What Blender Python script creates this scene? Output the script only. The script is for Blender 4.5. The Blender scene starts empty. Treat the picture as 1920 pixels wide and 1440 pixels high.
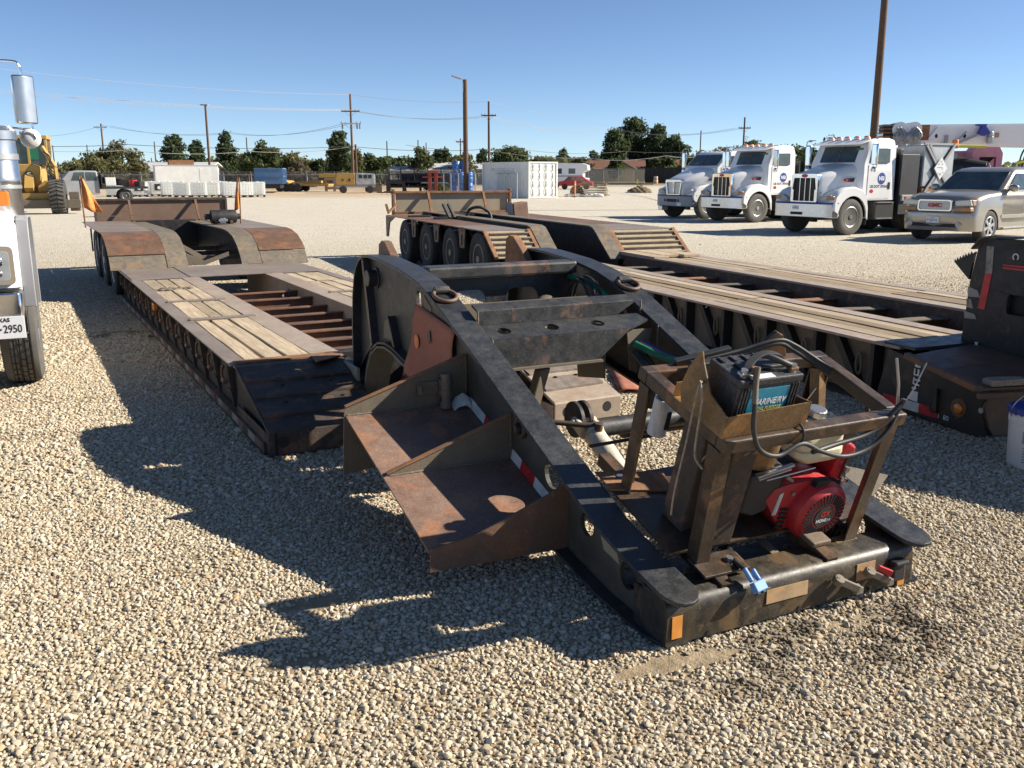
import bpy, bmesh, math, random
import numpy as np
from mathutils import Vector, Matrix, geometry
R = math.radians
random.seed(7)
rng = np.random.default_rng(7)
S = bpy.context.scene
COL = S.collection

# ------------------------------------------------------------------ camera, sky, sun, exposure
cam_d = bpy.data.cameras.new("camera")
cam = bpy.data.objects.new("camera", cam_d)
COL.objects.link(cam)
cam_d.sensor_width = 36.0
cam_d.lens = 36.0 * 1718.0 / 1920.0
cam_d.clip_start = 0.05
cam_d.clip_end = 6000.0
cam.location = (0.0, 0.0, 1.75)
cam.rotation_euler = (R(90.0 - 12.95), 0.0, 0.0)
S.camera = cam

SUN_AZ, SUN_EL = R(83.5), R(31.5)
world = bpy.data.worlds.new("World")
S.world = world
world.use_nodes = True
wn = world.node_tree
wn.nodes.clear()
sky_n = wn.nodes.new("ShaderNodeTexSky")
sky_n.sky_type = 'NISHITA'
sky_n.sun_disc = False
sky_n.sun_elevation = SUN_EL
sky_n.sun_rotation = SUN_AZ
sky_n.altitude = 880.0
sky_n.air_density = 0.6
sky_n.dust_density = 0.12
sky_n.ozone_density = 3.0
bg_n = wn.nodes.new("ShaderNodeBackground")
bg_n.inputs["Strength"].default_value = 0.074
out_n = wn.nodes.new("ShaderNodeOutputWorld")
wn.links.new(sky_n.outputs[0], bg_n.inputs[0])
wn.links.new(bg_n.outputs[0], out_n.inputs[0])

sun_d = bpy.data.lights.new("sun", 'SUN')
sun_d.energy = 4.9
sun_d.angle = R(0.53)
sun_d.color = (1.0, 0.92, 0.79)
sun = bpy.data.objects.new("sun", sun_d)
COL.objects.link(sun)
sun.location = (30, 5, 30)
sdir = Vector((math.sin(SUN_AZ) * math.cos(SUN_EL), math.cos(SUN_AZ) * math.cos(SUN_EL), math.sin(SUN_EL)))
sun.rotation_euler = sdir.to_track_quat('Z', 'Y').to_euler()

S.view_settings.view_transform = 'Standard'
S.view_settings.look = 'None'
S.view_settings.exposure = 0.95
S.view_settings.gamma = 1.0
S.view_settings.use_curve_mapping = False
S.render.engine = 'CYCLES'
S.cycles.use_denoising = True
S.cycles.max_bounces = 6
S.cycles.diffuse_bounces = 3
S.cycles.glossy_bounces = 3
S.cycles.transmission_bounces = 4
S.cycles.transparent_max_bounces = 8
S.cycles.caustics_reflective = False
S.cycles.caustics_refractive = False

# ------------------------------------------------------------------ materials
def new_mat(name):
    m = bpy.data.materials.new(name)
    m.use_nodes = True
    nt = m.node_tree
    b = nt.nodes["Principled BSDF"]
    return m, nt, b

def node(nt, t, **kw):
    n = nt.nodes.new(t)
    for k, v in kw.items():
        setattr(n, k, v)
    return n

def noise(nt, vec, scale, detail=4.0, rough=0.55, dist=0.0):
    n = node(nt, "ShaderNodeTexNoise")
    n.inputs["Scale"].default_value = scale
    n.inputs["Detail"].default_value = detail
    n.inputs["Roughness"].default_value = rough
    n.inputs["Distortion"].default_value = dist
    if vec is not None:
        nt.links.new(vec, n.inputs["Vector"])
    return n.outputs["Fac"]

def ramp(nt, fac, stops, interp='LINEAR'):
    n = node(nt, "ShaderNodeValToRGB")
    cr = n.color_ramp
    cr.interpolation = interp
    while len(cr.elements) > len(stops):
        cr.elements.remove(cr.elements[-1])
    while len(cr.elements) < len(stops):
        cr.elements.new(1.0)
    for e, (p, c) in zip(cr.elements, stops):
        e.position = p
        e.color = (*c, 1.0) if len(c) == 3 else c
    nt.links.new(fac, n.inputs[0])
    return n.outputs[0]

def mix(nt, fac, a, b, mode='MIX'):
    n = node(nt, "ShaderNodeMix", data_type='RGBA', blend_type=mode)
    for i, v in ((0, fac), (6, a), (7, b)):
        if isinstance(v, bpy.types.NodeSocket):
            nt.links.new(v, n.inputs[i])
        elif i == 0:
            n.inputs[0].default_value = v
        else:
            n.inputs[i].default_value = (*v, 1.0)
    return n.outputs[2]

def objvec(nt, scale=(1, 1, 1), loc=(0, 0, 0)):
    tc = node(nt, "ShaderNodeTexCoord")
    mp = node(nt, "ShaderNodeMapping")
    mp.inputs["Scale"].default_value = scale
    mp.inputs["Location"].default_value = loc
    nt.links.new(tc.outputs["Object"], mp.inputs["Vector"])
    return mp.outputs[0]

def bump(nt, b, h, strength=0.3, dist=0.01):
    n = node(nt, "ShaderNodeBump")
    n.inputs["Strength"].default_value = strength
    n.inputs["Distance"].default_value = dist
    nt.links.new(h, n.inputs["Height"])
    nt.links.new(n.outputs[0], b.inputs["Normal"])

def plain(name, col, rough=0.5, metal=0.0, var=0.12, scale=3.0, spec=0.5, coat=0.0):
    m, nt, b = new_mat(name)
    v = objvec(nt)
    f = noise(nt, v, scale, 5)
    lo = tuple(max(0, c * (1 - var)) for c in col)
    hi = tuple(min(1, c * (1 + var)) for c in col)
    nt.links.new(ramp(nt, f, [(0.3, lo), (0.7, hi)]), b.inputs["Base Color"])
    b.inputs["Roughness"].default_value = rough
    b.inputs["Metallic"].default_value = metal
    b.inputs["Specular IOR Level"].default_value = spec
    b.inputs["Coat Weight"].default_value = coat
    b.inputs["Coat Roughness"].default_value = 0.08
    return m

def worn(name, base, rust, dust, rust_amt=0.4, dust_amt=0.4, scale=6.0, rough=0.55, fine=60.0, loc=(0, 0, 0), metal=0.0, bumpk=0.25):
    """paint with patches of rust, a film of dust and scuffed grain"""
    m, nt, b = new_mat(name)
    v = objvec(nt, loc=loc)
    n1 = noise(nt, v, scale, 8, 0.65, 0.4)
    n2 = noise(nt, v, scale * 0.35, 6, 0.6)
    n3 = noise(nt, v, fine, 4, 0.7)
    n4 = noise(nt, v, scale * 3.1, 8, 0.7)
    r1 = 0.66 - 0.30 * rust_amt
    d1 = 0.66 - 0.30 * dust_amt
    fr = ramp(nt, n1, [(r1, (0, 0, 0)), (r1 + 0.03, (0.55, 0.55, 0.55)), (r1 + 0.13, (1, 1, 1))])
    n5 = noise(nt, v, fine * 2.2, 3, 0.8)
    nd = mix(nt, 0.5, mix(nt, 0.55, n2, n4), n5)
    fd = ramp(nt, nd, [(d1 - 0.12, (0, 0, 0)), (d1 + 0.02, (0.5, 0.5, 0.5)), (d1 + 0.11, (0.95, 0.95, 0.95))])
    rust2 = tuple(c * 0.45 for c in rust)
    rc = mix(nt, n3, rust2, tuple(min(1, c * 1.5) for c in rust))
    bc = mix(nt, n2, tuple(c * 0.75 for c in base), tuple(min(1, c * 1.3) for c in base))
    c1 = mix(nt, fr, bc, rc)
    c2 = mix(nt, fd, c1, dust)
    sp = ramp(nt, n3, [(0.66, (0, 0, 0)), (0.74, (0.35, 0.35, 0.35))])
    c3 = mix(nt, sp, c2, tuple(min(1, c * 1.4) for c in dust))
    # chipped flecks and run-off streaks
    nch = noise(nt, v, scale * 7.0, 6, 0.75, 0.3)
    chip = ramp(nt, nch, [(0.655 - 0.06 * max(0, rust_amt), (0, 0, 0)), (0.675 - 0.06 * max(0, rust_amt), (0.75, 0.75, 0.75))])
    c3 = mix(nt, chip, c3, mix(nt, n1, rust2, tuple(min(1, c * 1.8) for c in dust)))
    mpz = node(nt, "ShaderNodeMapping")
    mpz.inputs["Scale"].default_value = (13, 13, 0.9)
    nt.links.new(v, mpz.inputs["Vector"])
    nst = noise(nt, mpz.outputs[0], 1.0, 5, 0.65)
    stk = ramp(nt, nst, [(0.54, (0, 0, 0)), (0.72, (0.55, 0.55, 0.55))])
    c3 = mix(nt, stk, c3, mix(nt, 0.5, rust2, tuple(c * 0.8 for c in dust)))
    nt.links.new(c3, b.inputs["Base Color"])
    rr = ramp(nt, n4, [(0.3, (rough - 0.12,) * 3), (0.7, (min(1, rough + 0.25),) * 3)])
    nt.links.new(rr, b.inputs["Roughness"])
    b.inputs["Metallic"].default_value = metal
    bump(nt, b, mix(nt, 0.5, n3, n1), bumpk, 0.004)
    return m

def wood_mat(name, light, dark, axis=1, loc=(0, 0, 0)):
    m, nt, b = new_mat(name)
    sc = [26, 26, 26]
    sc[axis] = 1.1
    oi = node(nt, "ShaderNodeObjectInfo")
    v0 = objvec(nt)
    va = node(nt, "ShaderNodeVectorMath", operation='ADD')
    cx = node(nt, "ShaderNodeCombineXYZ")
    mu = node(nt, "ShaderNodeMath", operation='MULTIPLY')
    mu.inputs[1].default_value = 37.0
    nt.links.new(oi.outputs["Random"], mu.inputs[0])
    for i in range(3):
        nt.links.new(mu.outputs[0], cx.inputs[i])
    nt.links.new(v0, va.inputs[0])
    nt.links.new(cx.outputs[0], va.inputs[1])
    mp = node(nt, "ShaderNodeMapping")
    mp.inputs["Scale"].default_value = sc
    nt.links.new(va.outputs[0], mp.inputs["Vector"])
    g = noise(nt, mp.outputs[0], 1.6, 8, 0.68, 0.9)
    p = noise(nt, va.outputs[0], 2.3, 5, 0.6)
    fine = noise(nt, mp.outputs[0], 5.0, 4, 0.7)
    c = ramp(nt, g, [(0.28, dark), (0.46, tuple((a + b2) / 2 for a, b2 in zip(light, dark))), (0.62, light)])
    c = mix(nt, ramp(nt, p, [(0.4, (0, 0, 0)), (0.75, (0.75, 0.75, 0.75))]), c, tuple(x * 0.62 for x in light))
    hsv = node(nt, "ShaderNodeHueSaturation")
    mr = node(nt, "ShaderNodeMapRange")
    mr.inputs[3].default_value = 0.78
    mr.inputs[4].default_value = 1.18
    nt.links.new(oi.outputs["Random"], mr.inputs[0])
    nt.links.new(mr.outputs[0], hsv.inputs["Value"])
    nt.links.new(c, hsv.inputs["Color"])
    nt.links.new(hsv.outputs[0], b.inputs["Base Color"])
    b.inputs["Roughness"].default_value = 0.85
    b.inputs["Specular IOR Level"].default_value = 0.25
    bump(nt, b, mix(nt, 0.5, g, fine), 0.7, 0.006)
    return m

M = {}
M['black'] = worn('black_painted_steel', (0.012, 0.013, 0.015), (0.10, 0.055, 0.03), (0.075, 0.078, 0.08), -0.05, 0.42, 5.0, 0.36)
M['black_dark'] = worn('grimy_black_steel', (0.012, 0.012, 0.013), (0.08, 0.045, 0.028), (0.06, 0.056, 0.05), 0.22, 0.25, 5.0, 0.5)
M['black_edge'] = worn('rubbed_black_steel', (0.013, 0.014, 0.016), (0.19, 0.085, 0.04), (0.085, 0.085, 0.08), 0.27, 0.42, 4.0, 0.4)
M['black_dusty'] = worn('dusty_black_web', (0.034, 0.032, 0.028), (0.10, 0.06, 0.035), (0.11, 0.098, 0.075), 0.1, 0.5, 4.0, 0.5)
M['tan_bright'] = worn('mud_coated_steel', (0.19, 0.155, 0.105), (0.2, 0.12, 0.06), (0.3, 0.25, 0.175), 0.25, 0.5, 5.0, 0.75)
M['bumper'] = worn('scraped_black_bumper', (0.014, 0.014, 0.014), (0.15, 0.095, 0.045), (0.11, 0.085, 0.05), 0.36, 0.38, 5.0, 0.36)
M['brown'] = worn('brown_weathered_steel', (0.125, 0.066, 0.04), (0.22, 0.095, 0.042), (0.2, 0.145, 0.105), 0.5, 0.28, 3.5, 0.55)
M['brown_dark'] = worn('dark_brown_steel', (0.052, 0.037, 0.028), (0.16, 0.085, 0.05), (0.1, 0.085, 0.07), 0.45, 0.2, 7.0, 0.6)
M['deck_steel'] = worn('scuffed_deck_steel', (0.15, 0.115, 0.095), (0.26, 0.125, 0.055), (0.3, 0.26, 0.22), 0.22, 0.5, 5.0, 0.5, bumpk=0.35)
M['rust'] = worn('orange_rust', (0.2, 0.09, 0.04), (0.34, 0.15, 0.05), (0.24, 0.16, 0.11), 0.6, 0.3, 8.0, 0.8)
M['deck_tan'] = worn('worn_deck_flange', (0.27, 0.2, 0.15), (0.30, 0.16, 0.08), (0.42, 0.36, 0.29), 0.32, 0.5, 4.0, 0.5, bumpk=0.35)
M['rust_light'] = worn('mottled_tray_rust', (0.15, 0.078, 0.052), (0.30, 0.125, 0.055), (0.30, 0.225, 0.175), 0.5, 0.35, 5.0, 0.55)  # mottled rust with a thin dust film, for tray and well floor plates
M['tan_dirt'] = worn('dusty_tan_steel', (0.115, 0.094, 0.068), (0.15, 0.085, 0.05), (0.21, 0.175, 0.125), 0.38, 0.45, 5.0, 0.65)
M['oily'] = worn('oily_brown_frame', (0.042, 0.027, 0.018), (0.15, 0.075, 0.036), (0.14, 0.1, 0.06), 0.42, 0.22, 5.0, 0.36)
M['oily_tan'] = worn('oily_tray_steel', (0.11, 0.058, 0.022), (0.26, 0.12, 0.035), (0.27, 0.19, 0.09), 0.5, 0.28, 7.0, 0.42)
M['fender_mix'] = worn('flaking_fender_paint', (0.06, 0.06, 0.06), (0.2, 0.12, 0.065), (0.26, 0.21, 0.14), 0.42, 0.55, 5.0, 0.55, fine=90)
M['slope_tan'] = worn('bleached_ribbed_steel', (0.3, 0.24, 0.155), (0.28, 0.14, 0.06), (0.42, 0.36, 0.25), 0.45, 0.5, 9.0, 0.65)
M['panel_tan'] = worn('tan_tail_panel', (0.30, 0.25, 0.17), (0.2, 0.12, 0.07), (0.36, 0.31, 0.23), 0.05, 0.2, 3.0, 0.5)
M['panel_brown'] = worn('brown_tail_panel', (0.17, 0.105, 0.07), (0.2, 0.11, 0.06), (0.22, 0.16, 0.12), 0.1, 0.15, 3.0, 0.5)
M['flap'] = worn('faded_rust_red_flap', (0.36, 0.12, 0.065), (0.42, 0.16, 0.09), (0.46, 0.26, 0.19), 0.3, 0.25, 6.0, 0.85, fine=120)
M['wood'] = wood_mat('weathered_plank', (0.55, 0.445, 0.315), (0.22, 0.165, 0.11), 1)
M['wood_dark'] = wood_mat('stained_plank', (0.42, 0.32, 0.21), (0.11, 0.08, 0.052), 1)
M['rubber'] = worn('dusty_tyre_rubber', (0.022, 0.022, 0.022), (0.03, 0.028, 0.025), (0.1, 0.09, 0.075), 0.2, 0.4, 9.0, 0.8)
M['rubber_grey'] = worn('grey_worn_tyre', (0.07, 0.068, 0.064), (0.05, 0.05, 0.045), (0.15, 0.14, 0.12), 0.2, 0.5, 9.0, 0.85)
M['hose'] = plain('black_hose', (0.03, 0.03, 0.031), 0.55, 0, 0.3, 20)
M['hose_green'] = plain('green_hose', (0.015, 0.16, 0.08), 0.5, 0, 0.2, 20)
M['hose_pink'] = plain('pink_hose', (0.5, 0.16, 0.15), 0.5, 0, 0.2, 20)
M['hose_blue'] = plain('blue_hose', (0.03, 0.06, 0.3), 0.5, 0, 0.2, 20)
M['rope'] = plain('frayed_grey_cord', (0.3, 0.25, 0.18), 0.9, 0, 0.3, 40)
M['white_paint'] = plain('white_vehicle_paint', (0.78, 0.78, 0.77), 0.3, 0, 0.03, 2, 0.5, 0.6)
M['white_dirty'] = worn('dusty_white_paint', (0.72, 0.71, 0.68), (0.3, 0.2, 0.1), (0.5, 0.46, 0.4), 0.05, 0.25, 3.0, 0.45)
M['cream'] = worn('cream_cylinder_paint', (0.66, 0.6, 0.47), (0.2, 0.1, 0.05), (0.4, 0.34, 0.25), 0.15, 0.25, 12.0, 0.5)
M['chrome'] = plain('chrome', (0.75, 0.76, 0.78), 0.12, 1.0, 0.04)
M['steel'] = plain('dull_bare_steel', (0.42, 0.42, 0.43), 0.38, 0.9, 0.12, 8)
M['alu'] = plain('brushed_aluminium', (0.6, 0.6, 0.6), 0.28, 1.0, 0.08, 12)
M['galv'] = plain('galvanised_pipe', (0.42, 0.43, 0.43), 0.45, 0.7, 0.1, 8)
M['grey'] = plain('grey_moulding', (0.3, 0.3, 0.31), 0.5, 0, 0.08)
M['dark'] = plain('dark_cavity', (0.015, 0.015, 0.016), 0.7, 0, 0.2)
M['trim'] = plain('black_trim', (0.025, 0.025, 0.026), 0.5, 0, 0.2)
M['amber'] = plain('amber_lens', (0.7, 0.2, 0.02), 0.25, 0, 0.1, 8, 0.5, 0.5)
M['orange'] = plain('orange_reflector', (0.62, 0.25, 0.05), 0.45, 0, 0.2, 14)
M['orange_worn'] = worn('peeling_orange_tape', (0.45, 0.24, 0.1), (0.3, 0.18, 0.09), (0.4, 0.3, 0.18), 0.5, 0.5, 14.0, 0.7)
M['orange_dot'] = plain('orange_paint_dot', (0.8, 0.25, 0.09), 0.7, 0, 0.1)
M['red_paint'] = worn('red_engine_paint', (0.40, 0.018, 0.026), (0.2, 0.02, 0.02), (0.36, 0.16, 0.12), 0.1, 0.1, 9.0, 0.42, bumpk=0.05)
M['red'] = plain('red_plastic', (0.5, 0.03, 0.03), 0.45, 0, 0.15, 10)
M['red_tape'] = plain('red_reflective_tape', (0.5, 0.025, 0.03), 0.4, 0, 0.25, 15)
M['white_tape'] = plain('white_reflective_tape', (0.6, 0.6, 0.56), 0.4, 0, 0.25, 15)
M['tank_plastic'] = worn('yellowed_fuel_tank', (0.62, 0.58, 0.42), (0.4, 0.33, 0.18), (0.5, 0.45, 0.32), 0.15, 0.3, 10.0, 0.45)
M['blue_plug'] = plain('blue_connector', (0.10, 0.26, 0.56), 0.55, 0, 0.1)
M['battery'] = worn('black_battery_case', (0.02, 0.021, 0.024), (0.05, 0.05, 0.05), (0.14, 0.14, 0.14), 0.1, 0.25, 14.0, 0.45)
M['label_blue'] = worn('teal_battery_label', (0.02, 0.22, 0.34), (0.02, 0.14, 0.24), (0.2, 0.3, 0.34), 0.4, 0.1, 9.0, 0.4)
M['red_tape_dirty'] = worn('grimy_red_tape', (0.22, 0.04, 0.035), (0.1, 0.06, 0.045), (0.2, 0.15, 0.12), 0.5, 0.5, 9.0, 0.6)
M['white_tape_dirty'] = worn('grimy_white_tape', (0.34, 0.32, 0.28), (0.14, 0.11, 0.085), (0.25, 0.2, 0.15), 0.5, 0.4, 9.0, 0.6)
M['text_white'] = plain('white_lettering', (0.75, 0.75, 0.74), 0.5, 0, 0.05)
M['text_black'] = plain('black_lettering', (0.02, 0.02, 0.02), 0.5, 0, 0.05)
M['text_yellow'] = plain('yellow_lettering', (0.7, 0.6, 0.08), 0.5, 0, 0.05)
M['text_blue'] = plain('blue_logo', (0.03, 0.05, 0.28), 0.45, 0, 0.05)
M['text_red'] = plain('red_logo', (0.42, 0.03, 0.03), 0.4, 0, 0.05)
M['plate_white'] = plain('licence_plate_white', (0.72, 0.73, 0.74), 0.35, 0, 0.04)
M['yellow'] = worn('yellow_machine_paint', (0.46, 0.27, 0.045), (0.16, 0.09, 0.045), (0.34, 0.26, 0.16), 0.2, 0.35, 3.0, 0.55)
M['amber_dull'] = plain('dull_amber_lens', (0.36, 0.17, 0.06), 0.3, 0, 0.1, 8, 0.5, 0.3)
M['lamp_pale'] = plain('pale_lamp_cluster', (0.5, 0.5, 0.46), 0.15, 0.2, 0.12, 14, 0.5, 0.6)
M['pink'] = plain('pink_machine_paint', (0.72, 0.30, 0.36), 0.45, 0, 0.1)
M['blue_bin'] = worn('blue_bin_paint', (0.05, 0.17, 0.36), (0.2, 0.12, 0.07), (0.22, 0.27, 0.34), 0.1, 0.3, 1.2, 0.55)
M['barrel_blue'] = plain('blue_barrel', (0.04, 0.16, 0.48), 0.45, 0, 0.15)
M['suv'] = plain('pewter_metallic_paint', (0.37, 0.335, 0.285), 0.26, 0.5, 0.05, 2, 0.5, 0.6)
M['orange_flag'] = plain('orange_flag_cloth', (0.75, 0.27, 0.07), 0.85, 0, 0.15, 6)
M['pole_wood'] = wood_mat('weathered_pole', (0.2, 0.125, 0.08), (0.07, 0.043, 0.028), 2)
M['pallet'] = wood_mat('pallet_board', (0.42, 0.33, 0.22), (0.16, 0.11, 0.07), 0)
M['ibc_plastic'] = plain('translucent_white_tank', (0.86, 0.87, 0.85), 0.4, 0, 0.04, 3)
_n = M['ibc_plastic'].node_tree
_t = _n.nodes.new('ShaderNodeBsdfTranslucent'); _t.inputs[0].default_value = (0.9, 0.91, 0.88, 1)
_m = _n.nodes.new('ShaderNodeMixShader'); _m.inputs[0].default_value = 0.45
_n.links.new(_n.nodes['Principled BSDF'].outputs[0], _m.inputs[1]); _n.links.new(_t.outputs[0], _m.inputs[2]); _n.links.new(_m.outputs[0], _n.nodes['Material Output'].inputs[0])
M['container'] = plain('white_container_paint', (0.74, 0.74, 0.70), 0.45, 0, 0.06, 2)
M['concrete'] = plain('pale_grey_block', (0.4, 0.38, 0.34), 0.9, 0, 0.15)
M['roof_brown'] = worn('brown_shingle', (0.17, 0.075, 0.045), (0.12, 0.06, 0.035), (0.22, 0.11, 0.07), 0.4, 0.3, 1.0, 0.9)
M['roof_white'] = plain('pale_metal_roof', (0.55, 0.56, 0.55), 0.45, 0.0, 0.08)
M['wall_tan'] = plain('tan_house_wall', (0.45, 0.34, 0.17), 0.85, 0, 0.1)
M['wall_grey'] = plain('grey_shed_wall', (0.36, 0.36, 0.34), 0.8, 0, 0.1)
M['tarp'] = worn('brown_tarp', (0.16, 0.115, 0.06), (0.1, 0.07, 0.035), (0.22, 0.17, 0.1), 0.4, 0.3, 2.0, 0.9)
M['wire_light'] = plain('sunlit_wire', (0.55, 0.55, 0.55), 0.35, 0.6, 0.05)
M['wire_dark'] = plain('black_cable', (0.05, 0.05, 0.055), 0.6, 0, 0.05)
M['red_container'] = plain('dull_red_steel', (0.3, 0.06, 0.035), 0.6, 0, 0.2)

def glass_mat(name, col=(0.02, 0.027, 0.03), rough=0.06):
    m, nt, b = new_mat(name)
    f = noise(nt, objvec(nt), 3.0, 3)
    nt.links.new(ramp(nt, f, [(0.3, tuple(c * 0.7 for c in col)), (0.7, tuple(c * 1.4 for c in col))]), b.inputs["Base Color"])
    b.inputs["Roughness"].default_value = rough
    b.inputs["Specular IOR Level"].default_value = 0.7
    return m
M['glass'] = glass_mat('tinted_window_glass', (0.05, 0.07, 0.075))
M['glass_light'] = glass_mat('headlamp_glass', (0.35, 0.37, 0.38), 0.08)
M['mirror'] = plain('mirror_glass', (0.7, 0.74, 0.78), 0.05, 1.0, 0.02)

def foliage_mat(name, c0, c1, c2):
    m, nt, b = new_mat(name)
    geo = node(nt, "ShaderNodeNewGeometry")
    f = geo.outputs["Random Per Island"]
    n1 = noise(nt, objvec(nt), 0.9, 3)
    c = ramp(nt, f, [(0.0, c0), (0.5, c1), (1.0, c2)])
    c = mix(nt, ramp(nt, n1, [(0.35, (0, 0, 0)), (0.65, (0.55, 0.55, 0.55))]), c, tuple(x * 0.6 for x in c1))
    nt.links.new(c, b.inputs["Base Color"])
    b.inputs["Roughness"].default_value = 0.75
    b.inputs["Specular IOR Level"].default_value = 0.2
    tl = node(nt, "ShaderNodeBsdfTranslucent")
    nt.links.new(c, tl.inputs["Color"])
    ms = node(nt, "ShaderNodeMixShader")
    ms.inputs[0].default_value = 0.4
    out = nt.nodes["Material Output"]
    nt.links.new(b.outputs[0], ms.inputs[1])
    nt.links.new(tl.outputs[0], ms.inputs[2])
    nt.links.new(ms.outputs[0], out.inputs[0])
    return m
M['leaf_dark'] = foliage_mat('dark_conifer_needles', (0.05, 0.075, 0.034), (0.09, 0.122, 0.056), (0.15, 0.18, 0.085))
M['leaf_mid'] = foliage_mat('mid_green_leaves', (0.06, 0.085, 0.032), (0.11, 0.14, 0.055), (0.17, 0.195, 0.085))
M['leaf_olive'] = foliage_mat('olive_leaves', (0.09, 0.095, 0.04), (0.17, 0.17, 0.075), (0.26, 0.24, 0.12))
M['leaf_pale'] = foliage_mat('pale_green_leaves', (0.06, 0.075, 0.03), (0.12, 0.14, 0.06), (0.19, 0.2, 0.1))
M['twig'] = foliage_mat('bare_twigs', (0.1, 0.08, 0.055), (0.17, 0.14, 0.095), (0.25, 0.21, 0.15))
M['bark'] = plain('grey_brown_bark', (0.1, 0.075, 0.05), 0.9, 0, 0.3, 2)

# ------------------------------------------------------------------ mesh helpers
class MB:
    def __init__(self, M4=None):
        self.v = []
        self.f = []
        self.M4 = M4
    def _add(self, vs, fs):
        o = len(self.v)
        if self.M4 is not None:
            vs = [tuple(self.M4 @ Vector(p)) for p in vs]
        self.v += [tuple(p) for p in vs]
        self.f += [tuple(i + o for i in f) for f in fs]
        return self
    def box(self, x0, x1, y0, y1, z0, z1):
        vs = [(x, y, z) for x in (x0, x1) for y in (y0, y1) for z in (z0, z1)]
        return self._add(vs, [(0, 1, 3, 2), (4, 6, 7, 5), (0, 4, 5, 1), (2, 3, 7, 6), (0, 2, 6, 4), (1, 5, 7, 3)])
    def obox(self, c, d, rot=(0, 0, 0)):
        from mathutils import Euler
        m = Euler(rot).to_matrix()
        vs = [tuple(Vector(c) + m @ Vector((sx * d[0] / 2, sy * d[1] / 2, sz * d[2] / 2))) for sx in (-1, 1) for sy in (-1, 1) for sz in (-1, 1)]
        return self._add(vs, [(0, 1, 3, 2), (4, 6, 7, 5), (0, 4, 5, 1), (2, 3, 7, 6), (0, 2, 6, 4), (1, 5, 7, 3)])
    def bar(self, p0, p1, a, b, up=(0, 0, 1)):
        """rectangular bar a wide, b high from p0 to p1"""
        p0, p1 = Vector(p0), Vector(p1)
        d = (p1 - p0).normalized()
        u = Vector(up)
        x = d.cross(u)
        if x.length < 1e-4:
            x = d.cross(Vector((1, 0, 0)))
        x.normalize()
        z = x.cross(d)
        vs = []
        for p in (p0, p1):
            for sx, sz in ((-1, -1), (1, -1), (1, 1), (-1, 1)):
                vs.append(tuple(p + x * sx * a / 2 + z * sz * b / 2))
        return self._add(vs, [(0, 1, 2, 3), (7, 6, 5, 4), (0, 4, 5, 1), (1, 5, 6, 2), (2, 6, 7, 3), (3, 7, 4, 0)])
    def prism(self, pts, plane, a, b, holes=()):
        """2-D outline (with holes) in plane 'yz','xz' or 'xy', pushed from a to b along the third axis"""
        def to3(p, t):
            if plane == 'yz': return (t, p[0], p[1])
            if plane == 'xz': return (p[0], t, p[1])
            return (p[0], p[1], t)
        loops = [list(pts)] + [list(h) for h in holes]
        flat = [p for lp in loops for p in lp]
        n = len(flat)
        if holes:
            tris = geometry.tessellate_polygon([[Vector((p[0], p[1], 0)) for p in lp] for lp in loops])
        else:
            tris = geometry.tessellate_polygon([[Vector((p[0], p[1], 0)) for p in loops[0]]]) if len(pts) > 4 else [tuple(range(n))]
        vs = [to3(p, a) for p in flat] + [to3(p, b) for p in flat]
        fs = [tuple(t) for t in tris] + [tuple(i + n for i in reversed(t)) for t in tris]
        o = 0
        for lp in loops:
            k = len(lp)
            for i in range(k):
                j = (i + 1) % k
                fs.append((o + i, o + j, o + j + n, o + i + n))
            o += k
        return self._add(vs, fs)
    def ribbon(self, path, w0, w1, t, widths=None):
        """plate following a (y,z) path, between x=w0 and x=w1, thickness t below the path; widths = per-point half widths"""
        n = len(path)
        c = (w0 + w1) / 2
        h = (w1 - w0) / 2
        vs = []
        for i, (y, z) in enumerate(path):
            y0, z0 = path[max(0, i - 1)]
            y1, z1 = path[min(n - 1, i + 1)]
            d = Vector((y1 - y0, z1 - z0)).normalized()
            nx, nz = d.y, -d.x
            hw = h if widths is None else widths[i]
            for x in (c - hw, c + hw):
                vs.append((x, y, z))
            for x in (c - hw, c + hw):
                vs.append((x, y + nx * t, z + nz * t))
        fs = []
        for i in range(n - 1):
            a, b = 4 * i, 4 * (i + 1)
            fs += [(a, a + 1, b + 1, b), (a + 2, b + 2, b + 3, a + 3), (a, b, b + 2, a + 2), (a + 1, a + 3, b + 3, b + 1)]
        fs += [(0, 2, 3, 1), (4 * n - 4, 4 * n - 3, 4 * n - 1, 4 * n - 2)]
        return self._add(vs, fs)
    def tube(self, path, r, n=8, closed=False, cap=True):
        P = [Vector(p) for p in path]
        m = len(P)
        rs = r if isinstance(r, (list, tuple)) else [r] * m
        prev = None
        vs = []
        for i in range(m):
            if closed:
                d = (P[(i + 1) % m] - P[i - 1]).normalized()
            else:
                d = (P[min(m - 1, i + 1)] - P[max(0, i - 1)]).normalized()
            if prev is None:
                up = Vector((0, 0, 1)) if abs(d.z) < 0.9 else Vector((1, 0, 0))
                x = d.cross(up).normalized()
            else:
                x = (prev - d * prev.dot(d)).normalized()
            prev = x
            y = d.cross(x)
            for k in range(n):
                a = 2 * math.pi * k / n
                vs.append(tuple(P[i] + (x * math.cos(a) + y * math.sin(a)) * rs[i]))
        fs = []
        for i in range(m if closed else m - 1):
            a, b = i * n, ((i + 1) % m) * n
            for k in range(n):
                fs.append((a + k, a + (k + 1) % n, b + (k + 1) % n, b + k))
        if cap and not closed:
            fs.append(tuple(range(n - 1, -1, -1)))
            fs.append(tuple((m - 1) * n + k for k in range(n)))
        return self._add(vs, fs)
    def cyl(self, p0, p1, r0, r1=None, n=16, cap=True):
        return self.tube([p0, p1], [r0, r0 if r1 is None else r1], n, cap=cap)
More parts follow.
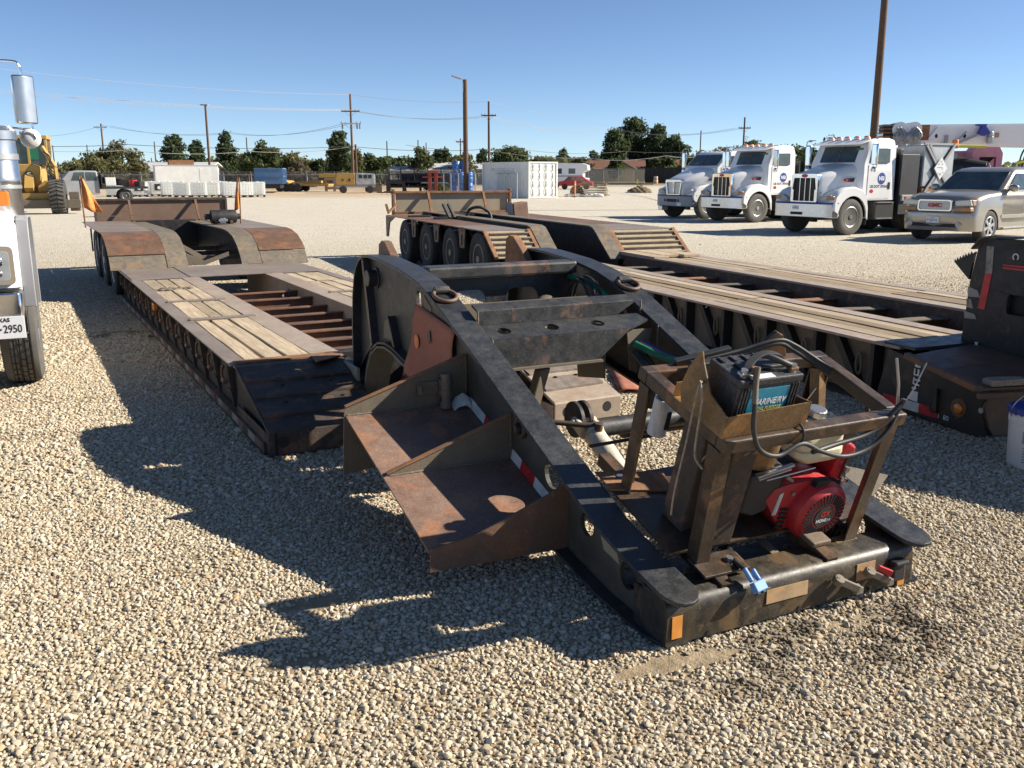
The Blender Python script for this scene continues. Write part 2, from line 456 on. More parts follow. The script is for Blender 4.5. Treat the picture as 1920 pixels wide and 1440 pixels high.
    def torus(self, c, Rr, r, axis='z', n=20, m=8, frac=1.0, start=0.0):
        pts = []
        k = n if frac >= 1 else n + 1
        for i in range(k):
            a = start + 2 * math.pi * frac * i / n
            ca, sa = Rr * math.cos(a), Rr * math.sin(a)
            if axis == 'z': p = (c[0] + ca, c[1] + sa, c[2])
            elif axis == 'x': p = (c[0], c[1] + ca, c[2] + sa)
            else: p = (c[0] + ca, c[1], c[2] + sa)
            pts.append(p)
        return self.tube(pts, r, m, closed=frac >= 1)
    def lathe(self, prof, c=(0, 0, 0), axis='x', n=28):
        """prof: (radius, offset along axis)"""
        vs, fs = [], []
        for (r, h) in prof:
            for k in range(n):
                a = 2 * math.pi * k / n
                ca, sa = r * math.cos(a), r * math.sin(a)
                p = {'x': (h, ca, sa), 'y': (ca, h, sa), 'z': (ca, sa, h)}[axis]
                vs.append((p[0] + c[0], p[1] + c[1], p[2] + c[2]))
        for i in range(len(prof) - 1):
            for k in range(n):
                fs.append((i * n + k, i * n + (k + 1) % n, (i + 1) * n + (k + 1) % n, (i + 1) * n + k))
        if prof[0][0] > 1e-5: fs.append(tuple(range(n - 1, -1, -1)))
        if prof[-1][0] > 1e-5: fs.append(tuple((len(prof) - 1) * n + k for k in range(n)))
        return self._add(vs, fs)
    def loft(self, secs, cap=True):
        n = len(secs[0])
        vs = [p for s in secs for p in s]
        fs = []
        for i in range(len(secs) - 1):
            for k in range(n):
                fs.append((i * n + k, i * n + (k + 1) % n, (i + 1) * n + (k + 1) % n, (i + 1) * n + k))
        if cap:
            fs.append(tuple(range(n - 1, -1, -1)))
            fs.append(tuple((len(secs) - 1) * n + k for k in range(n)))
        return self._add(vs, fs)
    def sphere(self, c, r, nu=16, nv=10):
        if not isinstance(r, (tuple, list)): r = (r, r, r)
        vs, fs = [], []
        for j in range(nv + 1):
            th = math.pi * j / nv
            for i in range(nu):
                ph = 2 * math.pi * i / nu
                vs.append((c[0] + r[0] * math.sin(th) * math.cos(ph), c[1] + r[1] * math.sin(th) * math.sin(ph), c[2] + r[2] * math.cos(th)))
        for j in range(nv):
            for i in range(nu):
                fs.append((j * nu + i, (j + 1) * nu + i, (j + 1) * nu + (i + 1) % nu, j * nu + (i + 1) % nu))
        return self._add(vs, fs)
    def quad(self, *pts):
        return self._add(pts, [tuple(range(len(pts)))])
    def slab(self, pts, t):
        """thin solid from a flat polygon, thickness t along its normal"""
        P = [Vector(p) for p in pts]
        nrm = (P[1] - P[0]).cross(P[2] - P[0]).normalized()
        n = len(P)
        vs = [tuple(p) for p in P] + [tuple(p + nrm * t) for p in P]
        fs = [tuple(range(n - 1, -1, -1)), tuple(range(n, 2 * n))] + [(i, (i + 1) % n, (i + 1) % n + n, i + n) for i in range(n)]
        return self._add(vs, fs)
    def build(self, name, mat, parent=None, bevel=0.0, smooth=None, label=None, seg=2, fix=True):
        me = bpy.data.meshes.new(name)
        me.from_pydata(self.v, [], self.f)
        if fix and len(self.f) < 60000:
            bm = bmesh.new()
            bm.from_mesh(me)
            bmesh.ops.remove_doubles(bm, verts=bm.verts, dist=1e-5)
            bmesh.ops.recalc_face_normals(bm, faces=bm.faces)
            bm.to_mesh(me)
            bm.free()
        me.materials.append(M[mat] if isinstance(mat, str) else mat)
        if smooth is not None:
            me.polygons.foreach_set("use_smooth", [True] * len(me.polygons))
            me.set_sharp_from_angle(angle=R(smooth))
        o = bpy.data.objects.new(name, me)
        COL.objects.link(o)
        if parent is not None:
            o.parent = parent
        if bevel > 0:
            md = o.modifiers.new("edge", 'BEVEL')
            md.width = bevel
            md.segments = seg
            md.limit_method = 'ANGLE'
            md.angle_limit = R(38)
        if label: o['label'] = label
        return o

def circle(cx, cy, rx, ry=None, n=20):
    ry = rx if ry is None else ry
    return [(cx + rx * math.cos(2 * math.pi * i / n), cy + ry * math.sin(2 * math.pi * i / n)) for i in range(n)]

def rrect(x0, x1, y0, y1, r, n=5):
    pts = []
    for cx, cy, a0 in ((x1 - r, y1 - r, 0), (x0 + r, y1 - r, 90), (x0 + r, y0 + r, 180), (x1 - r, y0 + r, 270)):
        for i in range(n + 1):
            a = R(a0 + 90 * i / n)
            pts.append((cx + r * math.cos(a), cy + r * math.sin(a)))
    return pts

def spline(pts, n=8):
    """Catmull-Rom through points"""
    P = [Vector(p) for p in pts]
    out = []
    for i in range(len(P) - 1):
        p0, p1, p2, p3 = P[max(0, i - 1)], P[i], P[i + 1], P[min(len(P) - 1, i + 2)]
        for k in range(n):
            t = k / n
            out.append(0.5 * ((2 * p1) + (p2 - p0) * t + (2 * p0 - 5 * p1 + 4 * p2 - p3) * t * t + (3 * p1 - p0 - 3 * p2 + p3) * t ** 3))
    out.append(P[-1])
    return [tuple(p) for p in out]

def tag(o, label=None, cat=None, group=None, kind=None):
    if label: o['label'] = label
    if cat: o['category'] = cat
    if group: o['group'] = group
    if kind: o['kind'] = kind
    return o

def thing(name, label, cat, loc=(0, 0, 0), rz=0.0, group=None):
    o = bpy.data.objects.new(name, None)
    o.empty_display_size = 0.2
    COL.objects.link(o)
    o.location = loc
    o.rotation_euler = (0, 0, rz)
    return tag(o, label, cat, group)

def copy_thing(o, loc=None, rz=None, label=None, parent=None):
    c = o.copy()
    COL.objects.link(c)
    if parent is not None:
        c.parent = parent
    if loc is not None: c.location = loc
    if rz is not None: c.rotation_euler = (0, 0, rz)
    if label: c['label'] = label
    for ch in list(o.children):
        copy_thing(ch, parent=c)
    return c

def text(name, s, mat, parent, M4, size, depth=0.0015, align='CENTER', shear=0.0, bold=0.0, xs=1.0):
    cu = bpy.data.curves.new(name, 'FONT')
    cu.body = s
    cu.size = size
    cu.align_x = align
    cu.align_y = 'CENTER'
    cu.extrude = depth
    cu.shear = shear
    cu.offset = bold
    cu.resolution_u = 3
    cu.materials.append(M[mat])
    tmp = bpy.data.objects.new(name, cu)
    me = bpy.data.meshes.new_from_object(tmp)
    bpy.data.objects.remove(tmp)
    me.transform(M4 @ Matrix.Diagonal((xs, 1, 1, 1)))
    me.name = name
    o = bpy.data.objects.new(name, me)
    COL.objects.link(o)
    o.parent = parent
    return o

def frame4(o, x, y):
    """4x4 matrix: local x along x, local y along y, z = x cross y, origin o"""
    x = Vector(x).normalized()
    y = Vector(y)
    y = (y - x * y.dot(x)).normalized()
    z = x.cross(y)
    m = Matrix((x, y, z)).transposed().to_4x4()
    m.translation = Vector(o)
    return m
# ------------------------------------------------------------------ ground and gravel
def ground_mat():
    m, nt, b = new_mat('gravel_yard')
    v = objvec(nt)
    # stones as cells: colour per cell, relief from the distance to the cell centre
    vo = node(nt, "ShaderNodeTexVoronoi")
    vo.inputs["Scale"].default_value = 27.0
    nt.links.new(v, vo.inputs["Vector"])
    sep = node(nt, "ShaderNodeSeparateColor")
    nt.links.new(vo.outputs["Color"], sep.inputs[0])
    stones = ramp(nt, sep.outputs[0], [(0.0, (0.20, 0.155, 0.10)), (0.25, (0.40, 0.33, 0.225)), (0.55, (0.47, 0.40, 0.285)), (0.8, (0.53, 0.48, 0.375)), (1.0, (0.68, 0.64, 0.55))])
    dirt = ramp(nt, noise(nt, v, 9.0, 6), [(0.3, (0.2, 0.15, 0.095)), (0.7, (0.36, 0.28, 0.18))])
    edge = ramp(nt, vo.outputs["Distance"], [(0.45, (0, 0, 0)), (0.75, (0.7, 0.7, 0.7))])
    near = mix(nt, edge, stones, dirt)
    vlow = mix(nt, 0.8, mix(nt, edge, stones, dirt), ramp(nt, noise(nt, v, 14.0, 6, 0.7), [(0.3, (0.22, 0.165, 0.10)), (0.7, (0.38, 0.295, 0.19))]))
    # compacted pale caliche further out, with sandy drifts and wheel-worn patches
    big = noise(nt, v, 0.11, 5, 0.6, 0.6)
    mid = noise(nt, v, 0.7, 7, 0.7)
    fine = noise(nt, v, 11.0, 6, 0.75)
    speck = noise(nt, v, 4.5, 5, 0.8)
    pale = ramp(nt, mix(nt, 0.5, fine, speck), [(0.36, (0.26, 0.215, 0.155)), (0.42, (0.53, 0.485, 0.395)), (0.52, (0.635, 0.595, 0.505)), (0.66, (0.72, 0.685, 0.61))])
    sand = ramp(nt, fine, [(0.3, (0.38, 0.26, 0.15)), (0.7, (0.55, 0.41, 0.26))])
    sepx = node(nt, "ShaderNodeSeparateXYZ")
    nt.links.new(v, sepx.inputs[0])
    def rng_(sock, a, c):
        mr = node(nt, "ShaderNodeMapRange", interpolation_type='SMOOTHSTEP')
        mr.inputs[1].default_value = a
        mr.inputs[2].default_value = c
        nt.links.new(sock, mr.inputs[0])
        return mr.outputs[0]
    def mul(a, c):
        n = node(nt, "ShaderNodeMath", operation='MULTIPLY')
        for i, s in enumerate((a, c)):
            if isinstance(s, bpy.types.NodeSocket): nt.links.new(s, n.inputs[i])
            else: n.inputs[i].default_value = s
        return n.outputs[0]
    far = rng_(sepx.outputs["Y"], 9.0, 30.0)
    # sandy strip in front of the fence on the west side
    sandy = mul(mul(rng_(sepx.outputs["Y"], 66.0, 78.0), rng_(sepx.outputs["X"], 6.0, -8.0)), ramp(nt, big, [(0.35, (0.45, 0.45, 0.45)), (0.6, (1, 1, 1))]))
    near = mix(nt, rng_(sepx.outputs["Y"], 5.0, 10.0), vlow, near)
    c = mix(nt, far, near, mix(nt, 0.25, pale, near))
    c = mix(nt, ramp(nt, mid, [(0.45, (0, 0, 0)), (0.75, (0.3, 0.3, 0.3))]), c, (0.40, 0.34, 0.25))
    c = mix(nt, sandy, c, sand)
    dry = mul(rng_(sepx.outputs["Y"], 118.0, 150.0), 0.85)
    c = mix(nt, dry, c, (0.24, 0.2, 0.11))
    nt.links.new(c, b.inputs["Base Color"])
    b.inputs["Roughness"].default_value = 0.95
    b.inputs["Specular IOR Level"].default_value = 0.15
    inv = node(nt, "ShaderNodeMath", operation='SUBTRACT')
    inv.inputs[0].default_value = 1.0
    nt.links.new(vo.outputs["Distance"], inv.inputs[1])
    bump(nt, b, mix(nt, rng_(sepx.outputs["Y"], 4.0, 8.0), fine, mix(nt, 0.35, inv.outputs[0], fine)), 0.9, 0.03)
    return m

mb = MB()
mb.quad((-900, -60, 0), (900, -60, 0), (900, 1600, 0), (-900, 1600, 0))
ground = mb.build('ground', ground_mat(), fix=False)
tag(ground, kind='structure')

def pebble_mat():
    m, nt, b = new_mat('pebble')
    oi = node(nt, "ShaderNodeObjectInfo")
    at = node(nt, "ShaderNodeAttribute", attribute_type='INSTANCER', attribute_name='stain')
    c = ramp(nt, oi.outputs["Random"], [
        (0.0, (0.30, 0.235, 0.155)), (0.12, (0.43, 0.355, 0.24)), (0.30, (0.50, 0.425, 0.305)), (0.50, (0.54, 0.47, 0.345)),
        (0.66, (0.46, 0.405, 0.315)), (0.80, (0.58, 0.52, 0.40)), (0.92, (0.67, 0.625, 0.53)), (0.955, (0.52, 0.36, 0.19)), (1.0, (0.42, 0.26, 0.15))])
    f = noise(nt, objvec(nt), 1.6, 4, 0.7)
    c = mix(nt, f, c, mix(nt, 0.5, c, (0.40, 0.33, 0.23)))
    c = mix(nt, at.outputs["Fac"], c, (0.045, 0.033, 0.022))
    nt.links.new(c, b.inputs["Base Color"])
    b.inputs["Roughness"].default_value = 0.85
    b.inputs["Specular IOR Level"].default_value = 0.25
    return m
PEB = pebble_mat()
peb_col = bpy.data.collections.new("pebble_shapes")
for k in range(9):
    bm = bmesh.new()
    bmesh.ops.create_icosphere(bm, subdivisions=2, radius=1.0)
    pr = np.random.default_rng(100 + k)
    cuts = []
    for _ in range(12):
        d = pr.normal(size=3)
        cuts.append((Vector(d / np.linalg.norm(d)), 0.50 + 0.30 * pr.random()))
    sc = (1.0, 0.72 + 0.3 * pr.random(), 0.55 + 0.28 * pr.random())
    for vtx in bm.verts:
        p = vtx.co.copy()
        for d, h in cuts:
            t = p.dot(d)
            if t > h:
                p -= d * (t - h) * 0.97
        p *= 1.0 + 0.05 * (pr.random() - 0.5)
        vtx.co = Vector((p.x * sc[0], p.y * sc[1], p.z * sc[2])) * 1.22
    me = bpy.data.meshes.new("pebble")
    bm.to_mesh(me)
    bm.free()
    me.materials.append(PEB)
    me.polygons.foreach_set("use_smooth", [True] * len(me.polygons))
    me.set_sharp_from_angle(angle=R(28))
    peb_col.objects.link(bpy.data.objects.new("pebble", me))

def value_noise(x, y, cell, seed):
    g = np.random.default_rng(seed).random((64, 64))
    fx, fy = x / cell, y / cell
    ix, iy = np.floor(fx).astype(int), np.floor(fy).astype(int)
    tx, ty = fx - ix, fy - iy
    tx, ty = tx * tx * (3 - 2 * tx), ty * ty * (3 - 2 * ty)
    a = lambda i, j: g[i % 64, j % 64]
    return (a(ix, iy) * (1 - tx) + a(ix + 1, iy) * tx) * (1 - ty) + (a(ix, iy + 1) * (1 - tx) + a(ix + 1, iy + 1) * tx) * ty

def scatter(y0, y1, sp, rmean, layers=1):
    out = []
    for L in range(layers):
        ys = np.arange(y0, y1, sp)
        for yv in ys:
            hw = 0.61 * yv + 1.9
            xs = np.arange(-hw, hw, sp)
            out.append(np.stack([xs, np.full_like(xs, yv)], 1))
    P = np.concatenate(out)
    P = P + rng.uniform(-0.62, 0.62, P.shape) * sp
    rad = rmean * np.exp(rng.normal(0, 0.27, len(P)))
    return P, np.clip(rad, rmean * 0.5, rmean * 2.0)

A1, r1 = scatter(1.9, 4.8, 0.0152, 0.0085)
A2, r2 = scatter(4.8, 8.5, 0.0205, 0.0113)
A3, r3 = scatter(8.5, 16.0, 0.0335, 0.0175)
A4, r4 = scatter(16.0, 32.0, 0.068, 0.0260)
P = np.concatenate([A1, A2, A3, A4])
rad = np.concatenate([r1, r2, r3, r4])
ang = R(26.5)
Wv, Lv = np.array([math.cos(ang), math.sin(ang)]), np.array([-math.sin(ang), math.cos(ang)])
loc = np.stack([(P - [0.564, 3.146]) @ Wv, (P - [0.564, 3.146]) @ Lv], 1)
nz = value_noise(P[:, 0] + 40, P[:, 1] + 40, 0.16, 3) * 0.55 + value_noise(P[:, 0] + 40, P[:, 1] + 40, 0.05, 4) * 0.45
# oil-darkened ground before the bumper
dd = ((loc[:, 0] - 0.62) / 0.75) ** 2 + ((loc[:, 1] + 0.27) / 0.24) ** 2
stain = np.clip(1.35 - dd, 0, 1) * np.clip((nz - 0.42) * 5.0, 0, 1)
dd2 = ((P[:, 0] + 4.2) / 0.8) ** 2 + ((P[:, 1] - 10.0) / 0.35) ** 2
stain = np.maximum(stain, 0.8 * np.clip(1.3 - dd2, 0, 1) * np.clip((nz - 0.4) * 5, 0, 1))
# bare sandy spots where few stones are left
keep = np.ones(len(P), bool)
for (cx, cy, ax, ay, k) in ((-0.10, -0.10, 0.30, 0.07, 1.1), (0.12, -0.13, 0.22, 0.07, 0.9), (0.75, -0.18, 0.5, 0.10, 0.55), (-1.05, 0.95, 0.22, 0.10, 1.0), (-1.25, 0.5, 0.2, 0.08, 0.9), (-0.9, 0.05, 0.2, 0.07, 0.6)):
    d = ((loc[:, 0] - cx) / ax) ** 2 + ((loc[:, 1] - cy) / ay) ** 2
    keep &= ~((1.2 - d) * k > nz + rng.random(len(P)) * 0.5)
sparse = value_noise(P[:, 0] + 90, P[:, 1] + 90, 0.5, 9)
keep &= ~((sparse > 0.86) & (rng.random(len(P)) < 0.35))
P, rad, stain = P[keep], rad[keep], stain[keep]
big = rng.random(len(P)) < 0.0006
rad[big] *= 1.9
hz = rad * rng.uniform(0.0, 0.55, len(P))
fd_ = np.clip((P[:, 1] - 5.0) / 13.0, 0, 1)
hz -= rad * (0.1 + 0.9 * fd_ + 0.1 * (P[:, 1] > 16))
me = bpy.data.meshes.new("gravel")
me.from_pydata(np.column_stack([P, hz]).tolist(), [], [])
a1 = me.attributes.new("psize", 'FLOAT', 'POINT')
a1.data.foreach_set("value", rad.astype(np.float32))
a2 = me.attributes.new("stain", 'FLOAT', 'POINT')
a2.data.foreach_set("value", (stain * 0.85).astype(np.float32))
gravel = bpy.data.objects.new("gravel", me)
COL.objects.link(gravel)
tag(gravel, "loose tan and grey gravel covering the yard around the trailers", "gravel", kind='stuff')
gt = bpy.data.node_groups.new("gravel_scatter", 'GeometryNodeTree')
gt.interface.new_socket("Geometry", in_out='INPUT', socket_type='NodeSocketGeometry')
gt.interface.new_socket("Geometry", in_out='OUTPUT', socket_type='NodeSocketGeometry')
gi, go = gt.nodes.new("NodeGroupInput"), gt.nodes.new("NodeGroupOutput")
ci = gt.nodes.new("GeometryNodeCollectionInfo")
ci.inputs["Collection"].default_value = peb_col
ci.inputs["Separate Children"].default_value = True
ci.inputs["Reset Children"].default_value = True
ip = gt.nodes.new("GeometryNodeInstanceOnPoints")
ip.inputs["Pick Instance"].default_value = True
rv = gt.nodes.new("FunctionNodeRandomValue")
rv.data_type = 'FLOAT_VECTOR'
rv.inputs[0].default_value = (-0.5, -0.5, 0)
rv.inputs[1].default_value = (0.5, 0.5, 6.283)
na = gt.nodes.new("GeometryNodeInputNamedAttribute")
na.data_type = 'FLOAT'
na.inputs["Name"].default_value = "psize"
gt.links.new(gi.outputs[0], ip.inputs["Points"])
gt.links.new(ci.outputs[0], ip.inputs["Instance"])
gt.links.new(rv.outputs[0], ip.inputs["Rotation"])
gt.links.new(na.outputs[0], ip.inputs["Scale"])
gt.links.new(ip.outputs[0], go.inputs[0])
gravel.modifiers.new("scatter", 'NODES').node_group = gt
# ------------------------------------------------------------------ trailers: wheel used on both
def wheel(parent, x, y, z, r, w, side=-1, rim='white_dirty', name='wheel', lugs=10, tyre_mat='rubber'):
    """truck wheel, axle along x; side=-1 shows its face towards -x"""
    mb = MB()
    h = w / 2
    prof = [(r * 0.56, -h * 0.82), (r * 0.66, -h * 0.98), (r * 0.86, -h), (r * 0.965, -h * 0.86), (r, -h * 0.62)]
    nb = 5
    for i in range(nb):
        a = -h * 0.55 + (h * 1.1) * i / (nb - 1)
        if i: prof += [(r * 0.972, a - h * 0.03), (r, a)] if i < nb else []
        if i < nb - 1: prof += [(r, a + h * 0.18), (r * 0.972, a + h * 0.21)]
    prof += [(r, h * 0.62), (r * 0.965, h * 0.86), (r * 0.86, h), (r * 0.66, h * 0.98), (r * 0.56, h * 0.82)]
    mb.lathe(prof, (x, y, z), 'x', 40)
    ty = mb.build(name, tyre_mat, parent, smooth=35)
    mb = MB()
    s = side
    R_ = r * 0.57
    prof = [(R_ * 0.99, s * h * 0.3), (R_ * 1.0, s * h * 0.86), (R_ * 0.95, s * h * 0.9), (R_ * 0.88, s * h * 0.8), (R_ * 0.8, s * h * 0.35), (R_ * 0.5, s * h * 0.3), (R_ * 0.36, s * h * 0.42), (R_ * 0.34, s * h * 0.55), (R_ * 0.24, s * h * 0.62), (R_ * 0.22, s * h * 0.95), (0.0, s * h * 0.97)]
    mb.lathe(prof, (x, y, z), 'x', 32)
    mb.build('rim', rim, ty, smooth=35)
    if lugs:
        mb = MB()
        for i in range(lugs):
            a = 2 * math.pi * i / lugs
            c = (x + s * h * 0.36, y + R_ * 0.46 * math.cos(a), z + R_ * 0.46 * math.sin(a))
            mb.cyl(c, (c[0] + s * 0.035, c[1], c[2]), R_ * 0.05, n=8)
        mb.build('lug_nuts', 'steel', ty, smooth=40)
    return ty

# ------------------------------------------------------------------ brown low-bed trailer (its deck reaches away to the tail panel)
T1 = thing('lowbed_trailer', 'brown low-bed trailer with wooden deck planks, rounded fenders and orange flags', 'trailer', (-1.538, 5.492, 0.0), R(28.4))
ZD = 0.43
WT = 2.55
# side beams
for (w, sgn) in ((0.0, 1), (WT, -1)):
    mb = MB()
    a = w + sgn * 0.06
    mb.prism([(0.0, 0.02), (0.0, 0.165), (0.95, ZD - 0.012), (8.35, ZD - 0.012), (8.35, 0.03)], 'yz', a, a + sgn * 0.02)
    mb.box(min(w, w + sgn * 0.1), max(w, w + sgn * 0.1), 0.06, 8.35, 0.012, 0.032)
    mb.build('side_beam', 'black_dark', T1)
    mb = MB()
    x0, x1 = sorted((w, w + sgn * 0.13))
    mb.box(x0, x1, 0.95, 8.35, ZD - 0.012, ZD)
    mb.build('deck_edge', 'deck_steel', T1, bevel=0.004)
for (x0, x1) in ((0.62, 0.84), (1.70, 1.93)):
    mb = MB()
    mb.box(x0, x1, 0.9, 8.15, ZD - 0.016, ZD + 0.002)
    c = x1 - 0.05 if x0 < 1 else x0 + 0.05
    mb.box(c - 0.012, c + 0.012, 0.5, 8.2, 0.04, ZD - 0.016)
    mb.box(x0 + 0.03, x1 - 0.03, 0.6, 8.2, 0.02, 0.04)
    mb.build('main_beam', 'deck_tan', T1, bevel=0.004)
# cross members seen down the well
for i, y in enumerate((1.7, 2.2, 2.7, 3.2, 3.75, 4.3, 4.85, 5.5)):
    mb = MB()
    zt = 0.33 if i < 6 else 0.36
    mb.box(0.80, 1.76, y - 0.045, y + 0.045, zt - 0.012, zt)
    mb.box(0.80, 1.76, y - 0.006, y + 0.006, 0.10, zt - 0.012)
    mb.box(0.80, 1.76, y - 0.05, y + 0.05, 0.085, 0.10)
    mb.build('cross_member', 'brown', T1)
# bent floor plates lying between the members
mb = MB()
for i, (y0, y1) in enumerate(((1.75, 2.15), (2.25, 2.65), (2.75, 3.15), (3.25, 3.7), (3.8, 4.25), (4.35, 4.8), (4.9, 5.45), (5.55, 6.3))):
    n = 8
    vs = []
    for k in range(n + 1):
        x = 0.85 + 0.84 * k / n
        sag = 0.035 * math.sin(math.pi * k / n) + 0.012 * math.sin(7 * x + i)
        vs += [(x, y0, 0.17 - sag + 0.02 * (i % 2)), (x, y1, 0.13 - sag * 0.6)]
    mb._add(vs, [(2 * k, 2 * k + 2, 2 * k + 3, 2 * k + 1) for k in range(n)])
o = mb.build('well_floor_plate', 'rust_light', T1)
o.modifiers.new("thick", 'SOLIDIFY').thickness = 0.006
for (p0, p1, p2) in (((0.95, 5.6, 0.33), (1.35, 6.2, 0.2), (0.9, 6.2, 0.2)), ((1.2, 5.5, 0.36), (1.7, 5.9, 0.22), (1.35, 5.6, 0.18)), ((1.5, 5.3, 0.33), (1.72, 5.8, 0.35), (1.62, 5.2, 0.18))):
    MB().slab([p0, p1, p2], 0.008).build('bent_gusset', 'brown', T1)
# planks: three long boards per bay on each side
bays = [(1.06, 3.14), (3.26, 4.49), (4.61, 5.75), (5.78, 6.85)]
for side in (0, 1):
    for bi, (y0, y1) in enumerate(bays):
        edges = (0.125, 0.29, 0.455, 0.622) if side == 0 else (1.935, 2.09, 2.25, 2.412)
        jit = [0, random.uniform(-.025, .025), random.uniform(-.025, .025), 0]
        skew = [random.uniform(-.012, .012) for _ in range(4)]
        for k in range(3):
            xa, xb = edges[k] + jit[k], edges[k + 1] + jit[k + 1]
            gap = 0.002 + (0.012 if (bi == 0 and k == 0 and side == 0) else 0.0)
            dz = random.uniform(-0.006, 0.004)
            n = 7
            secs = []
            ya = y0 + random.uniform(0, 0.02)
            yb = y1 - random.uniform(0, 0.02)
            for i in range(n + 1):
                y = ya + (yb - ya) * i / n
                c0, c1 = random.uniform(0, 0.005), random.uniform(0, 0.005)
                zz = ZD + dz + random.uniform(-0.003, 0.003)
                c0 += skew[k] * (i / n - 0.5) * (k > 0)
                c1 -= skew[k + 1] * (i / n - 0.5) * (k < 2)
                if i in (0, n): c0 += 0.003; c1 += 0.003; 
                secs.append([(xa + gap + c0, y, ZD - 0.05), (xb - gap - c1, y, ZD - 0.05), (xb - gap - c1, y, zz - 0.004), (xb - gap - c1 - 0.006, y, zz), (xa + gap + c0 + 0.006, y, zz), (xa + gap + c0, y, zz - 0.004)])
            MB().loft(secs).build('plank', 'wood' if not (side == 1 and k == 2) else 'wood', T1)
    x0, x1 = (0.10, 0.70) if side == 0 else (1.85, 2.45)
    for y in (3.2, 4.55):
        mb = MB()
        mb.box(x0, x1, y - 0.045, y + 0.045, ZD - 0.002, ZD + 0.012)
        mb.build('hold_down_strap', 'deck_steel', T1, bevel=0.003)
    MB().box(x0 - 0.06, x1 + 0.06, 0.955, 1.055, ZD - 0.004, ZD + 0.012).build('hold_down_strap', 'rust', T1, bevel=0.003, label='orange rusted strap at the front end of the planks')
# wood blocking under the planks
MB().box(0.13, 0.62, 1.0, 6.9, 0.30, 0.37).box(1.93, 2.42, 1.0, 6.9, 0.30, 0.37).build('plank_support', 'black_dark', T1)
# rags and mud lying across the deck near the tail
mb = MB()
for i in range(26):
    mb.sphere((0.08 + 0.36 * random.random() + 0.1, 5.72 + random.uniform(-0.09, 0.09), ZD + 0.004), (random.uniform(.02, .06), random.uniform(.015, .04), random.uniform(.006, .018)), 8, 5)
mb.build('dried_mud', 'tan_dirt', T1, smooth=60)
# rear plates before the fenders
for (x0, x1, dz) in ((0.02, 0.72, 0.0), (0.73, 1.78, 0.006), (1.79, 2.5, 0.0)):
    MB().box(x0, x1, 6.9, 8.3, ZD - 0.006 + dz, ZD + 0.008 + dz).build('cover_plate', 'deck_steel', T1, bevel=0.003)
# front ramps with welded strips
for (x0, x1, lab) in ((0.02, 0.80, 0), (1.98, 2.54, 1)):
    mb = MB()
    mb.prism([(0.0, 0.015), (0.0, 0.165), (0.012, 0.175), (0.86, ZD), (0.96 + 0.2 * lab, ZD), (0.96 + 0.2 * lab, ZD - 0.02), (0.86, ZD - 0.02), (0.02, 0.155), (0.02, 0.015)], 'yz', x0, x1)
    mb.box(x0, x0 + 0.015, 0.03, 0.9, 0.02, 0.15)
    r = mb.build('front_ramp', 'brown_dark' if not lab else 'deck_tan', T1, bevel=0.004)
    if lab: r.location = (0.0, -0.21, 0.0)
    for k, y in enumerate((0.22, 0.45, 0.68)):
        z = 0.175 + (ZD - 0.175) * (y - 0.012) / 0.848
        m2 = MB()
        n = 9
        secs = []
        for i in range(n + 1):
            x = x0 + 0.02 + (x1 - x0 - 0.06) * i / n
            e = 0.012 * math.sin(3.1 * x + k) + random.uniform(-.004, .004)
            t = 0.014 + random.uniform(-.003, .003)
            secs.append([(x, y - 0.06 + e, z - 0.018), (x, y - 0.06 + e, z - 0.018 + t + 0.004), (x, y + 0.13, z + 0.042), (x, y + 0.13, z + 0.03)])
        m2.loft(secs).build('ramp_strip', 'brown_dark' if not lab else 'deck_steel', r)
    for hx in ((x0 + 0.09, x1 - 0.09) if not lab else (x0 + 0.1, x1 - 0.12)):
        MB().cyl((hx, -0.001, 0.1), (hx, 0.03, 0.1), 0.038, n=20).build('pin_hole', 'dark', r)
    for hy, hx in ((0.33, x0 + 0.2), (0.33, x1 - 0.18), (0.55, x0 + 0.24), (0.55, x1 - 0.2)):
        z = 0.175 + (ZD - 0.175) * (hy - 0.012) / 0.848
        MB().cyl((hx, hy, z + 0.001), (hx, hy, z + 0.012), 0.014, n=12).build('bolt_hole', 'dark', r)
    if not lab:
        MB().prism([(0.55, 0.70), (0.80, 0.86), (0.80, 0.98), (0.62, 0.98), (0.58, 0.92)], 'xy', ZD + 0.012, ZD + 0.02).build('torn_plate', 'rust', r)
# hinge block between the ramps and the gooseneck
mb = MB()
mb.box(0.80, 0.95, 0.5, 1.3, 0.06, 0.36).box(1.60, 1.75, 0.5, 1.3, 0.06, 0.36).box(0.84, 1.7, 1.25, 1.35, 0.05, 0.4)
mb.build('hitch_pocket', 'black_dark', T1, bevel=0.01)
# outriggers and lashing rings along the near side
for i in range(14):
    y = 1.12 + 0.535 * i
    mb = MB()
    mb.prism([(0.005, ZD - 0.014), (0.058, ZD - 0.014), (0.058, 0.06), (0.045, 0.06)], 'xz', y - 0.012, y + 0.012)
    mb.box(0.012, 0.058, y - 0.05, y + 0.05, 0.21, 0.225)
    mb.build('side_bracket', 'brown_dark', T1)
    mb = MB()
    mb.torus((0.028, y + 0.24, 0.285), 0.062, 0.011, 'x', 18, 6, 0.62, R(-110))
    mb.cyl((0.03, y + 0.2, 0.235), (0.03, y + 0.28, 0.235), 0.02, n=8)
    mb.build('lashing_ring', 'brown', T1, smooth=40)
for i in range(16):
    MB().box(-0.003, 0.0, 0.12 + 0.5 * i, 0.30 + 0.5 * i, 0.034, 0.084).build('reflective_strip', 'red_tape_dirty', T1)
    MB().box(-0.003, 0.0, 0.30 + 0.5 * i, 0.48 + 0.5 * i, 0.034, 0.084).build('reflective_strip', 'white_tape_dirty', T1)
MB().box(0.0, 0.05, 0.06, 8.3, 0.032, 0.088).build('rub_rail', 'brown_dark', T1)
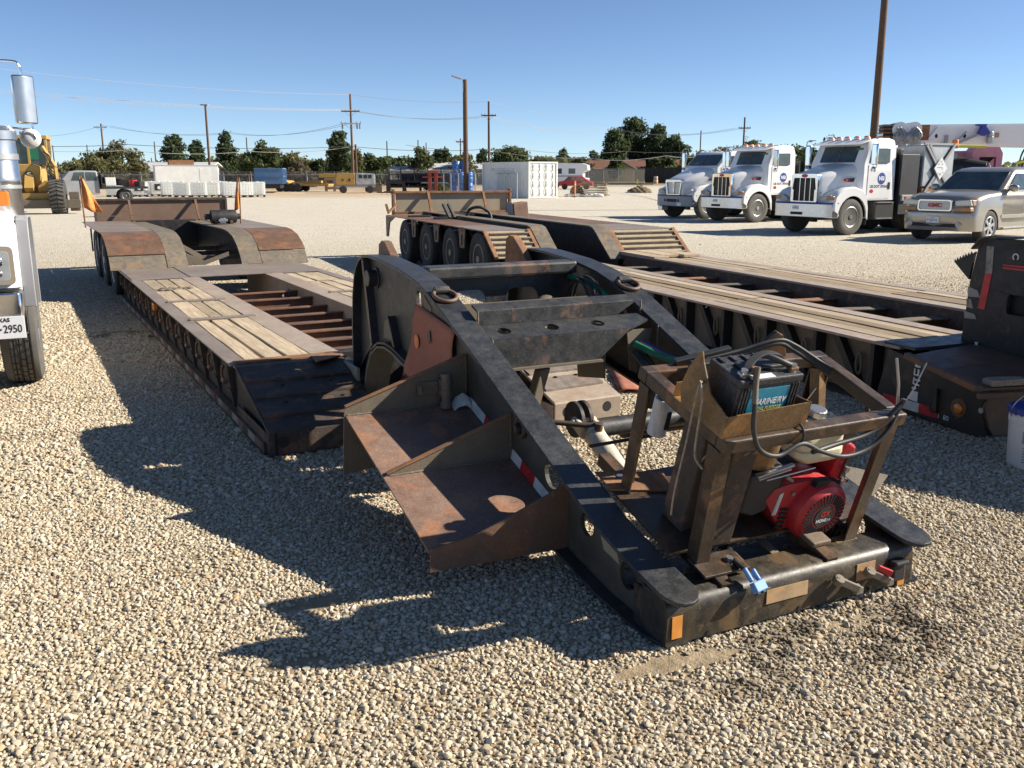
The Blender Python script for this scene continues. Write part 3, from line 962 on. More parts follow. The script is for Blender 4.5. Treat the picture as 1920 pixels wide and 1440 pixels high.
MB().box(0.0, 0.045, 4.85, 4.97, 0.31, 0.385).build('marker_light', 'amber', T1, bevel=0.008)
# rear bogie: fenders, beams, wheels
prof = [(8.30, ZD), (8.42, 0.57), (8.60, 0.70), (8.86, 0.81), (9.2, 0.865), (9.55, 0.885), (13.0, 0.865)]
for (x0, x1, beam) in ((-0.10, 0.655, (0.66, 0.94)), (2.0, 2.70, (1.70, 1.995))):
    seam = [(8.30, ZD), (8.42, 0.57), (8.47, 0.61)]
    MB().ribbon(seam, x0 + 0.005, x1 - 0.005, 0.014).build('fender_skirt', 'fender_mix', T1)
    f = MB().ribbon([(8.46, 0.625), (8.60, 0.715), (8.86, 0.825), (9.2, 0.88), (9.5, 0.895)], x0, x1, 0.012).build('fender', 'brown', T1, smooth=40)
    for (ya, yb) in ((9.52, 10.35), (10.37, 11.6), (11.62, 13.0)):
        MB().box(x0, x1, ya, yb, 0.878, 0.892).build('fender_top_plate', 'deck_steel', T1, bevel=0.003)
    MB().ribbon([(p, z + 0.012) for p, z in prof], beam[0], beam[1], 0.02).build('beam_flange', 'fender_mix', T1, smooth=40)
    c = (beam[0] + beam[1]) / 2
    MB().prism([(8.32, 0.3)] + [(p, z - 0.01) for p, z in prof] + [(13.0, 0.4)], 'yz', c - 0.012, c + 0.012).build('bogie_beam', 'black_dark', T1)
    for i, y in enumerate((9.12, 10.45, 11.78)):
        wx = 0.02 if x0 < 1 else 2.58
        wheel(T1, wx + 0.09 * (1 if x0 < 1 else -1), y, 0.41, 0.41, 0.24, -1 if x0 < 1 else 1, 'white_dirty', lugs=0)
        wheel(T1, wx + 0.38 * (1 if x0 < 1 else -1), y, 0.41, 0.41, 0.24, -1 if x0 < 1 else 1, 'white_dirty', lugs=0)
    if x0 < 1:
        for y in (9.75, 11.1):
            MB().box(-0.11, -0.09, y - 0.05, y + 0.05, 0.50, 0.87).build('fender_bracket', 'brown_dark', T1)
            MB().box(-0.113, -0.11, y - 0.03, y + 0.03, 0.6, 0.8).build('reflective_strip', 'white_tape', T1)
for y, z in ((8.9, 0.55), (9.8, 0.62), (10.8, 0.62)):
    MB().bar((0.82, y, 0.78), (1.25, y + 0.05, 0.5), 0.05, 0.07).bar((1.25, y + 0.05, 0.5), (1.84, y + 0.05, 0.5), 0.05, 0.07).build('cross_member', 'tan_dirt' if y < 9 else 'brown_dark', T1)
MB().prism([(0.95, 0.44), (1.2, 0.44), (1.55, 0.56), (1.55, 0.62), (1.2, 0.5), (0.95, 0.62)], 'xz', 8.45, 8.5).build('axle_gusset', 'tan_dirt', T1)
MB().box(0.8, 1.84, 12.7, 12.9, 0.4, 0.9).build('rear_cross_beam', 'black_dark', T1)
# tail panel
mb = MB()
mb.box(0.15, 2.46, 13.04, 13.06, 0.80, 1.26)
tp = mb.build('tail_panel', 'panel_brown', T1)
mb = MB()
mb.box(0.12, 2.49, 13.0, 13.1, 1.26, 1.295).box(0.12, 0.16, 13.0, 13.1, 0.8, 1.26).box(2.45, 2.49, 13.0, 13.1, 0.8, 1.26)
mb.build('panel_frame', 'brown_dark', tp, bevel=0.004)
for x in (0.72, 1.90):
    MB().bar((x, 13.0, 1.26), (x, 12.7, 0.90), 0.04, 0.04).build('panel_brace', 'brown', tp)
# silencer on the right fender
mb = MB()
mb.lathe([(0.0, 1.78), (0.05, 1.78), (0.115, 1.8), (0.118, 2.18), (0.11, 2.22), (0.05, 2.24), (0.045, 2.3), (0.0, 2.3)], (0, 11.0, 1.02), 'x', 22)
mb.cyl((1.7, 11, 1.02), (1.8, 11, 1.02), 0.05, n=12)
mf = mb.build('air_tank', 'black_dark', T1, smooth=40)
MB().box(1.93, 2.02, 10.88, 10.93, 0.91, 1.0).box(1.9, 2.05, 10.86, 10.9, 0.94, 0.98).build('tank_valve', 'steel', mf, bevel=0.004)
MB().box(1.85, 1.9, 10.9, 11.1, 0.892, 0.96).box(2.1, 2.15, 10.9, 11.1, 0.892, 0.96).build('tank_bracket', 'brown_dark', mf)
# flags on their rods
def flag(x, y, z0, z1, fx, name='warning_flag'):
    rod = MB().cyl((x, y, z0), (x + 0.02 * (1 if fx > 0 else -1) * -1, y, z1), 0.012, n=8).build('flag_rod', 'rust', T1)
    n, m_ = 8, 7
    vs, fs = [], []
    L = z1 - z0
    for i in range(n + 1):
        for j in range(m_ + 1):
            u, v = i / n, j / m_
            wid = fx * (0.12 + 0.95 * v ** 1.1)
            xx = x + wid * u
            zz = z1 - 0.02 - v * 0.46 * L / 0.75 - u * u * 0.10 * v + (0.03 * math.sin(6 * u + 2 * v))
            yy = y + 0.035 * math.sin(7 * u + 3 * v) * (0.3 + u)
            vs.append((xx, yy, zz))
    for i in range(n):
        for j in range(m_):
            fs.append((i * (m_ + 1) + j, (i + 1) * (m_ + 1) + j, (i + 1) * (m_ + 1) + j + 1, i * (m_ + 1) + j + 1))
    mb = MB()
    mb._add(vs, fs)
    f = mb.build(name, 'orange_flag', T1, smooth=80)
    f.modifiers.new("thick", 'SOLIDIFY').thickness = 0.003
flag(-0.18, 11.0, 0.89, 1.70, 0.27)
flag(2.30, 11.0, 0.89, 1.68, -0.10)
MB().bar((-0.2, 11.0, 1.06), (0.6, 11.2, 1.06), 0.012, 0.012).build('flag_bracket', 'brown_dark', T1)
# ------------------------------------------------------------------ detachable gooseneck in front
G = thing('trailer_gooseneck', 'black steel gooseneck with sloping rails, side tray and engine cage, nose resting on gravel', 'gooseneck', (0.564, 3.146, 0.0), R(26.5))
TOP = [(-0.085, 0.212), (-0.07, 0.217), (-0.04, 0.224), (0.0, 0.232), (0.2, 0.272), (0.45, 0.338), (2.08, 1.002), (2.2, 1.048), (2.33, 1.094), (2.5, 1.138), (2.8, 1.183), (3.2, 1.212), (3.42, 1.216), (3.52, 1.206), (3.61, 1.175), (3.68, 1.12), (3.735, 1.04), (3.785, 0.9), (3.825, 0.65), (3.83, 0.36), (3.80, 0.10)]
BOT = [(-0.02, 0.006), (0.1, 0.006), (0.45, 0.03), (0.8, 0.09), (1.4, 0.33), (1.9, 0.47), (2.4, 0.55), (2.7, 0.60), (2.95, 0.648), (3.1, 0.655), (3.25, 0.635), (3.4, 0.565), (3.52, 0.42), (3.6, 0.26), (3.66, 0.12), (3.70, 0.095)]
web = [(y, z - 0.012) for y, z in TOP[3:]] + [(y, z + 0.008) for y, z in reversed(BOT)]
for (w0, w1, ww, side) in ((-0.02, 0.14, 0.05, -1), (1.22, 1.38, 1.30, 1)):
    cw = (w0 + w1) / 2
    hw = [0.02, 0.05, 0.072] + [0.08] * (len(TOP) - 3)
    fl = MB().ribbon(TOP, w0, w1, 0.018, hw).build('top_flange', 'black', G, smooth=35, bevel=0.003)
    hb = [0.05] + [0.08] * (len(BOT) - 1)
    MB().ribbon([(y, z + 0.014) for y, z in BOT], w0, w1, 0.014, hb).build('bottom_flange', 'black_dark' if side > 0 else 'black_edge', G, smooth=35)
    holes = [circle(0.30, 0.165, 0.062), circle(0.94, 0.405, 0.071), circle(0.625, 0.27, 0.055), rrect(2.575, 2.655, 0.90, 1.06, 0.035)]
    if side < 0:
        holes += [circle(3.585, 0.86, 0.012, n=10), circle(3.60, 0.72, 0.015, 0.022, n=10), circle(3.57, 0.70, 0.01, n=10)]
    MB().prism(web, 'yz', ww - 0.006 * 1, ww + 0.014, holes).build('side_web', 'black_dusty', G)
    # ring and lug on the flange
    yb, zb = (2.27, 1.075)
    mb = MB()
    sl = math.atan2(0.045, 0.12)
    mb.tube([(cw + 0.066 * math.cos(a), yb - 0.035 + 0.07 * math.sin(a) * math.cos(sl), zb + 0.012 + (-0.035 + 0.07 * math.sin(a)) * math.sin(sl)) for a in [2 * math.pi * i / 22 for i in range(22)]], 0.012, 8, closed=True)
    rg = mb.build('lashing_ring', 'brown', G, smooth=50)
    MB().cyl((cw - 0.045, yb + 0.02, zb + 0.025), (cw + 0.045, yb + 0.02, zb + 0.025), 0.022, n=12).box(cw - 0.05, cw + 0.05, yb + 0.015, yb + 0.045, zb + 0.0, zb + 0.03).build('ring_lug', 'black_edge', rg, bevel=0.004)
# left hump details
MB().prism([(3.535, 1.185), (3.575, 1.185), (3.43, 0.60), (3.39, 0.60)], 'yz', -0.01, 0.044).build('stiffener', 'black', G)
MB().cyl((0.044, 3.40, 1.06), (-0.03, 3.40, 1.06), 0.056, n=24).cyl((0.044, 3.40, 1.06), (0.03, 3.40, 1.06), 0.072, n=24).build('pin_boss', 'black', G, bevel=0.004, smooth=40)
MB().prism([(2.40, 0.985), (2.52, 1.045), (2.515, 0.955), (2.405, 0.90)], 'yz', 0.040, 0.0435).build('data_plate', 'tan_dirt', G)
MB().prism([(3.06, 0.84), (3.18, 0.80), (3.21, 0.68), (3.06, 0.69)], 'yz', 0.012, 0.044).build('web_doubler', 'tan_bright', G, bevel=0.003)
MB().prism([(3.05, 0.85), (3.03, 0.83), (2.93, 0.66), (2.97, 0.66)], 'yz', -0.01, 0.044).build('stiffener', 'black', G)
MB().prism([(3.815, 0.32), (3.80, 0.33), (3.40, 0.62), (3.42, 0.63)], 'yz', 0.0, 0.044).build('stiffener', 'black_edge', G)
# arched lower flange, thick with dried mud
ap = [(2.45, 0.55), (2.7, 0.592), (2.95, 0.638), (3.1, 0.645), (3.24, 0.622), (3.37, 0.555), (3.48, 0.42), (3.56, 0.26), (3.62, 0.12)]
MB().ribbon(ap, -0.03, 0.15, 0.014).build('arch_flange', 'tan_bright', G, smooth=40)
MB().ribbon(ap, 1.21, 1.39, 0.02).build('arch_flange', 'tan_dirt', G, smooth=40)
mb = MB()
for i in range(7):
    for j in range(3):
        if random.random() < 0.8:
            mb.box(0.0405, 0.0435, 3.58 + 0.045 * j - 0.008 * i, 3.61 + 0.045 * j - 0.008 * i, 0.22 + 0.045 * i, 0.245 + 0.045 * i)
mb.build('worn_lettering', 'tan_dirt', G)
# ears on the back of the hump
for (x, dy, m_) in ((0.15, -0.18, 'brown'), (1.19, -0.06, 'rust')):
    MB().prism([(3.40 + dy, 1.10), (3.50 + dy, 1.20), (3.64 + dy, 1.295), (3.70 + dy, 1.30), (3.76 + dy, 1.27), (3.78 + dy, 1.0), (3.7 + dy, 0.9)], 'yz', x - 0.03, x + 0.03).build('guide_ear', m_, G, bevel=0.006)
# hanging flap
n, mm = 12, 12
vs, fs = [], []
tl, tr, br, bl = Vector((2.615, 0.985)), Vector((2.03, 0.905)), Vector((2.06, 0.50)), Vector((2.70, 0.545))
for i in range(n + 1):
    for j in range(mm + 1):
        u, v = i / n, j / mm
        p = (tl * (1 - u) + tr * u) * (1 - v) + (bl * (1 - u) + br * u) * v
        if j == mm: p.y += random.uniform(-0.03, 0.02)
        if i == 0: p.x += random.uniform(-0.006, 0.012)
        x = 0.03 - 0.05 * v - 0.014 * math.sin(5.0 * u + 1.0) * v - 0.008 * math.sin(9 * v)
        vs.append((x, p.x, p.y))
for i in range(n):
    for j in range(mm):
        fs.append((i * (mm + 1) + j, (i + 1) * (mm + 1) + j, (i + 1) * (mm + 1) + j + 1, i * (mm + 1) + j + 1))
mb = MB(); mb._add(vs, fs)
flap = mb.build('hanging_flap', 'flap', G, smooth=60)
flap.modifiers.new("thick", 'SOLIDIFY').thickness = 0.006
MB().prism(circle(2.545, 0.765, 0.036, 0.042, 24), 'yz', -0.004, -0.001).build('paint_dot', 'orange_dot', flap)
MB().prism([(2.38, 0.82), (2.36, 0.86), (2.34, 0.86), (2.335, 0.8), (2.35, 0.78)], 'yz', 0.002, 0.005).build('paint_scrape', 'tan_dirt', flap)
mb = MB()
for k in range(40):
    u = random.random()
    p = bl * (1 - u) + br * u
    mb.tube([(-0.035, p.x, p.y + 0.01), (-0.035 + random.uniform(-.02, .02), p.x + random.uniform(-.02, .02), p.y - random.uniform(0.01, 0.05))], 0.0015, 4)
mb.build('frayed_threads', 'flap', flap)
# transverse members
beam = MB().box(0.145, 1.215, 2.72, 2.86, 1.10, 1.185).build('cross_tube', 'black_edge', G, bevel=0.018)
MB().prism([(0.145, 0.62), (1.215, 0.62), (1.215, 1.10), (0.145, 1.10)], 'xz', 2.80, 2.815, [rrect(0.34, 0.58, 0.72, 1.02, 0.07), rrect(0.72, 0.96, 0.72, 1.02, 0.07)]).build('cross_web', 'black', G)
MB().prism([(0.145, 0.75), (1.215, 0.75), (1.215, 1.0), (0.145, 1.0)], 'xz', 2.35, 2.36, [rrect(0.36, 0.56, 0.80, 0.97, 0.05), rrect(0.70, 0.9, 0.80, 0.97, 0.05)]).build('cross_web', 'tan_dirt', G)
mb = MB()
mb.prism([(0.145, 0.934), (1.05, 0.934), (1.165, 1.0), (1.165, 1.01), (0.145, 1.01)], 'xz', 1.975, 1.987)
mb.prism([(1.978, 1.0), (1.982, 1.014), (1.995, 1.022), (2.06, 1.04), (2.062, 1.028), (2.0, 1.01)], 'yz', 0.145, 1.165)
mb.build('stepped_crossmember', 'black_edge', G, smooth=30)
MB(Matrix.Translation((0, 1.79, 0.885)) @ Matrix.Rotation(R(14.5), 4, 'X')).prism([(0.145, 0.0), (1.03, 0.0), (1.22, 0.10), (1.22, 0.197), (0.145, 0.197)], 'xy', -0.012, 0.0, [circle(0.26, 0.10, 0.042), circle(0.56, 0.10, 0.042), circle(0.86, 0.10, 0.042)]).build('crossmember_shelf', 'black', G)
MB().prism([(0.145, 0.72), (0.82, 0.72), (1.03, 0.884), (0.145, 0.884)], 'xz', 1.79, 1.802).build('crossmember_face', 'black_edge', G)
MB().box(0.145, 0.83, 1.765, 1.825, 0.708, 0.72).build('crossmember_lip', 'tan_dirt', G)
MB().box(0.2, 0.86, 1.97, 1.974, 0.70, 0.87).build('crossmember_back', 'black_dark', G)
MB().prism([(1.04, 0.86), (1.22, 0.86), (1.20, 0.78), (1.13, 0.74), (1.12, 0.60), (1.07, 0.62)], 'xz', 1.85, 1.86).build('hose_bracket', 'tan_dirt', G)
for (x, y0, y1) in ((0.30, 2.0, 2.3), (0.98, 2.0, 2.3)):
    MB().prism([(y0, 0.88), (y0, 0.55), (y1, 0.5), (y1 + 0.05, 0.85)], 'yz', x, x + 0.015).build('inner_gusset', 'tan_dirt', G)
for x in (0.47,):
    MB().bar((x, 1.82, 0.70), (x - 0.06, 1.95, 0.25), 0.09, 0.05).build('hitch_leg', 'tan_dirt', G, bevel=0.01)
# hydraulic ram between the arms, seen through the cross web
MB().cyl((0.60, 2.3, 0.78), (0.95, 2.65, 0.90), 0.085, n=20).cyl((0.95, 2.7, 0.82), (1.1, 2.84, 0.87), 0.06, n=16).build('inner_ram', 'tan_dirt', G, smooth=40)
MB().bar((0.55, 2.62, 0.86), (1.15, 2.3, 0.74), 0.05, 0.16).build('chrome_plate', 'steel', G)
MB().tube(spline([(0.35, 2.08, 0.88), (0.52, 2.12, 0.97), (0.75, 2.15, 0.98), (0.95, 2.12, 0.93), (1.18, 2.1, 0.85)], 8), 0.017, 8).build('hydraulic_hose', 'hose', G, smooth=60)
for k in range(3):
    MB().torus((1.17 - 0.02 * k, 2.52 + 0.03 * k, 0.93), 0.17 - 0.012 * k, 0.009, 'x', 30, 6).build('coiled_hose', 'hose', G, smooth=60)
MB().tube(spline([(1.17, 2.75, 1.08), (1.19, 2.5, 1.05), (1.2, 2.3, 0.98), (1.2, 2.1, 0.86), (1.2, 1.9, 0.72)], 8), 0.02, 8).build('green_hose', 'hose_green', G, smooth=60)
MB().tube(spline([(1.2, 2.35, 1.0), (1.21, 2.2, 0.96), (1.21, 2.05, 0.86)], 8), 0.014, 8).build('pink_hose', 'hose_pink', G, smooth=60)
mb = MB()
for k in range(9):
    mb.box(1.02 + 0.02 * k, 1.05 + 0.02 * k, 2.15 + 0.02 * (k % 3), 2.2 + 0.02 * (k % 3), 0.86 + 0.02 * (k % 4), 0.9 + 0.02 * (k % 4))
mb.build('hose_fittings', 'steel', G, bevel=0.004)
hs = [('hose_green', 0.0, 0.022), ('hose_pink', 0.035, 0.013), ('hose_blue', 0.06, 0.01)]
for mname, dx, r in hs:
    MB().tube(spline([(1.08 + dx, 1.82, 0.78 + dx * .2), (1.14 + dx, 1.66, 0.735), (1.19 + dx * 0.7, 1.5, 0.715), (1.21 + dx * .6, 1.36, 0.66), (1.23 + dx * .4, 1.2, 0.55), (1.2, 1.0, 0.45)], 8), r, 8).build(mname.replace('hose_', '') + '_hose', mname, G, smooth=60)
for dx in (0.0, 0.05):
    MB().tube(spline([(1.06 + dx, 1.8, 0.74), (1.08 + dx, 1.66, 0.64), (1.12 + dx, 1.5, 0.5), (1.15 + dx, 1.3, 0.36)], 6), 0.018, 8).build('black_hose', 'hose', G, smooth=60)
# torque pipe, discs and white lift cylinder
MB().cyl((0.44, 1.3, 0.474), (1.295, 1.3, 0.474), 0.048, n=24).build('torque_pipe', 'black_edge', G, smooth=40)
MB().cyl((0.7, 1.36, 0.42), (1.29, 1.36, 0.42), 0.04, n=16).build('torque_pipe', 'brown_dark', G, smooth=40)
for x in (0.405, 0.455):
    MB().cyl((x, 1.37, 0.515), (x + 0.018, 1.37, 0.515), 0.095, n=28).build('lift_disc', 'black_edge', G, smooth=40)
MB().cyl((1.0, 1.55, 0.55), (1.12, 1.55, 0.55), 0.085, n=24).build('end_disc', 'black_edge', G, smooth=40)
cy = MB().cyl((0.43, 1.2, 0.475), (0.435, 0.86, 0.285), 0.052, n=24).cyl((0.43, 1.195, 0.472), (0.43, 1.215, 0.484), 0.056, n=24).build('lift_cylinder', 'cream', G, smooth=40)
MB().prism([(1.17, 0.46), (1.21, 0.52), (1.33, 0.545), (1.35, 0.50), (1.25, 0.45)], 'yz', 0.375, 0.395).prism([(1.17, 0.46), (1.21, 0.52), (1.33, 0.545), (1.35, 0.50), (1.25, 0.45)], 'yz', 0.465, 0.485).cyl((0.36, 1.31, 0.515), (0.5, 1.31, 0.515), 0.022, n=12).build('clevis', 'cream', cy, bevel=0.005)
MB().tube([(0.1, 1.33, 0.56), (0.25, 1.26, 0.545), (0.37, 1.21, 0.53), (0.43, 1.185, 0.53)], 0.014, 8).cyl((0.43, 1.17, 0.48), (0.43, 1.16, 0.545), 0.022, n=10).build('cylinder_hose', 'brown_dark', cy, smooth=50)
# ---- side tray: sloping floor, three cross plates
def zf(y): return 0.250 + 0.300 * (y - 0.956)
mb = MB()
mb._add([(-0.62, 0.80, zf(0.80)), (0.044, 0.80, zf(0.80)), (0.044, 1.90, zf(1.90)), (-0.64, 1.90, zf(1.90)), (-0.62, 0.80, zf(0.80) - 0.01), (0.044, 0.80, zf(0.80) - 0.01), (0.044, 1.90, zf(1.90) - 0.01), (-0.64, 1.90, zf(1.90) - 0.01)],
        [(0, 1, 2, 3), (7, 6, 5, 4), (0, 4, 5, 1), (1, 5, 6, 2), (2, 6, 7, 3), (3, 7, 4, 0)])
tray = mb.build('side_tray', 'rust_light', G)
MB().prism([(-0.665, 0.215), (-0.645, 0.575), (-0.64, 0.58), (0.044, 0.800), (0.044, 0.30)], 'xz', 1.90, 1.910).build('tray_plate', 'tan_dirt', tray)
MB().prism([(-0.615, zf(1.355)), (-0.61, zf(1.355) + 0.01), (0.044, 0.595), (0.044, zf(1.355) - 0.0)], 'xz', 1.350, 1.360).build('tray_plate', 'tan_dirt', tray)
MB().prism([(-0.62, zf(0.8) - 0.09), (-0.615, zf(0.8) + 0.012), (-0.40, zf(0.8) + 0.04), (0.044, 0.405), (0.044, 0.10)], 'xz', 0.790, 0.800).build('tray_plate', 'brown', tray)
mb = MB()
mb.bar((-0.64, 1.905, 0.582), (0.03, 1.905, 0.798), 0.03, 0.006).bar((-0.61, 1.355, zf(1.355) + 0.012), (0.03, 1.355, 0.592), 0.03, 0.006)
mb.build('plate_edge', 'rust', tray)
# bottle bracket on the rear plate
mb = MB()
mb.cyl((-0.105, 1.84, 0.545), (-0.105, 1.84, 0.70), 0.026, n=16).cyl((-0.105, 1.84, 0.60), (-0.105, 1.84, 0.63), 0.03, n=16).cyl((-0.105, 1.84, 0.655), (-0.105, 1.84, 0.675), 0.03, n=16).cyl((-0.105, 1.84, 0.7), (-0.105, 1.84, 0.715), 0.028, n=16).cyl((-0.105, 1.84, 0.53), (-0.105, 1.84, 0.565), 0.031, n=16)
mb.build('pin_holder', 'tan_dirt', tray, smooth=40)
MB().box(-0.25, -0.13, 1.885, 1.9, 0.60, 0.67).box(-0.25, -0.24, 1.84, 1.9, 0.61, 0.66).box(-0.13, -0.06, 1.86, 1.9, 0.59, 0.68).build('latch_bracket', 'tan_dirt', tray, bevel=0.003)
# reflective tape along the web/floor joint
for (y0, y1, mt) in ((1.86, 1.66, 'white_tape'), (1.66, 1.5, 'red_tape'), (1.34, 1.24, 'white_tape'), (1.24, 1.10, 'red_tape'), (1.10, 0.95, 'white_tape')):
    MB()._add([(0.030, y0, zf(y0) + 0.004), (0.030, y1, zf(y1) + 0.004), (0.0415, y1, zf(y1) + 0.052), (0.0415, y0, zf(y0) + 0.052)], [(0, 1, 2, 3)]).build('reflective_strip', mt, tray)
mb = MB()
mb._add([(0.03, 1.84, zf(1.84) + .055), (0.0, 1.86, zf(1.86) + .075), (-0.04, 1.87, zf(1.87) + .05), (-0.07, 1.86, zf(1.86) + .02), (0.03, 1.80, zf(1.80) + .01), (0.0, 1.81, zf(1.81) + .03), (-0.04, 1.82, zf(1.82) + .02), (-0.065, 1.82, zf(1.82) + .002)], [(0, 1, 5, 4), (1, 2, 6, 5), (2, 3, 7, 6)])
mb.build('peeled_tape', 'white_tape', tray, smooth=60)
MB().torus((0.03, 1.235, 0.555), 0.045, 0.012, 'x', 16, 6).cyl((0.0, 1.235, 0.55), (0.045, 1.235, 0.55), 0.02, n=10).build('tie_ring', 'brown_dark', tray, smooth=40)
MB().prism([(0.52, 0.29), (0.40, 0.27), (0.36, 0.19), (0.48, 0.21)], 'yz', 0.040, 0.0436).build('worn_sticker', 'panel_tan', G)
MB().prism([(0.07, 0.165), (0.02, 0.15), (0.01, 0.075), (0.06, 0.09)], 'yz', 0.040, 0.0436).build('side_reflector', 'orange', G)

def weld(p0, p1, parent, r=0.006):
    p0, p1 = Vector(p0), Vector(p1)
    n = max(6, int((p1 - p0).length / 0.014))
    pts = [tuple(p0.lerp(p1, i / n) + Vector((random.uniform(-.0015, .0015), random.uniform(-.0015, .0015), random.uniform(-.0015, .0015)))) for i in range(n + 1)]
    MB().tube(pts, [r * random.uniform(0.65, 1.25) for _ in pts], 6).build('weld_bead', 'tan_dirt', parent, smooth=80)
weld((-0.63, 1.897, zf(1.897) + 0.002), (0.04, 1.897, zf(1.897) + 0.002), tray)
weld((-0.60, 1.348, zf(1.348) + 0.002), (0.04, 1.348, zf(1.348) + 0.002), tray)
weld((-0.60, 0.803, zf(0.803) + 0.002), (0.04, 0.803, zf(0.803) + 0.002), tray)
weld((0.038, 1.90, 0.34), (0.038, 1.90, 0.79), tray)
weld((0.038, 1.352, 0.37), (0.038, 1.352, 0.59), tray)
for (x_, s_) in ((0.145, 1), (1.215, -1)):
    weld((x_, 1.975, 0.93), (x_, 1.975, 1.01), G)
    weld((x_, 1.788, 0.72), (x_, 1.788, 0.885), G)

# ---- nose beam
bp = [(0.015, 0.008), (0.0, 0.018), (-0.004, 0.14), (0.0, 0.165), (0.012, 0.186), (0.034, 0.199), (0.16, 0.206), (0.16, 0.194), (0.04, 0.187), (0.022, 0.178), (0.012, 0.16), (0.010, 0.02)]
bp = [(y - 0.02, z) for y, z in bp]
nose = MB().prism(bp, 'yz', 0.004, 1.30).build('nose_beam', 'bumper', G, smooth=35)
MB().box(0.03, 1.285, 0.10, 0.115, 0.008, 0.12).box(0.006, 0.016, -0.008, 0.2, 0.01, 0.19).box(1.288, 1.298, -0.008, 0.2, 0.01, 0.15).box(0.05, 1.28, 0.2, 0.6, 0.012, 0.022).build('nose_inner', 'black_dark', nose)
for (x0, x1, z0, z1, mt) in ((0.045, 0.092, 0.045, 0.135, 'orange'), (0.50, 0.715, 0.088, 0.148, 'orange_worn'), (0.985, 1.09, 0.085, 0.16, 'orange_worn'), (1.235, 1.275, 0.012, 0.115, 'orange')):
    MB().box(x0 - 0.02, x1 - 0.02, -0.0275, -0.0245, z0, z1).build('reflector', mt, nose)
mb = MB()
for x in (0.2, 0.66, 1.05):
    mb.cyl((x, -0.026, 0.03), (x, -0.021, 0.03), 0.01, n=10)
mb.build('drain_hole', 'dark', nose)
def glad_hand(x, z, red=False):
    mb = MB()
    mb.cyl((x, 0.0, z + 0.03), (x + 0.03, -0.05, z + 0.02), 0.016, n=10)
    mb.bar((x - 0.035, -0.045, z + 0.05), (x + 0.075, -0.075, z - 0.005), 0.026, 0.03)
    mb.cyl((x - 0.02, -0.045, z + 0.03), (x - 0.02, -0.062, z + 0.055), 0.022, n=14)
    mb.cyl((x + 0.07, -0.05, z - 0.012), (x + 0.075, -0.075, z + 0.0), 0.018, n=12)
    mb.box(x + 0.06, x + 0.1, -0.08, -0.06, z - 0.03, z + 0.0)
    g = mb.build('air_coupling', 'tan_dirt', nose, bevel=0.003, smooth=40)
    if red:
        MB().bar((x + 0.03, -0.05, z + 0.05), (x + 0.075, -0.085, z + 0.03), 0.018, 0.03).build('coupling_grip', 'red', g, bevel=0.004)
glad_hand(0.855, 0.085)
glad_hand(1.03, 0.085, True)
MB().box(1.155, 1.225, -0.055, -0.024, 0.05, 0.125).box(1.15, 1.23, -0.07, -0.024, 0.125, 0.145).build('trailer_socket', 'trim', nose, bevel=0.008)
# filler and junk inside the nose
mb = MB()
for i in range(60):
    mb.sphere((random.uniform(0.1, 1.2), random.uniform(0.13, 0.5), 0.02), (random.uniform(.01, .03),) * 3, 6, 4)
mb.build('dirt_clods', 'tan_dirt', nose)

# ---- power-unit deck, pitched with the frame
PITCH = R(17.0)
PM = Matrix.Rotation(PITCH, 4, 'X')
def PB(): return MB(PM)
MB(PM).prism([(0.16, 0.26), (1.20, 0.24), (1.20, 0.80), (0.16, 0.80)], 'xy', 0.205, 0.215).build('engine_deck', 'oily', G)
for x in (0.30, 0.845):
    tb = PB()
    tb.prism(rrect(x - 0.03, x + 0.03, 0.135, 0.197, 0.004, 2), 'xz', 0.055, 1.0, [rrect(x - 0.023, x + 0.023, 0.142, 0.19, 0.003, 2)])
    tb.build('square_tube', 'oily', G)
PB().box(0.22, 0.44, 0.10, 0.22, 0.20, 0.212).build('foot_plate', 'oily', G, bevel=0.002)
PB().cyl((0.38, 0.16, 0.212), (0.38, 0.16, 0.228), 0.016, n=6).cyl((0.24, 0.78, 0.215), (0.24, 0.78, 0.23), 0.016, n=6).build('deck_bolt', 'steel', G)
PB().box(0.45, 0.50, 0.02, 0.3, 0.15, 0.157).box(0.66, 0.70, 0.06, 0.3, 0.14, 0.147).build('deck_strut', 'tan_dirt', G)
PB().prism([(0.15, 0.70), (0.42, 0.62), (0.46, 0.76), (0.15, 0.84)], 'xy', 0.217, 0.226).build('loose_plate', 'rust', G)
PB().box(0.80, 0.90, 0.13, 0.22, 0.198, 0.222).build('engine_foot', 'tan_dirt', G, bevel=0.006)
cage = PB()
A_, B_, C_, D_ = (0.23, 0.73, 0.765), (0.225, 0.19, 0.765), (1.085, 0.19, 0.765), (1.13, 0.70, 0.765)
CF = [('bar', B_, C_), ('bar', A_, D_), ('bar', A_, B_), ('bar', D_, C_)]
for _, p, q in CF:
    pv, qv = Vector(p), Vector(q)
    d = (qv - pv).normalized() * 0.03
    PB().bar(pv - (d if abs(d.x) > 0.02 else -d), qv + (d if abs(d.x) > 0.02 else -d), 0.06, 0.055).build('cage_rail', 'oily', G, bevel=0.007)
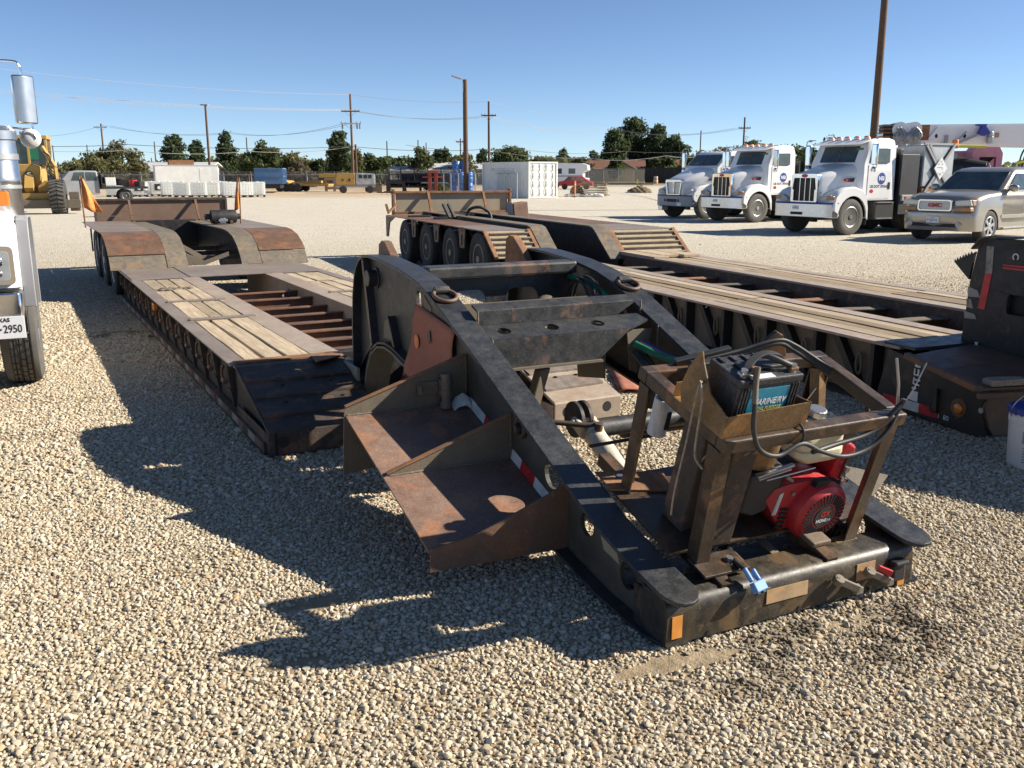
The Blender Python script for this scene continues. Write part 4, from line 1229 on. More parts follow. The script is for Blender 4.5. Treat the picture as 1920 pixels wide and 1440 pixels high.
for (p, q) in (((0.245, 0.72, 0.215), (0.23, 0.73, 0.737)), ((0.262, 0.18, 0.212), (0.225, 0.19, 0.737)), ((1.055, 0.165, 0.16), (1.085, 0.19, 0.737)), ((1.16, 0.70, 0.215), (1.13, 0.70, 0.737))):
    px, qx = Vector(p), Vector(q)
    sx = 1 if p[0] < 0.6 else -1
    sy = 1 if p[1] < 0.4 else -1
    PB().bar(px + Vector((0, sy * 0.0, 0)), qx, 0.062, 0.008, (0, 1, 0)).bar(px + Vector((-0.027 * sx, 0.031 * sy, 0)), qx + Vector((-0.027 * sx, 0.031 * sy, 0)), 0.008, 0.062, (0, 1, 0)).build('cage_leg', 'oily', G)
PB().bar((1.13, 0.68, 0.73), (1.16, 0.52, 0.215), 0.05, 0.05).build('cage_brace', 'oily_tan', G)
PB().prism([(0.74, 0.79), (0.78, 0.89), (0.83, 0.93), (0.87, 0.91), (0.93, 0.80)], 'xz', 0.69, 0.71).build('hose_hanger', 'oily', G, bevel=0.004)
# upright tank channels under the cage
PB().prism([(0.28, 0.36), (0.28, 0.50), (0.41, 0.60), (0.50, 0.54), (0.50, 0.40)], 'xy', 0.216, 0.735).build('hydraulic_tank', 'brown_dark', G, bevel=0.01)
PB().box(0.34, 0.455, 0.25, 0.262, 0.216, 0.735).build('tank_panel', 'brown_dark', G, bevel=0.003)
PB().cyl((0.42, 0.82, 0.40), (0.42, 0.82, 0.58), 0.042, n=20).build('white_filter', 'white_dirty', G, smooth=40)
PB().box(0.4215, 0.445, 0.776, 0.779, 0.44, 0.53).build('filter_label', 'text_black', G)
PB().cyl((0.42, 0.82, 0.58), (0.42, 0.82, 0.61), 0.03, n=16).cyl((0.1, 0.85, 0.36), (0.42, 0.82, 0.39), 0.008, n=8).build('filter_head', 'black_dark', G, smooth=40)
# battery box welded on the cage
bt = PB()
bt.prism([(0.19, 0.795), (0.58, 0.795), (0.58, 0.895), (0.56, 0.9), (0.19, 0.885)], 'xz', 0.185, 0.19)
bt.prism([(0.185, 0.795), (0.44, 0.795), (0.47, 0.86), (0.45, 0.95), (0.41, 1.035), (0.395, 1.045), (0.375, 1.01), (0.30, 0.92), (0.185, 0.885)], 'yz', 0.186, 0.191)
bt.box(0.19, 0.58, 0.185, 0.5, 0.793, 0.798)
bt.prism([(0.185, 0.795), (0.5, 0.795), (0.5, 0.84), (0.185, 0.90)], 'yz', 0.578, 0.583)
bt.box(0.19, 0.58, 0.495, 0.5, 0.8, 0.86)
bb = bt.build('battery_box', 'oily_tan', G)
# cables
def pt(x, y, n): return (x, y, n)
pth = [(0.31, 0.235, 1.045), (0.30, 0.215, 1.0), (0.285, 0.17, 0.93), (0.29, 0.145, 0.84), (0.34, 0.135, 0.755), (0.44, 0.135, 0.715), (0.555, 0.145, 0.745), (0.66, 0.135, 0.70), (0.80, 0.135, 0.655), (0.93, 0.14, 0.67), (1.02, 0.15, 0.74), (1.06, 0.17, 0.80), (1.075, 0.17, 0.86)]
PB().tube(spline(pth, 8), 0.0092, 8).build('battery_cable', 'hose', G, smooth=60)
PB().tube(spline([(0.313, 0.235, 1.05), (0.30, 0.21, 1.0), (0.285, 0.172, 0.935)], 6), 0.0115, 8).build('cable_sleeve', 'tan_dirt', G, smooth=60)
PB().tube(spline([(0.62, 0.14, 0.70), (0.75, 0.16, 0.70), (0.95, 0.165, 0.73), (1.06, 0.17, 0.84)], 6), 0.010, 8).build('battery_cable', 'hose', G, smooth=60)
PB().torus((0.555, 0.19, 0.765), 0.043, 0.005, 'x', 18, 6).build('cable_tie', 'trim', G)
PB().tube([(1.08, 0.19, 0.80), (1.075, 0.22, 0.9), (1.06, 0.26, 1.0)], 0.006, 6).build('cable_end', 'steel', G)
PB().tube([(1.085, 0.18, 0.80), (1.12, 0.18, 0.9), (1.165, 0.20, 1.0)], 0.003, 6).build('cable_end', 'steel', G)
PB().tube(spline([(0.186, 0.36, 0.93), (0.16, 0.34, 0.95), (0.155, 0.30, 0.9), (0.165, 0.29, 0.75), (0.175, 0.28, 0.66), (0.20, 0.25, 0.62)], 6), 0.005, 6).build('rope_end', 'rope', G, smooth=60)
PB().tube(spline([(0.186, 0.35, 0.94), (0.15, 0.33, 0.93), (0.15, 0.32, 0.7), (0.145, 0.31, 0.5), (0.15, 0.3, 0.38)], 6), 0.004, 6).build('rope_end', 'rope', G, smooth=60)
for k in range(3):
    dz = 0.02 * k
    PB().tube(spline([(0.50, 0.72, 0.81 + dz * .2), (0.66, 0.70, 0.83 + dz * .5), (0.82, 0.67, 0.885 + dz * .4), (0.92, 0.66, 0.85 + dz * .6), (1.06, 0.62, 0.775 + dz * .6), (1.125, 0.5, 0.745 + dz * .6), (1.15, 0.40, 0.72), (1.14, 0.33, 0.60)], 8), 0.008 + 0.003 * (k == 0), 8).build('loom_hose', 'hose', G, smooth=60)
PB().box(0.40, 0.50, 0.66, 0.70, 0.795, 0.83).bar((0.36, 0.74, 0.80), (0.62, 0.72, 0.85), 0.03, 0.03).build('loom_conduit', 'trim', G, bevel=0.004)
for a, b in (((0.66, 0.45, 0.79), (0.74, 0.40, 0.70)), ((0.66, 0.45, 0.79), (0.72, 0.36, 0.62)), ((0.66, 0.45, 0.79), (0.9, 0.5, 0.66)), ((0.9, 0.5, 0.66), (0.97, 0.52, 0.73))):
    PB().tube([a, b], 0.003, 5).build('loose_wire', 'rope', G)
PB().sphere((0.66, 0.45, 0.79), (0.03, 0.02, 0.02), 8, 6).build('wire_splice', 'tan_dirt', G)
# blue plug hanging over the nose beam
mb = PB()
mb.obox((0.405, 0.0, 0.205), (0.062, 0.042, 0.028), (R(35), 0, R(10)))
mb.cyl((0.385, 0.02, 0.215), (0.375, 0.07, 0.245), 0.010, n=10).cyl((0.42, 0.02, 0.215), (0.41, 0.06, 0.24), 0.010, n=10)
bp_ = mb.build('blue_plug', 'blue_plug', G, bevel=0.004)
PB().obox((0.390, -0.018, 0.190), (0.016, 0.01, 0.014), (R(35), 0, R(10))).obox((0.418, -0.018, 0.193), (0.016, 0.01, 0.014), (R(35), 0, R(10))).build('plug_contact', 'dark', bp_)
PB().tube(spline([(0.385, 0.06, 0.235), (0.42, 0.2, 0.2), (0.6, 0.35, 0.12), (0.9, 0.4, 0.1)], 6), 0.01, 6).build('plug_cable', 'hose', bp_, smooth=60)
for k in range(4):
    PB().torus((1.10, 0.30 + 0.02 * k, 0.10 - 0.01 * k), 0.10 - 0.01 * k, 0.011, 'y', 22, 6).build('coiled_hose', 'hose', G, smooth=60)
PB().box(0.98, 1.1, 0.08, 0.2, 0.155, 0.165).build('leg_foot', 'oily_tan', G)
MB().slab([(1.38, 0.62, 0.36), (1.38, 0.30, 0.27), (1.62, 0.42, 0.31)], 0.012).build('side_step', 'tan_dirt', G)

mat_ = MB()
nn = 9
vs_, fs_ = [], []
q0 = [Vector((2.10, 3.52)), Vector((2.30, 3.46)), Vector((2.95, 4.66)), Vector((2.70, 4.70))]
for i in range(nn + 1):
    for j in range(4):
        a_ = q0[0].lerp(q0[1], j / 3).lerp(q0[3].lerp(q0[2], j / 3), i / nn)
        vs_.append((a_.x, a_.y, 0.035 + 0.012 * math.sin(2.1 * i + 1.3 * j)))
for i in range(nn):
    for j in range(3):
        fs_.append((i * 4 + j, i * 4 + j + 1, i * 4 + j + 5, i * 4 + j + 4))
mat_._add(vs_, fs_)
red_mat = mat_.build('rubber_flap', 'flap', None, smooth=70)
red_mat.location = G.location
red_mat.rotation_euler = G.rotation_euler
red_mat.modifiers.new("thick", 'SOLIDIFY').thickness = 0.008
tag(red_mat, 'faded red rubber flap lying on gravel between gooseneck and black trailer', 'flap')

# ------------------------------------------------------------------ battery (lifts out of its box)
def child_frame(th):  # same pitched frame for loose things standing on the gooseneck deck
    th.location = G.location
    th.rotation_euler = (Matrix.Rotation(R(26.5), 4, 'Z') @ PM).to_euler()
bat = thing('battery', 'black deep-cycle battery with teal label in the rusty box on the engine cage', 'battery')
child_frame(bat)
BX0, BX1, BY0, BY1, BZ0, BZ1 = 0.245, 0.535, 0.225, 0.405, 0.80, 1.005
MB().box(BX0, BX1, BY0, BY1, BZ0, BZ1 - 0.03).build('case', 'battery', bat, bevel=0.006)
MB().box(BX0 - 0.004, BX1 + 0.004, BY0 - 0.004, BY1 + 0.004, BZ1 - 0.03, BZ1).build('lid', 'battery', bat, bevel=0.006)
for k in range(3):
    for x in (BX0 + 0.012 + 0.014 * k, BX1 - 0.04 + 0.014 * k):
        MB().box(x, x + 0.007, BY0 - 0.006, BY0 + 0.002, BZ0 + 0.02, BZ1 - 0.035).build('rib', 'battery', bat)
lb = MB().box(BX0 + 0.058, BX1 - 0.048, BY0 - 0.003, BY0 - 0.0005, BZ0 + 0.045, BZ1 - 0.042).build('label', 'label_blue', bat)
fm = frame4((0.400, BY0 - 0.0032, 0.906), (1, 0, 0), (0, 0, 1))
text('lettering', 'MARINE/RV', 'text_white', lb, fm, 0.036, 0.0006, shear=0.25, bold=0.0006, xs=0.86)
text('lettering', 'DUAL PURPOSE', 'text_yellow', lb, frame4((0.40, BY0 - 0.0032, 0.877), (1, 0, 0), (0, 0, 1)), 0.018, 0.0006, shear=0.2, bold=0.0006)
MB().prism(circle(0.325, 0.944, 0.013, n=6), 'xz', BY0 - 0.0045, BY0 - 0.003).build('logo', 'text_yellow', lb)
MB().prism(circle(0.325, 0.944, 0.009, n=6), 'xz', BY0 - 0.0055, BY0 - 0.0045).build('logo', 'text_blue', lb)
mb = MB()
mb.box(0.30, 0.50, 0.285, 0.345, BZ1, BZ1 + 0.012)
mb.build('vent_cap', 'battery', bat, bevel=0.005)
mb = MB()
for k in range(5):
    mb.box(BX0 + 0.02 + 0.055 * k, BX0 + 0.03 + 0.055 * k, 0.36, 0.40, BZ1, BZ1 + 0.008)
mb.build('lid_rib', 'battery', bat)
for x in (0.275, 0.505):
    p = MB().cyl((x, 0.255, BZ1), (x, 0.255, BZ1 + 0.03), 0.015, 0.013, 14).build('terminal_post', 'steel', bat, smooth=40)
    MB().box(x - 0.02, x + 0.02, 0.24, 0.27, BZ1 + 0.006, BZ1 + 0.02).build('clamp', 'steel' if x < 0.4 else 'rust', p, bevel=0.004)
MB().cyl((0.312, 0.243, BZ1 + 0.012), (0.312, 0.243, BZ1 + 0.04), 0.012, n=10).build('cable_lug', 'rust', bat, smooth=40)
MB().tube(spline([(0.495, 0.26, BZ1 + 0.022), (0.46, 0.27, BZ1 + 0.035), (0.42, 0.30, BZ1 + 0.045), (0.38, 0.33, BZ1 + 0.04)], 6), 0.012, 8).build('cable_lug', 'hose', bat, smooth=50)
hp = spline([(BX0 + 0.03, 0.23, BZ1 - 0.04), (BX0 + 0.04, 0.255, BZ1 + 0.02), (BX0 + 0.09, 0.29, BZ1 + 0.045), (0.40, 0.31, BZ1 + 0.055), (BX1 - 0.06, 0.31, BZ1 + 0.042), (BX1 - 0.015, 0.30, BZ1 + 0.0)], 6)
mb = MB()
for (p, q) in zip(hp[:-1], hp[1:]):
    mb.bar(p, q, 0.028, 0.007)
mb.build('carry_handle', 'hose', bat, bevel=0.001)
MB().box(BX0 + 0.05, BX0 + 0.16, BY0 + 0.0, BY0 + 0.03, BZ1 + 0.0005, BZ1 + 0.003).build('corroded_tag', 'white_dirty', bat)

# ------------------------------------------------------------------ engine
en = thing('petrol_engine', 'small red petrol engine with cream fuel tank bolted under the engine cage', 'engine')
child_frame(en)
FC = (0.885, 0.30)     # fan centre (x, n)
sh = MB()
sh.prism([(0.60, 0.38), (0.63, 0.435), (0.70, 0.445), (0.76, 0.445), (0.83, 0.445), (0.905, 0.44), (0.97, 0.41), (1.01, 0.36), (1.015, 0.28), (0.975, 0.205), (0.92, 0.175), (0.82, 0.175), (0.735, 0.20)], 'xz', 0.265, 0.40)
shr = sh.build('shroud', 'red_paint', en, bevel=0.018, seg=3, smooth=40)
rc = MB().lathe([(0.145, 0.28), (0.143, 0.238), (0.134, 0.217), (0.119, 0.209), (0.112, 0.201), (0.056, 0.196), (0.052, 0.202), (0.0, 0.202)], (FC[0], 0, FC[1]), 'y', 40).build('recoil_cover', 'red_paint', shr, smooth=35)
mb = MB()
for k in range(34):
    a = 2 * math.pi * k / 34
    c, s_ = math.cos(a), math.sin(a)
    p0 = (FC[0] + 0.062 * c, 0.1965, FC[1] + 0.062 * s_)
    p1 = (FC[0] + 0.108 * c, 0.1985, FC[1] + 0.108 * s_)
    mb.bar(p0, p1, 0.0075, 0.006, (0, 1, 0))
mb.build('cooling_slot', 'dark', shr)
bd = MB().cyl((FC[0], 0.199, FC[1]), (FC[0], 0.1935, FC[1]), 0.052, n=28).build('badge', 'trim', shr)
text('lettering', 'HONDA', 'text_white', shr, frame4((FC[0], 0.1925, FC[1] - 0.020), (1, 0, 0), (0, 0, 1)), 0.022, 0.0006, bold=0.0006)
text('lettering', 'GX', 'text_red', shr, frame4((FC[0], 0.1925, FC[1] + 0.012), (1, 0, 0), (0, 0, 1)), 0.036, 0.0006, bold=0.001)
mb = MB()
for k in range(5):
    a = R(118 - 9 * k)
    c, s_ = math.cos(a), math.sin(a)
    mb.bar((FC[0] - 0.065 + 0.0 * k, 0.255 - 0.003 * k, FC[1] + 0.140 + 0.0055 * 0 + 0.012 * k - 0.03), (FC[0] + 0.005, 0.250 - 0.003 * k, FC[1] + 0.158 + 0.010 * k - 0.035), 0.007, 0.03, (0, 1, 0))
for k in range(5):
    mb.box(FC[0] - 0.19 - 0.0, FC[0] - 0.17, 0.258, 0.266, FC[1] - 0.07 + 0.022 * k, FC[1] - 0.058 + 0.022 * k)
    mb.box(FC[0] - 0.165, FC[0] - 0.15, 0.258, 0.266, FC[1] - 0.075 + 0.022 * k, FC[1] - 0.063 + 0.022 * k)
for k in range(4):
    mb.box(FC[0] + 0.035 + 0.018 * k, FC[0] + 0.043 + 0.018 * k, 0.25, 0.268, FC[1] + 0.115 - 0.008 * k, FC[1] + 0.15 - 0.008 * k)
mb.build('side_slot', 'dark', shr)
MB().prism([(0.665, 0.405), (0.685, 0.41), (0.678, 0.30), (0.655, 0.30)], 'xz', 0.2635, 0.265).build('warning_label', 'white_dirty', shr)
MB().cyl((0.735, 0.262, 0.40), (0.735, 0.255, 0.40), 0.009, n=10).cyl((1.02, 0.262, 0.42), (1.02, 0.25, 0.42), 0.008, n=10).build('shroud_bolt', 'steel', shr)
# block, sump
MB().box(0.72, 1.0, 0.40, 0.60, 0.216, 0.45).box(0.70, 1.02, 0.38, 0.62, 0.216, 0.25).build('engine_block', 'black_dark', en, bevel=0.01)
mb = MB()
for k in range(6):
    mb.box(0.60, 0.74, 0.40, 0.56, 0.30 + 0.03 * k, 0.308 + 0.03 * k)
mb.build('cooling_fin', 'steel', en)
# air cleaner
mb = MB()
mb.prism([(0.475, 0.34), (0.50, 0.52), (0.64, 0.55), (0.67, 0.52), (0.665, 0.40), (0.62, 0.33), (0.54, 0.31)], 'xz', 0.27, 0.42)
ac = mb.build('air_cleaner', 'trim', en, bevel=0.015, seg=3, smooth=45)
MB().cyl((0.565, 0.36, 0.53), (0.565, 0.36, 0.685), 0.085, 0.082, 24).build('filter_canister', 'oily_tan', ac, bevel=0.006, smooth=40)
MB().cyl((0.565, 0.36, 0.685), (0.565, 0.36, 0.70), 0.095, n=24).build('canister_lid', 'black_dark', ac, bevel=0.004, smooth=40)
MB().bar((0.50, 0.258, 0.525), (0.68, 0.258, 0.555), 0.018, 0.012).bar((0.52, 0.262, 0.505), (0.68, 0.262, 0.53), 0.008, 0.01).build('clip_band', 'steel', ac, bevel=0.003)
MB().tube([(0.55, 0.25, 0.505), (0.80, 0.25, 0.525)], 0.003, 6).cyl((0.66, 0.255, 0.50), (0.71, 0.265, 0.465), 0.008, n=8).build('throttle_rod', 'steel', ac)
# fuel tank
secs = []
for (dz, e) in ((0.50, 0.02), (0.515, 0.006), (0.54, 0.0), (0.565, 0.004), (0.568, 0.014), (0.60, 0.010), (0.64, 0.014), (0.665, 0.03), (0.675, 0.06)):
    low = 0.0 if dz > 0.52 else 0.03
    secs.append([(x, y, dz) for x, y in rrect(0.735 + e + low, 1.01 - e, 0.29 + e, 0.50 - e, 0.05)])
tk = MB().loft(secs).build('fuel_tank', 'tank_plastic', en, smooth=50)
MB().cyl((0.88, 0.40, 0.675), (0.88, 0.40, 0.71), 0.042, n=12).build('fuel_cap', 'steel', tk, bevel=0.006)
# control box on the far side
cb = MB().prism([(0.965, 0.335), (0.99, 0.56), (1.02, 0.585), (1.075, 0.55), (1.06, 0.34), (1.03, 0.32)], 'xz', 0.30, 0.42).build('control_box', 'red_paint', en, bevel=0.012, smooth=40)
MB().prism([(1.02, 0.36), (1.032, 0.53), (1.062, 0.52), (1.05, 0.35)], 'xz', 0.294, 0.2995).build('control_panel', 'trim', cb)
MB().cyl((1.04, 0.296, 0.45), (1.04, 0.28, 0.45), 0.014, n=14).cyl((1.037, 0.296, 0.40), (1.037, 0.285, 0.40), 0.01, n=12).build('switch', 'steel', cb)
MB().prism([(0.985, 0.58), (1.04, 0.635), (1.09, 0.60), (1.07, 0.54)], 'xz', 0.33, 0.48).build('tank_bracket', 'black_dark', en, bevel=0.008)
MB().tube(spline([(0.98, 0.25, 0.25), (1.03, 0.23, 0.22), (1.07, 0.22, 0.18)], 6), 0.012, 8).box(1.055, 1.095, 0.20, 0.24, 0.165, 0.20).build('starter_lead', 'hose', en)
# ------------------------------------------------------------------ second low-bed trailer on the right
T2 = thing('multi_axle_trailer', 'black four-axle low-bed trailer with long bleached plank deck and tan tail panel', 'trailer', (3.143, 5.967, 0.0), R(22.0))
ZD2 = 0.50
for (w, sgn) in ((0.0, 1), (2.65, -1)):
    a = w + sgn * 0.14
    MB().prism([(0.0, 0.02), (0.0, 0.36), (0.35, 0.44), (8.9, ZD2 - 0.02), (8.9, 0.03)], 'yz', a, a + sgn * 0.02).build('side_beam', 'tan_dirt' if sgn > 0 else 'black_dark', T2)
    x0, x1 = sorted((w, w + sgn * 0.17))
    MB().box(x0, x1, 0.75, 8.9, ZD2 - 0.022, ZD2).build('deck_edge', 'deck_tan', T2, bevel=0.004)
    x0, x1 = sorted((w + sgn * 0.02, w + sgn * 0.2))
    MB().box(x0, x1, 0.1, 8.9, 0.015, 0.04).build('bottom_flange', 'black_dark', T2)
for i in range(12):
    y = 1.05 + 0.66 * i
    MB().box(0.035, 0.14, y - 0.02, y + 0.02, 0.04, ZD2 - 0.024).build('side_post', 'black_dark', T2)
    MB().prism([(y + 0.10, 0.04), (y + 0.18, 0.04), (y + 0.50, ZD2 - 0.03), (y + 0.42, ZD2 - 0.03)], 'yz', 0.07, 0.138).build('side_strut', 'black_dark', T2)
    MB().tube([(0.10 + 0.0 * k, y + 0.20 + 0.03 * math.cos(k * math.pi / 8), 0.27 + 0.085 * math.sin(k * math.pi / 8)) for k in range(16)], 0.011, 6, closed=True).build('lashing_ring', 'tan_dirt', T2, smooth=50)
# beams either side of the well
for (x0, x1) in ((0.80, 0.97), (1.60, 1.80)):
    zt = ZD2 if x0 < 1 else 0.57
    c = x1 - 0.03 if x0 < 1 else x0 + 0.03
    mb = MB()
    mb.box(x0, x1, 0.75, 8.9, zt - 0.02, zt + 0.004)
    bmm = mb.build('main_beam', 'deck_tan', T2, bevel=0.004)
    MB().box(c - 0.012, c + 0.012, 0.4, 8.9, 0.03, zt - 0.02).build('beam_web', 'brown_dark', bmm)
for i in range(9):
    y = 1.15 + 0.72 * i
    mb = MB()
    n = 8
    secs = []
    for k in range(n + 1):
        x = 0.97 + 0.64 * k / n
        e = 0.018 * math.sin(9 * x + 2 * i)
        f = 0.05 * (k / n - 0.5)
        secs.append([(x, y - 0.05 + e - f, 0.455), (x, y + 0.05 + e - f, 0.465), (x, y + 0.05 + e - f, 0.475), (x, y - 0.05 + e - f, 0.465)])
    mb.loft(secs)
    mb.box(0.97, 1.61, y - 0.006, y + 0.006, 0.08, 0.457)
    mb.build('cross_member', 'tan_dirt' if i % 3 else 'rust', T2)
MB().box(0.97, 1.61, 0.6, 8.5, 0.06, 0.075).build('well_floor', 'brown_dark', T2)
# deck boards
for side in (0, 1):
    edges = (0.175, 0.33, 0.485, 0.64, 0.795) if side == 0 else (1.805, 1.98, 2.155, 2.32, 2.475)
    zt = ZD2 if side == 0 else 0.545
    cuts = [0.9, 3.4, 6.2, 8.6] if side == 0 else [0.9, 2.9, 5.4, 8.2]
    for k in range(4):
        for ci_ in range(3):
            ya, yb = cuts[ci_] + 0.01 + random.uniform(0, 0.02), cuts[ci_ + 1] - random.uniform(0.005, 0.02)
            g = 0.004
            n = 8
            secs = []
            dz = random.uniform(-0.006, 0.004)
            for i in range(n + 1):
                y = ya + (yb - ya) * i / n
                c0, c1 = random.uniform(0, 0.004), random.uniform(0, 0.004)
                zz = zt + dz + random.uniform(-0.002, 0.002)
                xa, xb = edges[k] + g + c0, edges[k + 1] - g - c1
                secs.append([(xa, y, zt - 0.05), (xb, y, zt - 0.05), (xb, y, zz - 0.004), (xb - 0.006, y, zz), (xa + 0.006, y, zz), (xa, y, zz - 0.004)])
            MB().loft(secs).build('plank', 'wood_dark' if (k in (1, 2) and ci_ < 2) else 'wood', T2)
MB().box(2.475, 2.65, 0.8, 8.3, 0.525, 0.548).build('deck_edge', 'deck_tan', T2, bevel=0.003)
MB().box(0.17, 0.8, 0.86, 8.6, 0.30, 0.44).box(1.8, 2.47, 0.86, 8.6, 0.30, 0.48).build('plank_support', 'black_dark', T2)
for k, (x0, x1, y0, y1) in enumerate(((1.62, 1.86, 7.0, 8.5), (1.9, 2.2, 7.3, 8.6), (2.22, 2.5, 7.2, 8.55))):
    MB().obox(((x0 + x1) / 2, (y0 + y1) / 2, 0.575), (x1 - x0, y1 - y0, 0.04), (0.004, 0, 0.01 * k)).build('loose_plank', 'wood', T2, bevel=0.004)
MB().box(0.02, 0.98, 0.62, 0.92, ZD2 - 0.01, ZD2 + 0.014).build('cover_plate', 'black_edge', T2, bevel=0.004)
MB().prism([(0.62, 0.49), (0.42, 0.46), (0.0, 0.40), (0.0, 0.10), (0.62, 0.1)], 'yz', 0.16, 2.5).build('front_box', 'black_dark', T2)
# front side plate with lettering, tape and marker
MB().prism([(-0.02, 0.015), (-0.03, 0.12), (-0.01, 0.22), (-0.06, 0.35), (0.85, 0.47), (0.95, 0.03)], 'yz', 0.0, 0.14).build('nose_plate', 'black_dark', T2, bevel=0.006)
MB().prism([(0.10, 0.02), (0.25, 0.015), (0.62, 0.015), (0.62, 0.34), (0.03, 0.34), (-0.0, 0.2), (0.05, 0.08)], 'xz', -0.05, 0.0).build('nose_front', 'brown', T2, bevel=0.01)
for k in range(9):
    MB().sphere((0.05 + 0.06 * k, -0.03, 0.33), (0.05, 0.03, 0.02), 8, 5).build('torn_edge', 'brown_dark', T2, smooth=60)
MB().box(-0.004, -0.001, 0.68, 0.86, 0.055, 0.125).build('reflective_strip', 'red_tape', T2)
MB().box(-0.004, -0.001, 0.51, 0.68, 0.055, 0.125).build('reflective_strip', 'white_tape', T2)
MB().box(-0.004, -0.001, 0.34, 0.51, 0.055, 0.125).build('reflective_strip', 'red_tape', T2)
MB().cyl((-0.004, 0.165, 0.175), (0.0, 0.165, 0.175), 0.065, n=24).build('light_boss', 'brown', T2)
MB().lathe([(0.036, 0.0), (0.034, -0.016), (0.02, -0.024), (0.0, -0.026)], (-0.003, 0.158, 0.172), 'x', 20).build('marker_light', 'amber', T2, smooth=50)
MB().cyl((-0.012, -0.02, 0.20), (0.0, -0.02, 0.20), 0.02, n=6).build('bolt_head', 'galv', T2)
MB().prism([(0.36, 0.27), (0.34, 0.27), (0.33, 0.10), (0.38, 0.09), (0.40, 0.13), (0.365, 0.14)], 'yz', -0.03, -0.001).build('tie_hook', 'black_dark', T2, bevel=0.004)
mb = MB()
for k, (yy, zz, w_, h_) in enumerate(((0.555, 0.40, 0.05, 0.035), (0.545, 0.35, 0.015, 0.04), (0.58, 0.35, 0.012, 0.04), (0.56, 0.325, 0.05, 0.01), (0.545, 0.29, 0.05, 0.012), (0.58, 0.28, 0.012, 0.05), (0.55, 0.255, 0.05, 0.012), (0.57, 0.225, 0.04, 0.014))):
    mb.box(-0.0035, -0.001, yy - w_ / 2, yy + w_ / 2, zz - h_ / 2, zz + h_ / 2)
mb.prism([(0.53, 0.205), (0.575, 0.205), (0.625, 0.15), (0.61, 0.135), (0.53, 0.13)], 'yz', -0.0035, -0.001)
mb.build('worn_lettering', 'text_white', T2)
text('lettering', '1  80', 'text_white', T2, frame4((-0.002, 0.29, 0.075), (0, -1, 0), (0, 0, 1)), 0.05, 0.001)
# bent plate over the nose
mb = MB()
mb.slab([(-0.16, 0.50, 0.475), (0.62, 0.64, 0.482), (0.62, 0.20, 0.452), (-0.20, 0.16, 0.44)][::-1], 0.02)
mb.slab([(-0.20, 0.16, 0.44), (0.62, 0.20, 0.452), (0.62, -0.28, 0.37), (-0.17, -0.14, 0.372)][::-1], 0.02)
mb.build('ramp_plate', 'brown', T2, bevel=0.004)
mb = MB()
mb.slab([(-0.21, 0.5, 0.475), (-0.16, 0.5, 0.475), (-0.16, -0.14, 0.365), (-0.21, -0.12, 0.365)], -0.045)
mb.slab([(-0.2, -0.17, 0.365), (0.6, -0.30, 0.365), (0.6, -0.26, 0.365), (-0.2, -0.13, 0.365)], -0.04)
mb.build('plate_edge', 'brown', T2, bevel=0.008)
MB().prism([(-0.10, -0.16), (0.18, -0.2), (0.2, -0.12), (-0.02, -0.05), (-0.09, -0.07)], 'xy', 0.40, 0.44).build('wooden_wedge', 'wood', T2, bevel=0.006)
# gooseneck wall
wall = MB().prism([(0.775, 0.40), (0.755, 0.6), (0.74, 0.95), (0.70, 1.20), (0.66, 1.262), (0.58, 1.285), (0.0, 1.30), (-0.9, 1.22), (-1.9, 0.85), (-1.9, 0.60), (-0.6, 0.42), (0.2, 0.36)], 'yz', 0.62, 0.66, [rrect(0.18, 0.40, 0.76, 0.90, 0.03)]).build('neck_wall', 'black_dark', T2, bevel=0.004)
MB().prism([(0.775, 0.40), (0.755, 0.6), (0.74, 0.95), (0.70, 1.20), (0.66, 1.262), (0.58, 1.285), (0.0, 1.30), (-0.9, 1.22), (-1.9, 0.85), (-1.9, 0.60), (-0.6, 0.42), (0.2, 0.36)], 'yz', 1.95, 1.99).build('neck_wall', 'black_dark', T2, bevel=0.004)
MB().box(0.66, 1.95, 0.68, 0.72, 0.45, 1.15).build('neck_back', 'black_dark', T2)
MB().box(0.68, 0.69, 0.1, 0.5, 0.7, 0.95).build('recess_back', 'dark', T2)
MB().ribbon([(0.72, 1.20), (0.66, 1.275), (0.58, 1.297), (0.0, 1.312), (-0.9, 1.232), (-1.9, 0.862)], 0.58, 0.72, 0.012).build('neck_flange', 'black_edge', T2, smooth=40)
MB().prism([(0.62, 1.23), (0.56, 1.23), (0.55, 1.035), (0.61, 1.035)], 'yz', 0.616, 0.619).build('reflective_strip', 'white_tape_dirty', T2)
MB().prism([(0.61, 1.035), (0.55, 1.035), (0.58, 0.765), (0.64, 0.77)], 'yz', 0.616, 0.619).build('reflective_strip', 'red_tape', T2)
for q in ([(0.75, 0.92), (0.66, 0.90), (0.63, 0.85), (0.74, 0.845)], [(0.75, 0.83), (0.71, 0.83), (0.68, 0.76), (0.74, 0.765)], [(0.76, 0.735), (0.66, 0.72), (0.64, 0.685), (0.75, 0.68)]):
    MB().prism(q, 'yz', 0.616, 0.619).build('peeled_tape', 'white_tape_dirty', T2)
for z in (1.105, 1.085):
    MB().box(0.616, 0.619, 0.0, 0.465, z - 0.006, z + 0.006).build('pin_stripe', 'red_tape', T2)
MB().torus((0.617, 0.37, 1.17), 0.022, 0.005, 'x', 16, 6, 0.8, R(-60)).build('loop_mark', 'text_white', T2)
mb = MB()
pts = [(0.76, 0.97), (0.91, 1.09)] + [p for k in range(7) for p in ((0.91 - 0.03 * k * 0.8 - 0.002, 1.10 + 0.011 * k + 0.018), (0.91 - 0.03 * k * 0.8 - 0.018, 1.10 + 0.011 * k))] + [(0.73, 1.18)]
mb.prism(pts, 'yz', 0.63, 0.65)
mb.build('serrated_plate', 'black_dark', T2)
